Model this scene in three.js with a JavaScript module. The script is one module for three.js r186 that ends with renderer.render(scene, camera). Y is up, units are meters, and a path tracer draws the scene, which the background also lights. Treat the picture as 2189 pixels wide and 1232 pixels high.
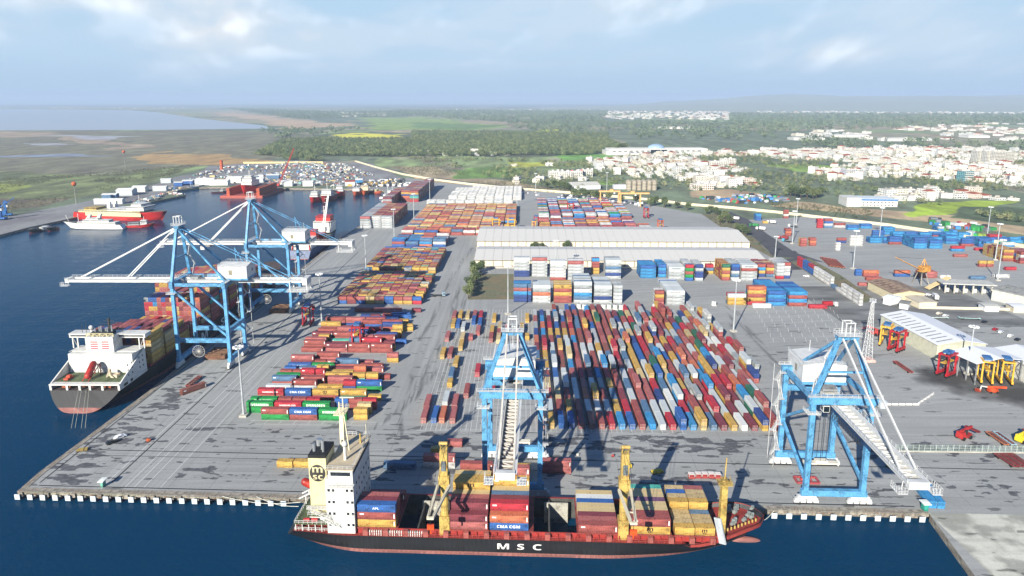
import * as THREE from 'three';
import { mergeGeometries } from 'three/addons/utils/BufferGeometryUtils.js';
import { FontLoader } from 'three/addons/loaders/FontLoader.js';

// ---------- camera, sun, sky, exposure ----------
const scene = new THREE.Scene();
const F = 1459, CY = 505, YH = 216, CX = 1094.5, CAMH = 138;          // lens and height read from the container grid
const PITCH = Math.atan((CY - YH) / F), CP = Math.cos(PITCH), SP = Math.sin(PITCH);
const camera = new THREE.PerspectiveCamera(2 * Math.atan(720 / F) * 180 / Math.PI, 2189 / 1232, 1, 60000);
camera.position.set(0, CAMH, 0);
camera.rotation.set(-PITCH, 0, 0);
camera.setViewOffset(2189, 1440, 0, 720 - CY, 2189, 1232);
camera.updateProjectionMatrix();
const renderer = new THREE.WebGLRenderer({ antialias: true });
renderer.toneMapping = THREE.LinearToneMapping;
renderer.toneMappingExposure = 1.95;
renderer.shadowMap.enabled = true;
const SUN_EL = 25 * Math.PI / 180, SUN_AZ = 26 * Math.PI / 180;       // behind the camera's left shoulder
const sunDir = new THREE.Vector3(-Math.sin(SUN_AZ) * Math.cos(SUN_EL), Math.sin(SUN_EL), Math.cos(SUN_AZ) * Math.cos(SUN_EL));
const sun = new THREE.DirectionalLight(new THREE.Color(1.0, 0.93, 0.82), 5);
sun.position.copy(sunDir).multiplyScalar(900).add(new THREE.Vector3(60, 0, -450));
sun.target.position.set(60, 0, -450);
sun.castShadow = true;
Object.assign(sun.shadow.camera, { left: -700, right: 700, top: 700, bottom: -700, near: 10, far: 2600 });
sun.shadow.mapSize.set(4096, 4096);
scene.add(sun, sun.target);
scene.fog = new THREE.FogExp2(new THREE.Color(0.58, 0.74, 0.95), 0.000075);

// ---------- noise ----------
function rng(seed) { let a = seed >>> 0; return () => { a = (a + 0x6D2B79F5) >>> 0; let t = a; t = Math.imul(t ^ (t >>> 15), t | 1); t ^= t + Math.imul(t ^ (t >>> 7), t | 61); return ((t ^ (t >>> 14)) >>> 0) / 4294967296; }; }
const HASH = new Float32Array(65536); { const r = rng(7); for (let i = 0; i < 65536; i++) HASH[i] = r(); }
function vn(x, y) { const xi = Math.floor(x), yi = Math.floor(y); let fx = x - xi, fy = y - yi; fx = fx * fx * (3 - 2 * fx); fy = fy * fy * (3 - 2 * fy);
  const a = xi & 255, b = (xi + 1) & 255, c = (yi & 255) << 8, d = ((yi + 1) & 255) << 8;
  const p = HASH[a | c], q = HASH[b | c], s = HASH[a | d], t = HASH[b | d]; return (p + (q - p) * fx) * (1 - fy) + (s + (t - s) * fx) * fy; }
function fbm(x, y, n = 4) { let s = 0, a = 0.5, w = 0; for (let i = 0; i < n; i++) { s += a * vn(x, y); w += a; a *= 0.5; x = x * 2.03 + 17.1; y = y * 2.03 + 9.7; } return s / w; }
const clamp = (v, a = 0, b = 1) => Math.min(b, Math.max(a, v)), lerp = (a, b, t) => a + (b - a) * t;
const sm = (a, b, v) => { const t = clamp((v - a) / (b - a)); return t * t * (3 - 2 * t); };

{ // sky: clear-air gradient with hazy cumulus banks
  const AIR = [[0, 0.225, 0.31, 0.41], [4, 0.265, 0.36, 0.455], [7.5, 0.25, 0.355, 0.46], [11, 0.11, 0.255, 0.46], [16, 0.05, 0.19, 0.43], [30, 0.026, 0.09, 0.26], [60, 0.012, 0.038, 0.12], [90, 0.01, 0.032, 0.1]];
  const BANKS = [[-23, 6.4, 4.5, 3.4, 1], [-29, 7.5, 4, 2.6, 0.8], [-33, 7.6, 2.6, 2.2, 0.8], [-24, 3.4, 5, 1.8, 0.55], [-37, 4.4, 1.6, 0.8, 0.6], [-16, 4.7, 1.6, 0.7, 0.6], [24, 3.9, 4, 1.2, 0.75], [31, 5.2, 3, 0.8, 0.6], [37, 6, 3, 0.7, 0.6], [10, 7.8, 8, 1.4, 0.35], [34, 2.4, 6, 0.8, 0.3]];
  const W = 2048, H = 1024, d = new Float32Array(W * H * 4);
  for (let j = 0; j < H; j++) {
    const el = ((j + 0.5) / H - 0.5) * Math.PI, e = Math.max(0, el * 180 / Math.PI);
    for (let i = 0; i < W; i++) {
      const az = (i + 0.5) / W * 360;
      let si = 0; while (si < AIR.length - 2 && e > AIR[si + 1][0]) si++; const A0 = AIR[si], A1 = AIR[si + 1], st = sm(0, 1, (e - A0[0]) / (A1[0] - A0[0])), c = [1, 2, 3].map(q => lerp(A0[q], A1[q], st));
      // streaky veil + puffs, periodic in azimuth through a circle
      if (el < 0) { for (let q = 0; q < 3; q++) d[(j * W + i) * 4 + q] = c[q] * 0.75; d[(j * W + i) * 4 + 3] = 1; continue; }
      const ca = Math.cos(az * Math.PI / 180) * 14, sa = Math.sin(az * Math.PI / 180) * 14, ee = Math.log(1 + e * 0.55) * 3.2;
      const veil = sm(0.36, 0.72, fbm(ca * 0.55 + 31 + ee * 0.25, sa * 0.55 + ee * 1.25, 5));
      const n1 = fbm(ca * 1.7 + ee * 0.55 + 5, sa * 1.7 + ee * 1.3 + 61, 6), n2 = fbm(ca * 0.6 + 90, sa * 0.6 + ee * 0.9 + 12, 3);
      let bank = 0.4 * sm(0.5, 0.75, n2) * sm(12, 22, e); for (const [ba, be, wa, we, am] of BANKS) { const d = ((az - 90 - ba) / wa) ** 2 + ((e - be) / we) ** 2; if (d < 9) bank = Math.max(bank, am * Math.exp(-d)); }
      const puff = sm(0.30, 0.78, n1 + bank * 0.22) * bank;
      const k = clamp(veil * 0.3 * sm(0.8, 4.5, e) * Math.exp(-Math.max(0, e - 8) / 5) + puff * 0.7) * Math.exp(-Math.max(0, e - 25) / 40);
      const cw = lerp(0.46, 0.62, sm(0.5, 0.75, n1));
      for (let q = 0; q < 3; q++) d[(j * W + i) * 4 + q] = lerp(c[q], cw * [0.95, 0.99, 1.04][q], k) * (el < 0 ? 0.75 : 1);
      d[(j * W + i) * 4 + 3] = 1;
    }
  }
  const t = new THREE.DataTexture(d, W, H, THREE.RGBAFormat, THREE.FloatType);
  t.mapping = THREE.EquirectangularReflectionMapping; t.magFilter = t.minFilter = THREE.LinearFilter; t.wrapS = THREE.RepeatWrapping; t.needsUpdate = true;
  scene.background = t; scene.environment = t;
}

// ---------- helpers ----------
const P = (u, v, h = 0) => { const w = CAMH - h, Z = F * w / (CP * (v - YH)), D = (Z - w * SP) / CP; return [(u - CX) / F * Z, -D]; };   // a point of a surface at height h
const V = (x, y, z) => new THREE.Vector3(x, y, z);
const used = {};
function numbered(n) { const k = used[n] = (used[n] ?? -1) + 1; return k ? `${n}_${String(k).padStart(3, '0')}` : n; }
class B {   // collects faces of one part
  constructor() { this.p = []; this.t = []; }
  tri(a, b, c, ua, ub, uc) { this.p.push(...a, ...b, ...c); this.t.push(...(ua ?? [0, 0]), ...(ub ?? [1, 0]), ...(uc ?? [1, 1])); return this; }
  quad(a, b, c, d) { const l = Math.hypot(b[0] - a[0], b[1] - a[1], b[2] - a[2]), m = Math.hypot(d[0] - a[0], d[1] - a[1], d[2] - a[2]), o = (a[0] + a[2]) * 0.37, q = a[1] * 0.61;
    this.tri(a, b, c, [o, q], [o + l, q], [o + l, q + m]); this.tri(a, c, d, [o, q], [o + l, q + m], [o, q + m]); return this; }
  hexa(c) { const q = (i, j, k, l) => this.quad(c[i], c[j], c[k], c[l]); q(0, 1, 5, 4); q(1, 3, 7, 5); q(3, 2, 6, 7); q(2, 0, 4, 6); q(4, 5, 7, 6); q(2, 3, 1, 0); return this; }
  box(x, y, z, sx, sy, sz, turn = 0) {   // centre x z, base y; corners: z+ first
    const c = Math.cos(turn), s = Math.sin(turn), r = (dx, dy, dz) => [x + dx * c + dz * s, y + dy, z - dx * s + dz * c], a = sx / 2, b = sz / 2;
    return this.hexa([r(-a, 0, b), r(a, 0, b), r(-a, 0, -b), r(a, 0, -b), r(-a, sy, b), r(a, sy, b), r(-a, sy, -b), r(a, sy, -b)]); }
  bar(a, b, w, h = w) {   // box beam between two points
    const A = V(...a), D = V(...b).sub(A), L = D.length(); D.normalize(); const up = Math.abs(D.y) > 0.99 ? V(1, 0, 0) : V(0, 1, 0);
    const S = V(0, 0, 0).crossVectors(D, up).normalize(), U = V(0, 0, 0).crossVectors(S, D).normalize();
    const r = (t, i, j) => { const q = A.clone().addScaledVector(D, t).addScaledVector(S, i * w / 2).addScaledVector(U, j * h / 2); return [q.x, q.y, q.z]; };
    return this.hexa([r(0, -1, -1), r(0, 1, -1), r(L, -1, -1), r(L, 1, -1), r(0, -1, 1), r(0, 1, 1), r(L, -1, 1), r(L, 1, 1)]); }
  tube(a, b, r0, r1 = r0, n = 8, caps = true) {
    const A = V(...a), Bv = V(...b), D = Bv.clone().sub(A).normalize(), up = Math.abs(D.y) > 0.9 ? V(1, 0, 0) : V(0, 1, 0), S = V(0, 0, 0).crossVectors(D, up).normalize(), U = V(0, 0, 0).crossVectors(S, D);
    const pt = (o, r, i) => { const g = i / n * Math.PI * 2, q = o.clone().addScaledVector(S, Math.cos(g) * r).addScaledVector(U, Math.sin(g) * r); return [q.x, q.y, q.z]; };
    for (let i = 0; i < n; i++) { this.quad(pt(A, r0, i), pt(A, r0, i + 1), pt(Bv, r1, i + 1), pt(Bv, r1, i)); if (caps) { this.tri([Bv.x, Bv.y, Bv.z], pt(Bv, r1, i), pt(Bv, r1, i + 1)); this.tri([A.x, A.y, A.z], pt(A, r0, i + 1), pt(A, r0, i)); } }
    return this; }
  prism(poly, y0, y1) {   // poly: [x, z] list
    const sh = THREE.ShapeUtils, pts = poly.map(q => new THREE.Vector2(q[0], q[1]));
    for (const f of sh.triangulateShape(pts, [])) { const g = f.map(i => poly[i]); this.tri([g[0][0], y1, g[0][1]], [g[1][0], y1, g[1][1]], [g[2][0], y1, g[2][1]], g[0], g[1], g[2]); }
    for (let i = 0; i < poly.length; i++) { const a = poly[i], b = poly[(i + 1) % poly.length]; this.quad([a[0], y0, a[1]], [b[0], y0, b[1]], [b[0], y1, b[1]], [a[0], y1, a[1]]); }
    return this; }
  rail(pts, h = 1.1, r = 0.06, step = 2) {   // handrail with posts
    for (let i = 0; i + 1 < pts.length; i++) { const a = pts[i], b = pts[i + 1], L = Math.hypot(b[0] - a[0], b[1] - a[1], b[2] - a[2]), n = Math.max(1, Math.round(L / step));
      for (const k of [1, 0.5]) this.bar([a[0], a[1] + h * k, a[2]], [b[0], b[1] + h * k, b[2]], r);
      for (let j = 0; j <= n; j++) { const q = [0, 1, 2].map(t => lerp(a[t], b[t], j / n)); this.bar(q, [q[0], q[1] + h, q[2]], r); } }
    return this; }
  stairs(a, b, w = 0.8) { this.bar(a, b, 0.12, 0.25); const o = [b[0] - a[0], b[2] - a[2]], l = Math.hypot(...o) || 1, sx = -o[1] / l * w, sz = o[0] / l * w;
    const a2 = [a[0] + sx, a[1], a[2] + sz], b2 = [b[0] + sx, b[1], b[2] + sz]; this.bar(a2, b2, 0.12, 0.25); this.rail([a, b], 1, 0.05, 1.5); this.rail([a2, b2], 1, 0.05, 1.5);
    const n = Math.max(2, Math.round(Math.abs(b[1] - a[1]) / 0.35)); for (let i = 0; i < n; i++) { const t = (i + 0.5) / n, q = [0, 1, 2].map(k => lerp(a[k], b[k], t)); this.bar(q, [q[0] + sx, q[1], q[2] + sz], 0.25, 0.05); } return this; }
  geo() { const g = new THREE.BufferGeometry(); g.setAttribute('position', new THREE.Float32BufferAttribute(this.p, 3)); g.setAttribute('uv', new THREE.Float32BufferAttribute(this.t, 2)); g.computeVertexNormals(); return g; }
}
function obj(name, geo, mat, parent) {
  const m = new THREE.Mesh(geo instanceof B ? geo.geo() : geo, mat); m.castShadow = m.receiveShadow = true;
  m.name = parent ? name : numbered(name); (parent ?? scene).add(m); return m; }
function tag(o, label, category, group, kind) { if (label) o.userData.label = label; if (category) o.userData.category = category; if (group) o.userData.group = group; if (kind) o.userData.kind = kind; return o; }
function thing(name, label, category, [x, y, z] = [0, 0, 0], turn = 0, group) { const g = new THREE.Group(); g.name = numbered(name); g.position.set(x, y, z); g.rotation.y = turn; scene.add(g); return tag(g, label, category, group); }
function dup(o, [x, y, z], turn, label, group) { const c = o.clone(); c.userData = { ...o.userData }; c.name = numbered(o.name.replace(/_\d{3}$/, '')); c.position.set(x, y, z); if (turn !== undefined) c.rotation.y = turn; scene.add(c); if (label) c.userData.label = label; if (group) c.userData.group = group; return c; }
const structure = (name, geo, mat) => tag(obj(name, geo, mat), null, null, null, 'structure');

function dataTex(W, H, fn, srgb = true, rep = true) {   // fn(i, j) -> [r, g, b] 0..1 in display values
  const d = new Uint8Array(W * H * 4);
  for (let j = 0; j < H; j++) for (let i = 0; i < W; i++) { const c = fn(i, j), o = (j * W + i) * 4; d[o] = clamp(c[0]) * 255; d[o + 1] = clamp(c[1]) * 255; d[o + 2] = clamp(c[2]) * 255; d[o + 3] = 255; }
  const t = new THREE.DataTexture(d, W, H); t.magFilter = THREE.LinearFilter; t.minFilter = THREE.LinearMipmapLinearFilter; t.generateMipmaps = true;
  if (rep) t.wrapS = t.wrapT = THREE.RepeatWrapping; if (srgb) t.colorSpace = THREE.SRGBColorSpace; t.needsUpdate = true; return t; }
// grime: tiling noise in paint (streaks, specks)
const pv = (x, y, n) => vn(((x % n) + n) % n, ((y % n) + n) % n);
const tn = (u, v, k) => { const x = u * k, y = v * k, f = (a, b) => vn(a, b), tx = u, ty = v; return (f(x, y) * (1 - tx) + f(x - k, y) * tx) * (1 - ty) + (f(x, y - k) * (1 - tx) + f(x - k, y - k) * tx) * ty; };
const grime = dataTex(512, 512, (i, j) => { const u = i / 512, v = j / 512; const a = tn(u, v, 6) * 0.45 + tn(u, v, 23) * 0.3 + tn(u, v, 80) * 0.25, st = tn(u, v * 0.12 + 0.3, 60); const sp = tn(u, v, 150) > 0.78 ? 0.8 : 1, ru = sm(0.68, 0.86, tn(u + 0.37, v * 0.5 + 0.11, 34)); const g = lerp(0.72, 1.0, sm(0.28, 0.66, a)) * lerp(0.9, 1.04, st) * sp; return [g * (1 - ru * 0.12), g * (0.99 - ru * 0.24), g * (0.975 - ru * 0.3)]; });
grime.repeat.set(1 / 9, 1 / 9);
const grimeSoft = dataTex(256, 256, (i, j) => { const u = i / 256, v = j / 256, a = tn(u, v, 5) * 0.5 + tn(u, v, 19) * 0.3 + tn(u, v, 60) * 0.2, st = tn(u, v * 0.12 + 0.3, 50); const g = lerp(0.9, 1, sm(0.3, 0.65, a)) * lerp(0.95, 1.03, st); return [g, g * 0.995, g * 0.98]; });
grimeSoft.repeat.set(1 / 9, 1 / 9);
const mats = {};
function paint(hex, rough = 0.62, metal = 0, map = grime) { if (map === grime) { const c = new THREE.Color(hex); if (c.r * 0.3 + c.g * 0.6 + c.b * 0.1 > 0.4) map = grimeSoft; } const k = hex + rough + metal + (map ? 1 : 0); return mats[k] ??= new THREE.MeshStandardMaterial({ color: hex, roughness: rough, metalness: metal, map, side: THREE.DoubleSide }); }
const font = await new FontLoader().loadAsync('fonts/droid/droid_sans_bold.typeface.json');
const textCache = {};
function textGeo(s, size, stretch = 1) { const k = s + size + stretch; if (textCache[k]) return textCache[k]; const g = new THREE.ShapeGeometry(font.generateShapes(s, size), 3); g.computeBoundingBox(); const b = g.boundingBox; g.translate(-(b.min.x + b.max.x) / 2, -(b.min.y + b.max.y) / 2, 0); g.scale(stretch, 1, 1); return textCache[k] = g; }
function putText(s, size, mat, parent, pos, rot = [0, 0, 0], stretch = 1, name = 'lettering') { const m = obj(name, textGeo(s, size, stretch), mat, parent); m.position.set(...pos); m.rotation.set(...rot); return m; }
const frame = (u, v, aR, aA = aR, h = 0) => { const o = P(u, v, h), r = aR * Math.PI / 180, a = aA * Math.PI / 180; return { o, ang: a, at: (i, k) => [o[0] + Math.cos(r) * i + Math.sin(a) * k, o[1] + Math.sin(r) * i - Math.cos(a) * k] }; };
const WATER = -2.6;
// ---------- land, water, pavement ----------
const coastPx = [[2085, 1232], [1988, 1100], [1640, 1091], [620, 1067], [35, 1052], [83, 1010], [300, 850], [722, 512], [772, 481], [818, 430], [822, 408], [809, 405], [742, 404], [662, 403], [572, 402], [530, 400], [445, 400], [425, 401], [372, 408], [396, 417], [350, 426], [170, 463], [61, 486], [0, 502]];
const coast = coastPx.map(([u, v]) => P(u, v));
const landPoly = [[140, -120], ...coast, [-1500, -560], [-2200, -600], [-2200, -2700], [2200, -2700], [2200, -120]];
const inPoly = (pl, x, y) => { let c = false; for (let i = 0, j = pl.length - 1; i < pl.length; j = i++) { const a = pl[i], b = pl[j]; if ((a[1] > y) !== (b[1] > y) && x < (b[0] - a[0]) * (y - a[1]) / (b[1] - a[1]) + a[0]) c = !c; } return c; };
const reg = (col, px, v = 0.12, f = 0.03) => { const pl = px.map(([a, b]) => P(a, b)); const xs = pl.map(q => q[0]), zs = pl.map(q => q[1]); return { col, pl, v, f, bb: [Math.min(...xs) - 80, Math.max(...xs) + 80, Math.min(...zs) - 200, Math.max(...zs) + 200] }; };
const regions = [
  reg([112, 110, 88], [[-400, 279], [560, 279], [700, 296], [640, 318], [560, 345], [420, 356], [-400, 400]], 0.16, 0.012),          // mud flats
  reg([150, 134, 112], [[-400, 279], [60, 280], [200, 292], [330, 316], [260, 318], [100, 296], [-400, 290]], 0.12, 0.02),         // sand bar
  reg([176, 152, 122], [[460, 238], [560, 246], [640, 258], [760, 268], [700, 274], [590, 275], [540, 258], [470, 246]], 0.10, 0.02), // lake beach
  reg([120, 130, 146], [[-300, 333], [120, 331], [240, 334], [180, 338], [-300, 339]], 0.1, 0.02),
  reg([150, 152, 158], [[95, 288], [310, 291], [230, 297], [60, 292]], 0.1, 0.03), reg([150, 152, 158], [[30, 308], [110, 306], [160, 309], [40, 312]], 0.1, 0.03),
  reg([118, 124, 140], [[110, 372], [200, 376], [170, 382], [90, 380]], 0.1, 0.03),
  reg([104, 112, 72], [[-600, 384], [90, 366], [240, 372], [420, 352], [330, 388], [210, 414], [60, 440], [-600, 520]], 0.28, 0.02),   // green marsh
  reg([124, 134, 64], [[-100, 395], [70, 390], [60, 402], [20, 412], [-100, 420]], 0.2, 0.03),
  reg([104, 96, 78], [[-600, 440], [100, 420], [170, 418], [60, 448], [-600, 520]], 0.2, 0.03),
  reg([160, 132, 86], [[270, 338], [350, 324], [480, 333], [640, 343], [560, 349], [330, 352]], 0.12, 0.02),                       // tan field
  reg([122, 122, 122], [[380, 416], [420, 398], [520, 398], [830, 405], [940, 400], [760, 345], [620, 338], [480, 352], [330, 395], [100, 450], [-400, 560], [-500, 640], [0, 512]], 0.12, 0.03),   // shipyard ground
  reg([84, 94, 70], [[540, 330], [600, 302], [700, 286], [860, 284], [1300, 299], [1340, 322], [1260, 333], [860, 336], [660, 332]], 0.2, 0.02),
  reg([128, 150, 74], [[768, 252], [900, 251], [1095, 271], [980, 279], [790, 279]], 0.16, 0.01), reg([96, 124, 64], [[860, 262], [1090, 268], [1000, 276], [880, 274]], 0.15, 0.01),
  reg([206, 200, 62], [[690, 288], [856, 290], [852, 297], [736, 294]], 0.08, 0.01), reg([170, 176, 60], [[1155, 276], [1205, 277], [1195, 283], [1150, 281]], 0.08, 0.01),
  reg([156, 142, 112], [[830, 354], [925, 350], [970, 368], [1160, 396], [1300, 416], [1140, 412], [920, 384]], 0.16, 0.02),
  reg([98, 128, 58], [[960, 362], [1060, 350], [1120, 362], [1110, 378], [990, 376]], 0.2, 0.02), reg([166, 170, 60], [[1080, 346], [1190, 342], [1180, 352], [1090, 355]], 0.15, 0.02), reg([104, 150, 66], [[1190, 332], [1330, 330], [1290, 344], [1200, 344]], 0.15, 0.02),
  reg([118, 144, 66], [[1640, 352], [1850, 360], [1830, 368], [1680, 364]], 0.15, 0.02), reg([104, 134, 60], [[1290, 388], [1340, 388], [1330, 398], [1280, 396]], 0.15, 0.02),
  reg([164, 142, 112], [[1470, 412], [1560, 408], [1640, 420], [1560, 434], [1480, 428]], 0.12, 0.02),
  reg([168, 148, 116], [[1640, 442], [1790, 452], [1960, 470], [2189, 505], [2189, 480], [2030, 456], [1860, 442], [1700, 432]], 0.14, 0.02),
  reg([142, 164, 50], [[1990, 432], [2080, 425], [2189, 432], [2080, 446], [1960, 462], [1950, 454]], 0.2, 0.02), reg([76, 92, 62], [[2060, 440], [2189, 440], [2189, 478], [2030, 462]], 0.25, 0.02),
  reg([150, 168, 60], [[1940, 490], [2060, 496], [2100, 512], [1960, 500]], 0.25, 0.02),
];
const hexa = (c) => c.map(v => v / 255);
function landColor(x, D) {
  const wx = x + (fbm(x * 0.006, D * 0.006, 3) - 0.5) * (30 + D * 0.03), wz = -(D + (fbm(x * 0.006 + 40, D * 0.006 + 7, 3) - 0.5) * (40 + D * 0.12));
  let c = [132, 130, 106], v = 0.2, hit = false;
  for (const r of regions) { if (wx < r.bb[0] || wx > r.bb[1] || wz < r.bb[2] || wz > r.bb[3]) continue; if (inPoly(r.pl, wx, wz)) { c = r.col; v = r.v; hit = true; } }
  if (!hit) { const p = fbm(x * 0.004 + 3, D * 0.0022 + 8, 4), q = fbm(x * 0.0016 + 13, D * 0.001 + 5, 3); if (p > 0.55) c = [124, 140, 92]; else if (p < 0.40) c = [152, 140, 112]; if (q > 0.54) c = [98, 110, 86]; }
  const n = fbm(x * 0.045, D * 0.02, 4) - 0.5, n2 = fbm(x * 0.35 + 9, D * 0.22, 3) - 0.5, k = 1 + n * v * 3.2 + n2 * v * 1.6;
  return [c[0] * k / 255, c[1] * (k + n * 0.05) / 255, c[2] * k / 255];
}
function sheet(name, poly, y, mat, rect) {   // flat polygon, uv over rect [x0, x1, d0, d1] or in metres
  const g = new THREE.ShapeGeometry(new THREE.Shape(poly.map(q => new THREE.Vector2(q[0], -q[1])))), p = g.attributes.position, uv = g.attributes.uv;
  for (let i = 0; i < p.count; i++) { const x = p.getX(i), d = p.getY(i); p.setXYZ(i, x, y, -d); if (rect) uv.setXY(i, (x - rect[0]) / (rect[1] - rect[0]), (d - rect[2]) / (rect[3] - rect[2])); else uv.setXY(i, x, d); }
  g.computeVertexNormals(); return structure(name, g, mat); }
{
  const R = [-2200, 2200, 100, 2700], S = 1400, t = dataTex(S, S, (i, j) => landColor(lerp(R[0], R[1], i / S), lerp(R[2], R[3], j / S)), true, false);
  sheet('ground', landPoly, -0.12, new THREE.MeshStandardMaterial({ map: t, roughness: 1 }), R);
  const R2 = [-14000, 14000, 2650, 17000], W = 1024, H = 512, t2 = dataTex(W, H, (i, j) => landColor(lerp(R2[0], R2[1], i / W), lerp(R2[2], R2[3], j / H)), true, false);
  sheet('far_ground', [[-2200, -2700], [-14000, -2700], [-14000, -17000], [14000, -17000], [14000, -2700], [2200, -2700]], -0.12, new THREE.MeshStandardMaterial({ map: t2, roughness: 1 }), R2);
  sheet('horizon_plain', [[-14000, -17000], [-40000, -36000], [40000, -36000], [14000, -17000]], -0.12, new THREE.MeshStandardMaterial({ color: '#5f6b5c', roughness: 1 }));
  sheet('side_ground', [[-2200, -600], [-14000, -1200], [-14000, -2700], [-2200, -2700]], -0.13, new THREE.MeshStandardMaterial({ color: '#6d6658', roughness: 1 }));
  sheet('side_ground', [[2200, -120], [6000, -120], [14000, -2700], [2200, -2700]], -0.13, new THREE.MeshStandardMaterial({ color: '#6a6a54', roughness: 1 }));
}
{ // hills beyond the town
  const pos = [], idx = [], NX = 90, NZ = 26; for (let j = 0; j <= NZ; j++) for (let i = 0; i <= NX; i++) { const u = i / NX, x = lerp(-3000, 15000, u), D = lerp(7500, 16500, j / NZ); const k = sm(-500, 6500, x - (D - 9000) * 0.1); const h = k * (j / NZ) * 300 * (0.35 + 1.1 * fbm(x * 0.00045 + 4, D * 0.00045, 4)) * sm(0, 0.5, j / NZ); pos.push(x, h - 4 + (j === 0 ? -3 : 0), -D); }
  for (let j = 0; j < NZ; j++) for (let i = 0; i < NX; i++) { const a = j * (NX + 1) + i; idx.push(a, a + 1, a + NX + 2, a, a + NX + 2, a + NX + 1); }
  const g = new THREE.BufferGeometry(); g.setAttribute('position', new THREE.Float32BufferAttribute(pos, 3)); g.setIndex(idx); g.computeVertexNormals();
  structure('hills', g, new THREE.MeshStandardMaterial({ color: '#8a927e', roughness: 1 }));
}
// water
const ripple = dataTex(512, 512, (i, j) => { const u = i / 512, v = j / 512, h = tn(u, v, 9) * 0.4 + tn(u, v, 26) * 0.35 + tn(u, v, 70) * 0.25; return [h, h, h]; }, false);
ripple.repeat.set(1 / 26, 1 / 17);
sheet('water', [[-5000, 300], [3000, 300], [3000, -1300], [-5000, -1300]], WATER, new THREE.MeshPhysicalMaterial({ color: new THREE.Color().setRGB(0.001, 0.031, 0.076), roughness: 0.08, bumpMap: ripple, bumpScale: 0.16, ior: 1.1 }));
sheet('salt_lake', [[-600, 233], [0, 233], [280, 236], [335, 240], [430, 254], [560, 268], [592, 275], [330, 278], [0, 279], [-600, 281]].map(q => P(...q)), 0.3, new THREE.MeshPhysicalMaterial({ color: new THREE.Color().setRGB(0.34, 0.39, 0.42), roughness: 0.45 }));

// pavement of the terminal
function pave(x, D) {
  const q = 223 - (x + 178) * 0.04, dq = D - q;                 // metres behind the front quay edge
  const big = fbm(x * 0.02 + 7, D * 0.02, 3), fine = HASH[(Math.imul(Math.floor(x * 3.1), 73856093) ^ Math.imul(Math.floor(D * 3.1), 19349663)) & 65535];
  let g = 0.57 + (big - 0.5) * 0.07 + (fine - 0.5) * 0.04;
  // long tyre-worn streaks: across the quay apron, along the lanes, along the long quay
  const along = x < -120 || (x > -62 && x < -12 && D > 285), st = along ? fbm(x * 0.75 + 3, D * 0.018, 3) : D < 290 ? fbm(x * 0.02, D * 0.62 + 9, 3) : fbm(x * 0.03 + D * 0.01, D * 0.4 - x * 0.06, 3);
  g *= 1 + (st - 0.5) * (D < 290 || along ? 0.17 : 0.15);
  let c = [g * 0.985, g * 1.0, g * 0.985];
  // ragged wet stains behind the quay edges, as in the photograph
  const z1 = sm(9, 15, dq) * (1 - sm(18, 25, dq)), z2 = sm(34, 38, dq) * (1 - sm(48, 52, dq)), z3 = D < 330 ? sm(6, 10, x + 180) * (1 - sm(16, 30, x + 180)) : 0, zone = D < 340 ? Math.max(z1, z2, z3) : 0;
  if (zone > 0.02) { const w = fbm(x * 0.2 + 3, D * 0.5 + 11, 5), m = fbm(x * 0.03 + 9, D * 0.05, 2); if (w > 0.665 - zone * 0.15 * sm(0.35, 0.6, m)) { const k = 0.46 + 0.22 * vn(x, D); c = [c[0] * k, c[1] * k, c[2] * (k + 0.03)]; } }
  else if (D < 420) { const w2 = fbm(x * 0.12 + 50, D * 0.4 + 2, 4); if (w2 > 0.735) c = c.map(v => v * 0.68); }
  // darker mottled patch in the paving colour by the workshop and its canopy
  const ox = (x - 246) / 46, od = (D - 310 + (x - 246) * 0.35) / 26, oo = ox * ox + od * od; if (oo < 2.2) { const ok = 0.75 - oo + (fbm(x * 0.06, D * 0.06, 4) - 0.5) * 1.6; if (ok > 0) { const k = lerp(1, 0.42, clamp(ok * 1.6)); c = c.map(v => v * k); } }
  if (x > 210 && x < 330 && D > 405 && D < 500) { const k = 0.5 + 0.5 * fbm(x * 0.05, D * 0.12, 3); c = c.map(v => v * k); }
  for (const [x0, x1, d0, d1, wd] of TRACKS) { if (D < d0 || D > d1) continue; const t = (D - d0) / (d1 - d0), cx = lerp(x0, x1, t) + Math.sin(t * 7 + x0) * 1.6, e = Math.abs(x - cx); if (e < wd) { const s = fbm(x * 1.2, D * 0.05 + x0, 3); if (s > 0.42) c = c.map(v => v * lerp(1, 0.7, (1 - e / wd) * sm(0.42, 0.62, s))); } }
  if (x > 142 && D < 216 && dq < 0) { const s = fbm(x * 0.15, D * 0.15, 4); const k = lerp(1.02, 1.3, sm(0.35, 0.6, s)); c = [c[0] * k, c[1] * k * 0.99, c[2] * k * 0.94]; }
  return c;
}
const TRACKS = [[-46, -38, 290, 500, 3.2], [-38, -30, 300, 520, 2.4], [-58, -36, 270, 340, 2.6], [-48, -52, 265, 330, 2.2], [138, 150, 330, 440, 3.4], [128, 146, 360, 450, 2.2], [-56, -40, 380, 640, 2.2]];
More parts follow.
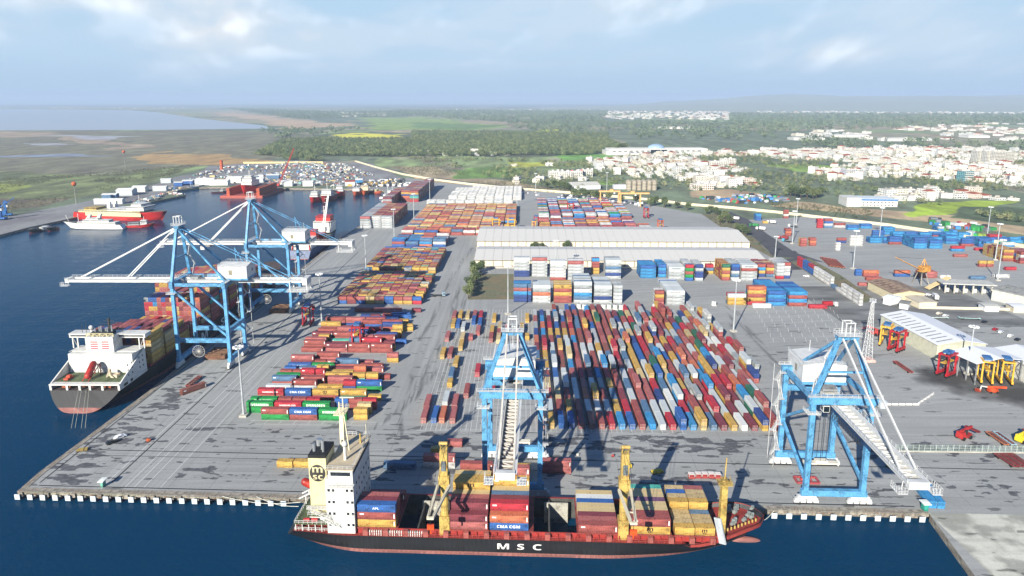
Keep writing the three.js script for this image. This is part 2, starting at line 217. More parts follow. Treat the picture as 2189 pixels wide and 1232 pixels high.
{
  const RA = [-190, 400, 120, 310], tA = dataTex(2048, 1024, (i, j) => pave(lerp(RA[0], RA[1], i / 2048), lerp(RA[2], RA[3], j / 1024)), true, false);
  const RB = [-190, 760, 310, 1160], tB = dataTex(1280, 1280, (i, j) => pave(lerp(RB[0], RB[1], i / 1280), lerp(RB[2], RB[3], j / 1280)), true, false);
  const left = (D) => { for (let i = 4; i < 10; i++) { const a = coast[i], b = coast[i + 1]; if (-D <= a[1] && -D >= b[1]) return lerp(a[0], b[0], (-D - a[1]) / (b[1] - a[1])); } return -180; };
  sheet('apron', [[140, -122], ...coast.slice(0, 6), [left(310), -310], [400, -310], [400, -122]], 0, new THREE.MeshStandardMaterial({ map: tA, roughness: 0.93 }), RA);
  const roadE = [[1480, 455], [1400, 440], [1330, 424], [1180, 412], [1090, 404], [1000, 396], [930, 390], [870, 380]].map(q => P(...q));
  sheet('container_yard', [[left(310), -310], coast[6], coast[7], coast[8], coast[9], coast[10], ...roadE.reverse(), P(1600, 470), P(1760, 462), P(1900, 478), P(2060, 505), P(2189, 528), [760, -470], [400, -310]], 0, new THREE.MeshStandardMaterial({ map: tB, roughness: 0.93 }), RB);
}
// roads (asphalt) with verges
const asphalt = new THREE.MeshStandardMaterial({ map: dataTex(512, 512, (i, j) => { const u = i / 512, v = j / 512, g = 0.27 + (tn(u, v, 8) - 0.5) * 0.08 + (tn(u, v, 90) - 0.5) * 0.05; return [g * 0.98, g, g * 1.05]; }), roughness: 0.95 }); asphalt.map.repeat.set(1 / 40, 1 / 40);
function ribbon(pts, w, y) { const a = [], b = []; for (let i = 0; i < pts.length; i++) { const p = pts[Math.max(0, i - 1)], q = pts[Math.min(pts.length - 1, i + 1)], dx = q[0] - p[0], dz = q[1] - p[1], l = Math.hypot(dx, dz), nx = -dz / l * w / 2, nz = dx / l * w / 2; a.push([pts[i][0] + nx, pts[i][1] + nz]); b.unshift([pts[i][0] - nx, pts[i][1] - nz]); } return [...a, ...b]; }
const wallPx = [[700, 352], [760, 346], [800, 358], [860, 374], [930, 386], [1000, 395], [1090, 404], [1180, 411], [1290, 420], [1400, 430], [1480, 440], [1560, 446], [1660, 456], [1760, 468], [1900, 484], [2040, 505], [2189, 530], [2320, 556]];
const wallW = wallPx.map(q => P(...q));
sheet('harbour_road', ribbon(wallPx.slice(4, 17).map(([u, v]) => P(u, v - 5)), 9, 0), -0.05, asphalt);
sheet('gate_road', [[1560, 452], [1600, 470], [1640, 500], [1700, 540], [1760, 560], [1800, 566], [1720, 556], [1650, 544], [1620, 515], [1560, 470], [1530, 452]].map(q => P(...q)), 0.012, asphalt);
sheet('gate_road', [[1640, 540], [1700, 536], [1830, 640], [1990, 720], [1930, 720], [1780, 640]].map(q => P(...q)).slice(0, 2).concat([[1740, 575], [1690, 578]].map(q => P(...q))), 0.016, asphalt);
const verge = new THREE.MeshStandardMaterial({ map: dataTex(512, 512, (i, j) => { const u = i / 512, v = j / 512, a = tn(u, v, 9), b = tn(u, v, 60); return [0.40 + a * 0.12 + b * 0.1 - 0.1, 0.40 + b * 0.12 - 0.06, 0.30 + b * 0.08 - 0.04]; }), roughness: 1 }); verge.map.repeat.set(1 / 60, 1 / 60);
sheet('verge', [[1500, 458], [1545, 458], [1620, 515], [1652, 548], [1700, 552], [1660, 556], [1610, 530], [1560, 498]].map(q => P(...q)), 0.02, verge);
sheet('verge', [[1690, 560], [1730, 552], [1800, 590], [1870, 640], [1850, 648], [1760, 605]].map(q => P(...q)), 0.02, verge);
sheet('planting_bed', [[1000, 641], [1016, 586], [1098, 586], [1098, 640]].map(q => P(...q)), 0.02, verge);

// painted lines and rails
const white = new THREE.MeshStandardMaterial({ color: '#c9cbc8', roughness: 0.9 }), steelDark = new THREE.MeshStandardMaterial({ color: '#2c2b2a', roughness: 0.7, metalness: 0.3 });
function strip(b, a, c, w, y = 0.012) { const dx = c[0] - a[0], dz = c[1] - a[1], l = Math.hypot(dx, dz) || 1, nx = -dz / l * w / 2, nz = dx / l * w / 2; b.quad([a[0] + nx, y, a[1] + nz], [c[0] + nx, y, c[1] + nz], [c[0] - nx, y, c[1] - nz], [a[0] - nx, y, a[1] - nz]); }
{
  const L = new B(), f = frame(905, 917, 1.5, 0.9);
  for (let k = 0; k < 54; k++) { const x = k * 2.15 + (k % 2) * 0.15; if (k > 40 && k % 2) continue; strip(L, f.at(x - 1.2, -1.5), f.at(x - 1.2, 172), 0.16); }
  for (let k = 0; k < 14; k++) strip(L, f.at(-2, k * 12.6 - 0.3), f.at(35, k * 12.6 - 0.3), 0.14);
  strip(L, f.at(-3, -1.5), f.at(112, -1.5), 0.14);
  const g = frame(556, 897, 1.6, 0.9); for (let k = 0; k < 8; k++) { strip(L, g.at(k * 6.3 - 3, -4), g.at(k * 6.3 - 2.4, 0), 0.16); } strip(L, g.at(-4, -1.2), g.at(52, -1.2), 0.16); strip(L, g.at(-4, -4.4), g.at(48, -4.4), 0.16);
  for (const [x, w] of [[-149.5, 0.2], [-141, 0.22], [-137.6, 0.22], [-134, 0.18], [-128, 0.18]]) strip(L, [x, -226], [x + 5, -560], w);
  structure('lane_markings', L, white);
  const Q = new B(), r = frame(1640, 612, 1.5, 0.9); for (let i = 0; i < 9; i++) for (let k = 0; k < 10; k++) { const a = frame(1668, 745, 0, 0).at(i * 6.4 + k * 1.6, k * 9 + 10); strip(Q, a, [a[0] + 2.6, a[1] - 8], 0.2); }
  for (let k = 0; k < 14; k++) strip(Q, P(1895 + k * 3, 0 + 640), P(1895 + k * 3, 641), 0.05);
  structure('slot_markings', Q, white);
}
const front = (i, k) => { const a = coast[4], b = coast[1], l = Math.hypot(b[0] - a[0], b[1] - a[1]), ux = (b[0] - a[0]) / l, uz = (b[1] - a[1]) / l; return [a[0] + ux * i + uz * k, a[1] + uz * i - ux * k]; };   // i along the front quay from its corner, k inland
const FRONT_L = Math.hypot(coast[1][0] - coast[4][0], coast[1][1] - coast[4][1]), FA = Math.atan2(coast[1][1] - coast[4][1], coast[1][0] - coast[4][0]);
{
  const b = new B(); for (const k of [4.4, 30.6]) { strip(b, front(5, k), front(k < 10 ? 318 : 470, k), 0.55, 0.016); }
  for (const x of [-174, -147.5]) strip(b, [x, -229], [x + 4.2, -620], 0.55, 0.016);
  strip(b, front(2, 26.4), front(150, 26.4), 0.3, 0.02); 
  structure('crane_rails', b, steelDark);
  const jn = new B(); for (let i = 8; i < 460; i += 15) strip(jn, front(i, 5.5), front(i, 58), 0.1, 0.006); for (const k of [10.5, 17, 22, 36.5, 43, 49.5, 56]) strip(jn, front(4, k), front(460, k), 0.1, 0.007); for (let D = 235; D < 600; D += 15) strip(jn, [-172, -D], [-126, -D - 0.8], 0.1, 0.008); structure('slab_joints', jn, new THREE.MeshStandardMaterial({ color: '#5b5d5c', roughness: 1 }));
  const conc = new THREE.MeshStandardMaterial({ color: '#9a958a', roughness: 0.95, map: grime });
  const cap = new B(), n = 66; for (let i = 0; i < n; i++) { const i0 = i * FRONT_L / n, i1 = (i + 1) * FRONT_L / n - 0.12, A = [front(i0, 0.2), front(i1, 0.2), front(i0, 2.7), front(i1, 2.7)]; cap.hexa([[A[0][0], -1.1, A[0][1]], [A[1][0], -1.1, A[1][1]], [A[2][0], -1.1, A[2][1]], [A[3][0], -1.1, A[3][1]], [A[0][0], 0.16, A[0][1]], [A[1][0], 0.16, A[1][1]], [A[2][0], 0.16, A[2][1]], [A[3][0], 0.16, A[3][1]]]); if (i % 2 === 0) { const q = front(i0 + 1.6, -0.1), w = front(i0 + 3.0, 0.25); cap.box(q[0], -1.5, q[1], 1.5, 1.55, 0.7, -FA); } }
  structure('quay_kerb', cap, conc);
  const face = new B(); for (let i = 0; i + 1 < coast.length; i++) { const a = coast[i], c = coast[i + 1], dx = c[0] - a[0], dz = c[1] - a[1], l = Math.hypot(dx, dz), nx = dz / l, nz = -dx / l, o = i >= 1 && i < 4 ? -1.6 : -0.02; face.quad([a[0] + nx * o, -6, a[1] + nz * o], [c[0] + nx * o, -6, c[1] + nz * o], [c[0] + nx * o, 0, c[1] + nz * o], [a[0] + nx * o, 0, a[1] + nz * o]); }
  structure('quay_wall', face, conc);
  const cap2 = new B(); for (let i = 4; i < 8; i++) { const a = coast[i], c = coast[i + 1], dx = c[0] - a[0], dz = c[1] - a[1], l = Math.hypot(dx, dz), ux = dx / l, uz = dz / l, m = Math.ceil(l / 9); for (let k = 0; k < m; k++) { const s0 = k * l / m + (i === 4 && !k ? 3 : 0), s1 = (k + 1) * l / m - 0.12; const q = (s, w) => [a[0] + ux * s - uz * w, a[1] + uz * s + ux * w], A = [q(s0, 0.1), q(s1, 0.1), q(s0, 2.4), q(s1, 2.4)]; cap2.hexa([0, 1].flatMap(t => A.map(z => [z[0], t ? 0.16 : -1.2, z[1]]))); } }
  structure('side_quay_kerb', cap2, conc);
  // fenders: pale panels on the front quay
  const pan = paint('#c8d4dc', 0.6), rub = paint('#26282a', 0.9); let proto;
  const spots = []; for (let u = 38; u < 622; u += 27.2) spots.push([u, lerp(1060, 1070, (u - 38) / 584)]); for (let u = 1650; u < 1990; u += 31.2) spots.push([u, lerp(1092, 1099, (u - 1650) / 330)]);
  for (const [u, v] of spots) { const a = coast[4], w0 = P(u, v, -1), i = (w0[0] - a[0]) / Math.cos(FA), p = front(i, -0.9);
    if (!proto) { proto = thing('quay_fender', 'pale panel fender on dark rubber cone hung on the front quay face', 'fender', [p[0], -2.3, p[1]], -FA, 'fenders along the front quay'); obj('panel', new B().box(0, 0, 0.25, 1.9, 2.0, 0.22), pan, proto); obj('rubber_cone', new B().tube([0, 1.1, 0.1], [0, 1.1, -0.7], 0.5, 0.75, 10), rub, proto); }
    else dup(proto, [p[0], -2.3, p[1]], -FA); }
}
// ---------- containers ----------
const PAL = { rust: '#9a524d', maroon: '#7e3c46', red: '#b23240', rose: '#a96462', orange: '#c07152', brown: '#8a574c', yellow: '#c2a052', tan: '#bfac80', blue: '#3363a8', navy: '#324a88', sky: '#3a8dc6', steel: '#56799c', green: '#1f8f47', pine: '#2f6b55', teal: '#4fb0a2', white: '#cbcece', grey: '#9ba4a8', pale: '#b3bbbf', amber: '#d98a1e', purple: '#75506f' };
const CNAME = { rust: 'rust red', maroon: 'maroon', red: 'bright red', rose: 'faded red', orange: 'orange', brown: 'red brown', yellow: 'yellow', tan: 'sandy yellow', blue: 'blue', navy: 'dark blue', sky: 'sky blue', steel: 'grey blue', green: 'bright green', pine: 'dark green', teal: 'turquoise', white: 'white', grey: 'grey', pale: 'pale grey', amber: 'amber', purple: 'dull purple' };
const TEXTS = { evergreen: ['EVERGREEN', 1.05, 'white', 1.05], msc: ['m', 1.5, 'black', 1.2], maersk: ['MAERSK', 0.95, '#3b4a58', 1.3], safmarine: ['Safmarine', 1.0, 'white', 1.1], cma: ['CMA CGM', 0.95, 'white', 1.2], hamburg: ['HAMBURG SÜD', 0.75, 'white', 1], apl: ['APL', 0.7, 'white', 1.2], geest: ['Geest', 1.2, 'white', 1.2], stripe: null };
const CW = 2.44, CH = 2.59, specs = [];
// one container: x z centre, y base, ang turn of its long axis (0 = along x), len
function put(kind, x, y, z, ang, len, col, o = {}) { specs.push({ kind, x, y, z, ang, len, col, ...o }); }
function pick(r, w) { let s = 0; for (const k in w) s += w[k]; let t = r() * s; for (const k in w) { t -= w[k]; if (t <= 0) return k; } return 'rust'; }
const MIX = { rust: 24, maroon: 10, rose: 10, red: 7, orange: 5, brown: 6, yellow: 15, tan: 5, blue: 6, navy: 3, sky: 3, steel: 3, green: 2, pine: 1, teal: 1, white: 4, grey: 4, pale: 5 };
const FIELD = { rust: 20, maroon: 6, rose: 9, red: 8, orange: 5, brown: 3, yellow: 13, tan: 3, blue: 5, navy: 3, sky: 5, steel: 4, pine: 2, teal: 1, white: 7, grey: 10, pale: 21 };
const logoFor = (r, c) => c === 'green' ? 'evergreen' : c === 'yellow' && r() < 0.85 ? 'msc' : c === 'tan' && r() < 0.6 ? 'msc' : (c === 'pale' || c === 'grey') && r() < 0.6 ? 'maersk' : c === 'blue' && r() < 0.35 ? 'cma' : c === 'navy' && r() < 0.4 ? 'safmarine' : c === 'red' && r() < 0.5 ? 'hamburg' : null;
{ // long lanes of the straddle field, doors to the quay
  const r = rng(11), f = frame(1157.5, 916.5, 1.4, 0.85);
  const FRONTS = ['rose', 'yellow', 'blue', 'blue', 'maroon', 'brown', 'rust', 'red', 'sky', 'blue', 'rust', 'sky', 'pale', 'red', 'blue', 'sky', 'tan', 'steel', 'maroon', 'yellow', 'white', 'maroon', 'yellow', 'rust', 'pale', 'rust', 'tan'];
  for (let l = 0; l < 27; l++) for (let k = 0; k < 14; k++) {
    if (l > 23 && (k < 3 + (l - 24) || (l === 26 && k > 8))) continue; if (k === 13 && r() < 0.45) continue; if (l === 0 && k > 0 && k < 4) continue;
    const p = f.at(l * 4.33, k * 12.55 + 6.1);
    let hgt = l < 14 ? (r() < 0.10 && k < 13 ? 2 : 1) : (r() < 0.28 ? 2 : r() < 0.06 ? 3 : 1); if (k === 0) hgt = { 14: 2, 16: 2, 22: 2, 23: 2 }[l] ?? 1; if (l > 16 && k > 0 && k < 6 && r() < 0.5) hgt = Math.max(hgt, 2); if (l === 0) hgt = 1;
    const half = r() < 0.04;
    for (let t = 0; t < hgt; t++) { let c = pick(r, FIELD); if (k === 0) c = t === 0 ? FRONTS[l] : { 14: 'blue', 16: 'yellow', 22: 'navy', 23: 'rust' }[l] ?? c; const lg = logoFor(r, c);
      if (half) for (const s of [-3.07, 3.07]) { const q = f.at(l * 4.33, k * 12.55 + 6.1 + s); put('field', q[0], t * CH, q[1], Math.PI / 2 + Math.PI, 6.06, c, { lane: l, row: k, tier: t, top: t === hgt - 1, first: k === 0, logo: lg }); }
      else put('field', p[0], t * CH, p[1], -Math.PI / 2 - f.ang, 12.19, c, { lane: l, row: k, tier: t, top: t === hgt - 1, first: k === 0, logo: lg }); }
  }
}
{ // sparse lanes west of it
  const S = [[905, 905, 12, 'rose'], [911, 878, 12, 'rose'], [927, 905, 12, 'blue'], [944, 905, 12, 'orange'], [951, 870, 12, 'pale'], [967, 906, 12, 'rose'], [971, 877, 12, 'rose'], [996, 852, 12, 'rust'], [961, 829, 6, 'yellow'], [963, 814, 12, 'steel'], [1020, 806, 12, 'red'], [973, 788, 12, 'yellow'], [945, 768, 12, 'yellow'], [961, 767, 12, 'rust'], [984, 750, 12, 'yellow'], [987, 733, 12, 'tan'], [955, 731, 12, 'rose'], [1006, 729, 6, 'rose'], [968, 702, 12, 'yellow'], [978, 702, 12, 'blue'], [989, 709, 12, 'pale'], [970, 684, 12, 'rose'], [983, 683, 12, 'yellow'], [999, 683, 12, 'tan'], [1012, 695, 12, 'blue'], [1014, 683, 12, 'rose'], [1021, 718, 12, 'rose'], [1025, 700, 12, 'blue'], [1027, 684, 12, 'red'], [1049, 733, 12, 'rust'], [1051, 717, 12, 'yellow'], [1056, 690, 12, 'yellow'], [1065, 735, 12, 'tan'], [1066, 725, 12, 'rust'], [1068, 709, 12, 'tan'], [1083, 716, 12, 'rose'], [1098, 706, 6, 'pale'], [1116, 712, 12, 'yellow'], [1114, 728, 12, 'red'], [1127, 690, 12, 'yellow'], [1127, 728, 6, 'yellow'], [1052, 850, 12, 'red'], [1073, 852, 6, 'teal'], [1112, 852, 6, 'teal'], [1078, 820, 12, 'yellow'], [1108, 818, 12, 'maroon']];
  for (const [u, v, len, c] of S) { const L = len === 12 ? 12.19 : 6.06, p = P(u, v), a = 0.85 * Math.PI / 180; put('sparse', p[0] + Math.sin(a) * L / 2, 0, p[1] - Math.cos(a) * L / 2, -Math.PI / 2 - a, L, c, { tier: 0, top: true, first: true, logo: c === 'yellow' ? 'msc' : null }); }
}
{ // block beside the quay cranes: rows along x
  const r = rng(23), f = frame(556, 897.5, 1.6, 0.9);
  const stack = (i, k, L, cols, logos = []) => cols.forEach((c, t) => { const p = f.at(i + L / 2, k + 1.2); put('evergreen', p[0], t * CH, p[1], -f.ang * 1.6, L, c, { tier: t, top: t === cols.length - 1, first: k < 8, logo: logos[t] === undefined ? logoFor(r, c) : logos[t] }); });
  stack(0.6, 0, 12.19, ['green', 'rust']); stack(13.2, 0, 12.19, ['rust', 'blue'], [null, 'cma']); stack(26.2, 0, 12.19, ['green', 'green']); stack(41.4, 0.8, 6.06, ['yellow', 'yellow'], ['msc', 'msc']);
  stack(-8.6, 6.6, 12.19, ['green', 'green']); stack(4.2, 6.6, 12.19, ['rust', 'red'], [null, 'hamburg']); stack(17, 6.6, 12.19, ['green', 'green']); stack(41.8, 6.4, 6.06, ['yellow', 'tan']);
  stack(-8.4, 11, 12.19, ['rust', 'green']); stack(4.4, 11, 6.06, ['maroon', 'rust']); stack(11, 11, 6.06, ['rust', 'rust']); stack(17.4, 11, 6.06, ['rust', 'red'], [null, 'hamburg']); stack(30.4, 11, 6.06, ['navy', 'blue'], [null, 'cma']); stack(36.8, 11, 6.06, ['rust', 'rust']); stack(43.2, 11, 6.06, ['rust', 'red']);
  stack(-8.8, 20.5, 12.19, ['rust', 'red']); stack(4.2, 20.5, 12.19, ['navy', 'blue']); stack(17.2, 20.5, 12.19, ['rust', 'yellow']); stack(30.4, 20.5, 12.19, ['pine', 'yellow']); stack(43.4, 20.5, 6.06, ['yellow']);
  const EV = { rust: 34, maroon: 14, rose: 12, red: 7, orange: 4, yellow: 12, blue: 6, steel: 5, navy: 3, green: 3, teal: 1, pale: 2 };
  for (let k = 5.7; k < 34; k++) { const z = k * 4.65; if (Math.abs(z - 74) < 5 || Math.abs(z - 26.5) < 1) continue; let i = -9 + r() * 1.5;
    while (i < 48) { const big = r() < 0.72 && i < 37, L = big ? 12.19 : 6.06; let h = r() < 0.13 ? 0 : r() < 0.50 ? 1 : 2; if (k > 28) h = r() < 0.5 ? 0 : 1; if (k > 18 && k < 21 && i > 4 && i < 16) h = Math.min(1, h); if (i + L > 49) break;
      const cols = []; for (let t = 0; t < h; t++) { let c = pick(r, EV); if (i > 36) c = r() < 0.45 ? 'yellow' : c; if (k > 5 && k < 10 && i < 0) c = r() < 0.6 ? 'green' : c; cols.push(c); } if (h) stack(i, z, L, cols); i += L + 0.45 + (r() < 0.15 ? 1.2 : 0); } }
}
function block(kind, u, v, ar, aa, nI, pitchI, L, nK, pitchK, hts, mix, seed, skip = () => false, end = false) {   // dense block, long sides to the camera (or ends)
  const r = rng(seed), f = frame(u, v, ar, aa);
  for (let k = 0; k < nK; k++) for (let i = 0; i < nI; i++) { if (skip(i, k, r)) continue; const h = hts(i, k, r); for (let t = 0; t < h; t++) { const c = typeof mix === 'function' ? mix(i, k, t, r) : pick(r, mix), p = end ? f.at(i * pitchI + CW / 2, k * pitchK + L / 2) : f.at(i * pitchI + L / 2, k * pitchK + 1.22); put(kind, p[0], t * CH, p[1], end ? -Math.PI / 2 - f.ang : -f.ang, L, c, { tier: t, top: t === h - 1, first: k === 0, logo: logoFor(r, c) }); } } }
const MSCMIX = { rust: 26, rose: 12, maroon: 7, yellow: 34, tan: 9, blue: 4, steel: 4, teal: 3, grey: 3, orange: 5, red: 3 };
block('far', 722, 650, 1.2, 1.0, 9, 6.5, 6.06, 26, 2.85, (i, k, r) => r() < 0.05 ? 1 : i === 8 && r() < 0.5 ? 1 : 2, MSCMIX, 31);
block('far', 779, 585, 1.2, 1.0, 9, 6.5, 6.06, 27, 2.85, (i, k, r) => r() < 0.06 ? 1 : 2, MSCMIX, 32);
const BLUES = { steel: 24, blue: 26, sky: 14, navy: 10, white: 4, orange: 7, rust: 6, purple: 4, amber: 3 };
block('far', 809, 550, 1.2, 1.0, 4, 13.2, 12.19, 2, 2.9, (i, k, r) => r() < 0.2 ? 0 : 1 + (r() < 0.4), BLUES, 33); block('far', 822, 541, 1.2, 1.0, 4, 13.2, 12.19, 3, 2.9, (i, k, r) => 1 + (r() < 0.4), BLUES, 34, (i, k) => i === 0 && k === 0); block('far', 838, 528, 1.2, 1.0, 4, 13.2, 12.19, 13, 2.9, (i, k, r) => 2 + (r() < 0.2), BLUES, 35);
block('far', 858, 503, 1.2, 1.0, 8, 13.0, 12.19, 5, 5.2, (i, k, r) => r() < 0.1 ? 1 : 2, (i, k, t, r) => k === 0 ? pick(r, { white: 6, blue: 2, yellow: 2, rust: 2 }) : pick(r, { rust: 30, rose: 14, maroon: 14, yellow: 8, orange: 6, navy: 3, steel: 2, white: 3 }), 36);
block('far', 872, 492, 1.2, 1.0, 9, 13.1, 12.19, 38, 4.4, (i, k, r) => r() < 0.06 ? 1 : 2, { tan: 26, orange: 10, rust: 18, rose: 16, yellow: 18, grey: 6, steel: 5, purple: 3, white: 3, sky: 1 }, 37, (i, k, r) => i === 8 && k < 12 && r() < 0.5);
block('reefer', 912, 437, 1.2, 1.0, 9, 13.1, 12.19, 3, 5, () => 2, { white: 8, pale: 2 }, 38); block('reefer', 958, 428, 1.2, 1.0, 8, 13.1, 12.19, 24, 5.4, (i, k, r) => (i < 2 && k > 12) || (k === 0) ? 1 : 2, { white: 9, pale: 1 }, 39, (i, k, r) => (i === 3 && k % 9 === 3) || r() < 0.08);
block('far', 1153, 495, 1.2, 1.0, 9, 13.6, 12.19, 12, 5.4, (i, k, r) => r() < 0.08 ? 1 : 2, (i, k, t, r) => pick(r, { rust: 26, rose: 16, maroon: 8, red: 5, yellow: 8, blue: 7, sky: 5, steel: 5, white: 8, pale: 8, orange: 4, purple: 3 }), 40, (i, k, r) => i === 8 && k > 4);
block('far', 1152, 466, 1.2, 1.0, 8, 14.2, 12.19, 26, 5.4, (i, k, r) => r() < 0.08 ? 1 : 2, { rust: 18, rose: 12, blue: 8, sky: 10, white: 12, pale: 12, green: 5, yellow: 4, steel: 8, purple: 4, red: 6 }, 41, (i, k, r) => (i === 5 && k < 12 && k > 6) || (i > 6 && k > 16));
// tall quay stacks
const HI = { rust: 30, rose: 10, maroon: 20, tan: 8, steel: 6, grey: 10 };
const TALL = (u, v, n, m, h, mix, s) => block('far', u, v, 1.2, 0.9, n, 12.7, 12.19, m, 2.75, () => h, mix, s);
TALL(770, 488, 1, 38, 5, { pale: 8, grey: 6, steel: 2, rose: 2 }, 51); TALL(791, 488, 2, 37, 5, (i, k, t, r) => k < 3 ? pick(r, { pale: 8, white: 3, rust: 1 }) : pick(r, { rust: 20, rose: 10, tan: 8, maroon: 8, yellow: 3 }), 52);
TALL(818, 443, 1, 40, 5, HI, 53); TALL(858, 431, 1, 42, 6, (i, k, t, r) => k === 0 ? ['rust', 'rust', 'orange', 'navy', 'yellow', 'rust'][t] : pick(r, HI), 54); TALL(876, 432, 1, 40, 6, (i, k, t, r) => k === 0 ? ['red', 'rust', 'teal', 'steel', 'yellow', 'rust'][t] : pick(r, HI), 55); TALL(903, 410, 1, 18, 6, HI, 56);
// tall stacks in the middle yard: front faces listed bottom to top, depth rows behind
function tower(u, v, L, rows, cols, mixBack, seed, kind = 'reefer') { const r = rng(seed), f = frame(u, v, 1.3, 1.0); for (let k = 0; k < rows; k++) cols.forEach((c0, t) => { const [c, lg] = (k === 0 ? c0 : pick(r, mixBack)).split(':'), p = f.at(L / 2, k * 2.75 + 1.22); put(kind, p[0], t * CH, p[1], -f.ang, L, c, { tier: t, top: t === cols.length - 1, first: k === 0, logo: lg ?? null }); }); }
const MB = { pale: 10, grey: 5, white: 2, steel: 1 }, BB = { sky: 8, blue: 5 };
tower(1098, 646, 12.19, 4, ['navy', 'navy', 'sky', 'rose', 'steel'], BB, 61); tower(1139, 648, 12.19, 5, ['pale', 'white:maersk', 'orange', 'grey', 'pale'], MB, 62); tower(1184, 648, 12.19, 5, ['rust', 'rust', 'yellow:msc', 'rust', 'yellow:msc'], { yellow: 3, tan: 3, rust: 2 }, 63); tower(1227, 649, 12.19, 9, ['pale:maersk', 'steel:hamburg', 'sky', 'white:maersk', 'grey:hamburg', 'pale'], MB, 64); tower(1270, 649, 12.19, 9, ['pale:maersk', 'navy:safmarine', 'pale:maersk', 'grey:hamburg', 'pale'], MB, 65); tower(1311, 649, 6.06, 4, ['pale', 'pale', 'pale', 'grey', 'pale'], MB, 66);
tower(1099, 592, 12.19, 3, ['navy', 'navy:safmarine', 'pale:maersk', 'pale', 'pale', 'white'], MB, 67); tower(1137, 592, 12.19, 3, ['pale:maersk', 'pale:maersk', 'pale:maersk', 'pale', 'pale', 'rose'], MB, 68); tower(1176, 600, 12.19, 3, ['rust', 'white:maersk', 'white', 'white:maersk', 'pale:maersk', 'white'], MB, 69); tower(1214, 600, 12.19, 4, ['pale', 'grey', 'pale', 'pale', 'pale:maersk', 'rose'], MB, 70); tower(1265, 586, 6.06, 2, ['yellow:msc', 'yellow:msc', 'rust', 'rust', 'sky'], { rust: 1 }, 71); tower(1294, 597, 12.19, 5, ['pale:maersk', 'navy:safmarine', 'pale:maersk', 'steel:safmarine', 'pale', 'pale'], MB, 72);
tower(1369, 595, 12.19, 7, ['sky', 'sky', 'sky', 'blue'], BB, 73); tower(1407, 593, 6.06, 7, ['sky', 'blue', 'sky', 'blue'], BB, 74); tower(1429, 598, 12.19, 8, ['pale', 'grey', 'pale', 'pale:maersk'], MB, 75); tower(1465, 601, 6.06, 8, ['blue', 'green', 'rust', 'green', 'red:hamburg'], MB, 76); tower(1486, 601, 6.06, 7, ['pale', 'navy:safmarine', 'navy:safmarine', 'pale', 'navy:safmarine'], MB, 77); tower(1509, 586, 6.06, 2, ['yellow', 'steel', 'red'], { rust: 1 }, 78);
tower(1543, 600, 6.06, 8, ['rust', 'yellow:msc', 'rust', 'yellow:msc', 'pine'], { rust: 3, yellow: 3 }, 79); tower(1563, 600, 6.06, 8, ['pale', 'steel', 'pale', 'navy:safmarine', 'blue'], MB, 80); tower(1584, 601, 12.19, 8, ['pale:maersk', 'pale:maersk', 'pale:maersk', 'rust', 'pale:maersk'], MB, 81); tower(1619, 592, 6.06, 7, ['navy', 'yellow:msc', 'sky', 'rust'], { rust: 3, purple: 1, tan: 2 }, 82); tower(1638, 593, 6.06, 7, ['steel', 'rust', 'yellow', 'rust'], { rust: 2, tan: 1 }, 83); tower(1659, 597, 6.06, 7, ['red', 'pale', 'pale', 'pale', 'pale'], MB, 84); tower(1672, 596, 6.06, 7, ['navy:safmarine', 'white', 'pale', 'white', 'rust'], MB, 85);
tower(1400, 653, 6.06, 3, ['rose', 'rust', 'yellow:msc', 'rust'], { white: 2 }, 86); tower(1425, 653, 12.19, 12, ['pale:maersk', 'pale:maersk', 'pale:maersk', 'white:maersk'], { pale: 6, white: 2, blue: 1 }, 87);
tower(1556, 652, 12.19, 2, ['yellow:msc', 'yellow:msc', 'pale'], MIX, 88); tower(1598, 652, 12.19, 2, ['red', 'yellow:msc', 'rust', 'yellow:msc', 'orange'], MIX, 89); tower(1641, 654, 12.19, 12, ['sky', 'blue', 'sky', 'blue'], BB, 90); tower(1686, 655, 12.19, 10, ['rust', 'sky', 'rust', 'sky'], BB, 91); tower(1730, 660, 12.19, 1, ['red'], MIX, 92); tower(1610, 658, 12.19, 1, ['white'], MIX, 93);
// depot east of the gate road
const far = (u, v, L, rows, cols, mix, s) => tower(u, v, L, rows, cols, mix, s, 'far');
far(1616, 472, 6.06, 3, ['blue', 'blue', 'sky'], BB, 101); far(1631, 478, 6.06, 1, ['yellow'], BB, 102); far(1675, 467, 6.06, 1, ['rust', 'white', 'rust', 'rust'], MIX, 103); far(1747, 488, 6.06, 2, ['red', 'red', 'red', 'red'], MIX, 104); far(1762, 488, 9, 2, ['steel', 'white', 'blue', 'rust'], MIX, 105); far(1784, 487, 12.19, 1, ['white', 'rust'], MIX, 106); far(1812, 492, 12.19, 2, ['sky', 'blue'], BB, 107); far(1840, 489, 12.19, 2, ['sky', 'blue'], BB, 108); far(1865, 509, 12.19, 1, ['sky', 'blue', 'blue'], BB, 109); far(1888, 502, 12.19, 3, ['sky', 'sky', 'sky'], BB, 110); far(1679, 505, 6.06, 2, ['rust', 'orange', 'rust'], MIX, 111); far(1711, 527, 6.06, 2, ['rust', 'rust', 'rose'], MIX, 112); far(1731, 526, 6.06, 2, ['rust', 'orange', 'rust'], MIX, 113); far(1790, 520, 9, 1, ['navy', 'rust'], MIX, 114); far(1817, 526, 12.19, 1, ['white', 'white', 'white', 'white'], MIX, 115); far(1787, 536, 4, 1, ['white', 'white', 'white'], MIX, 116);
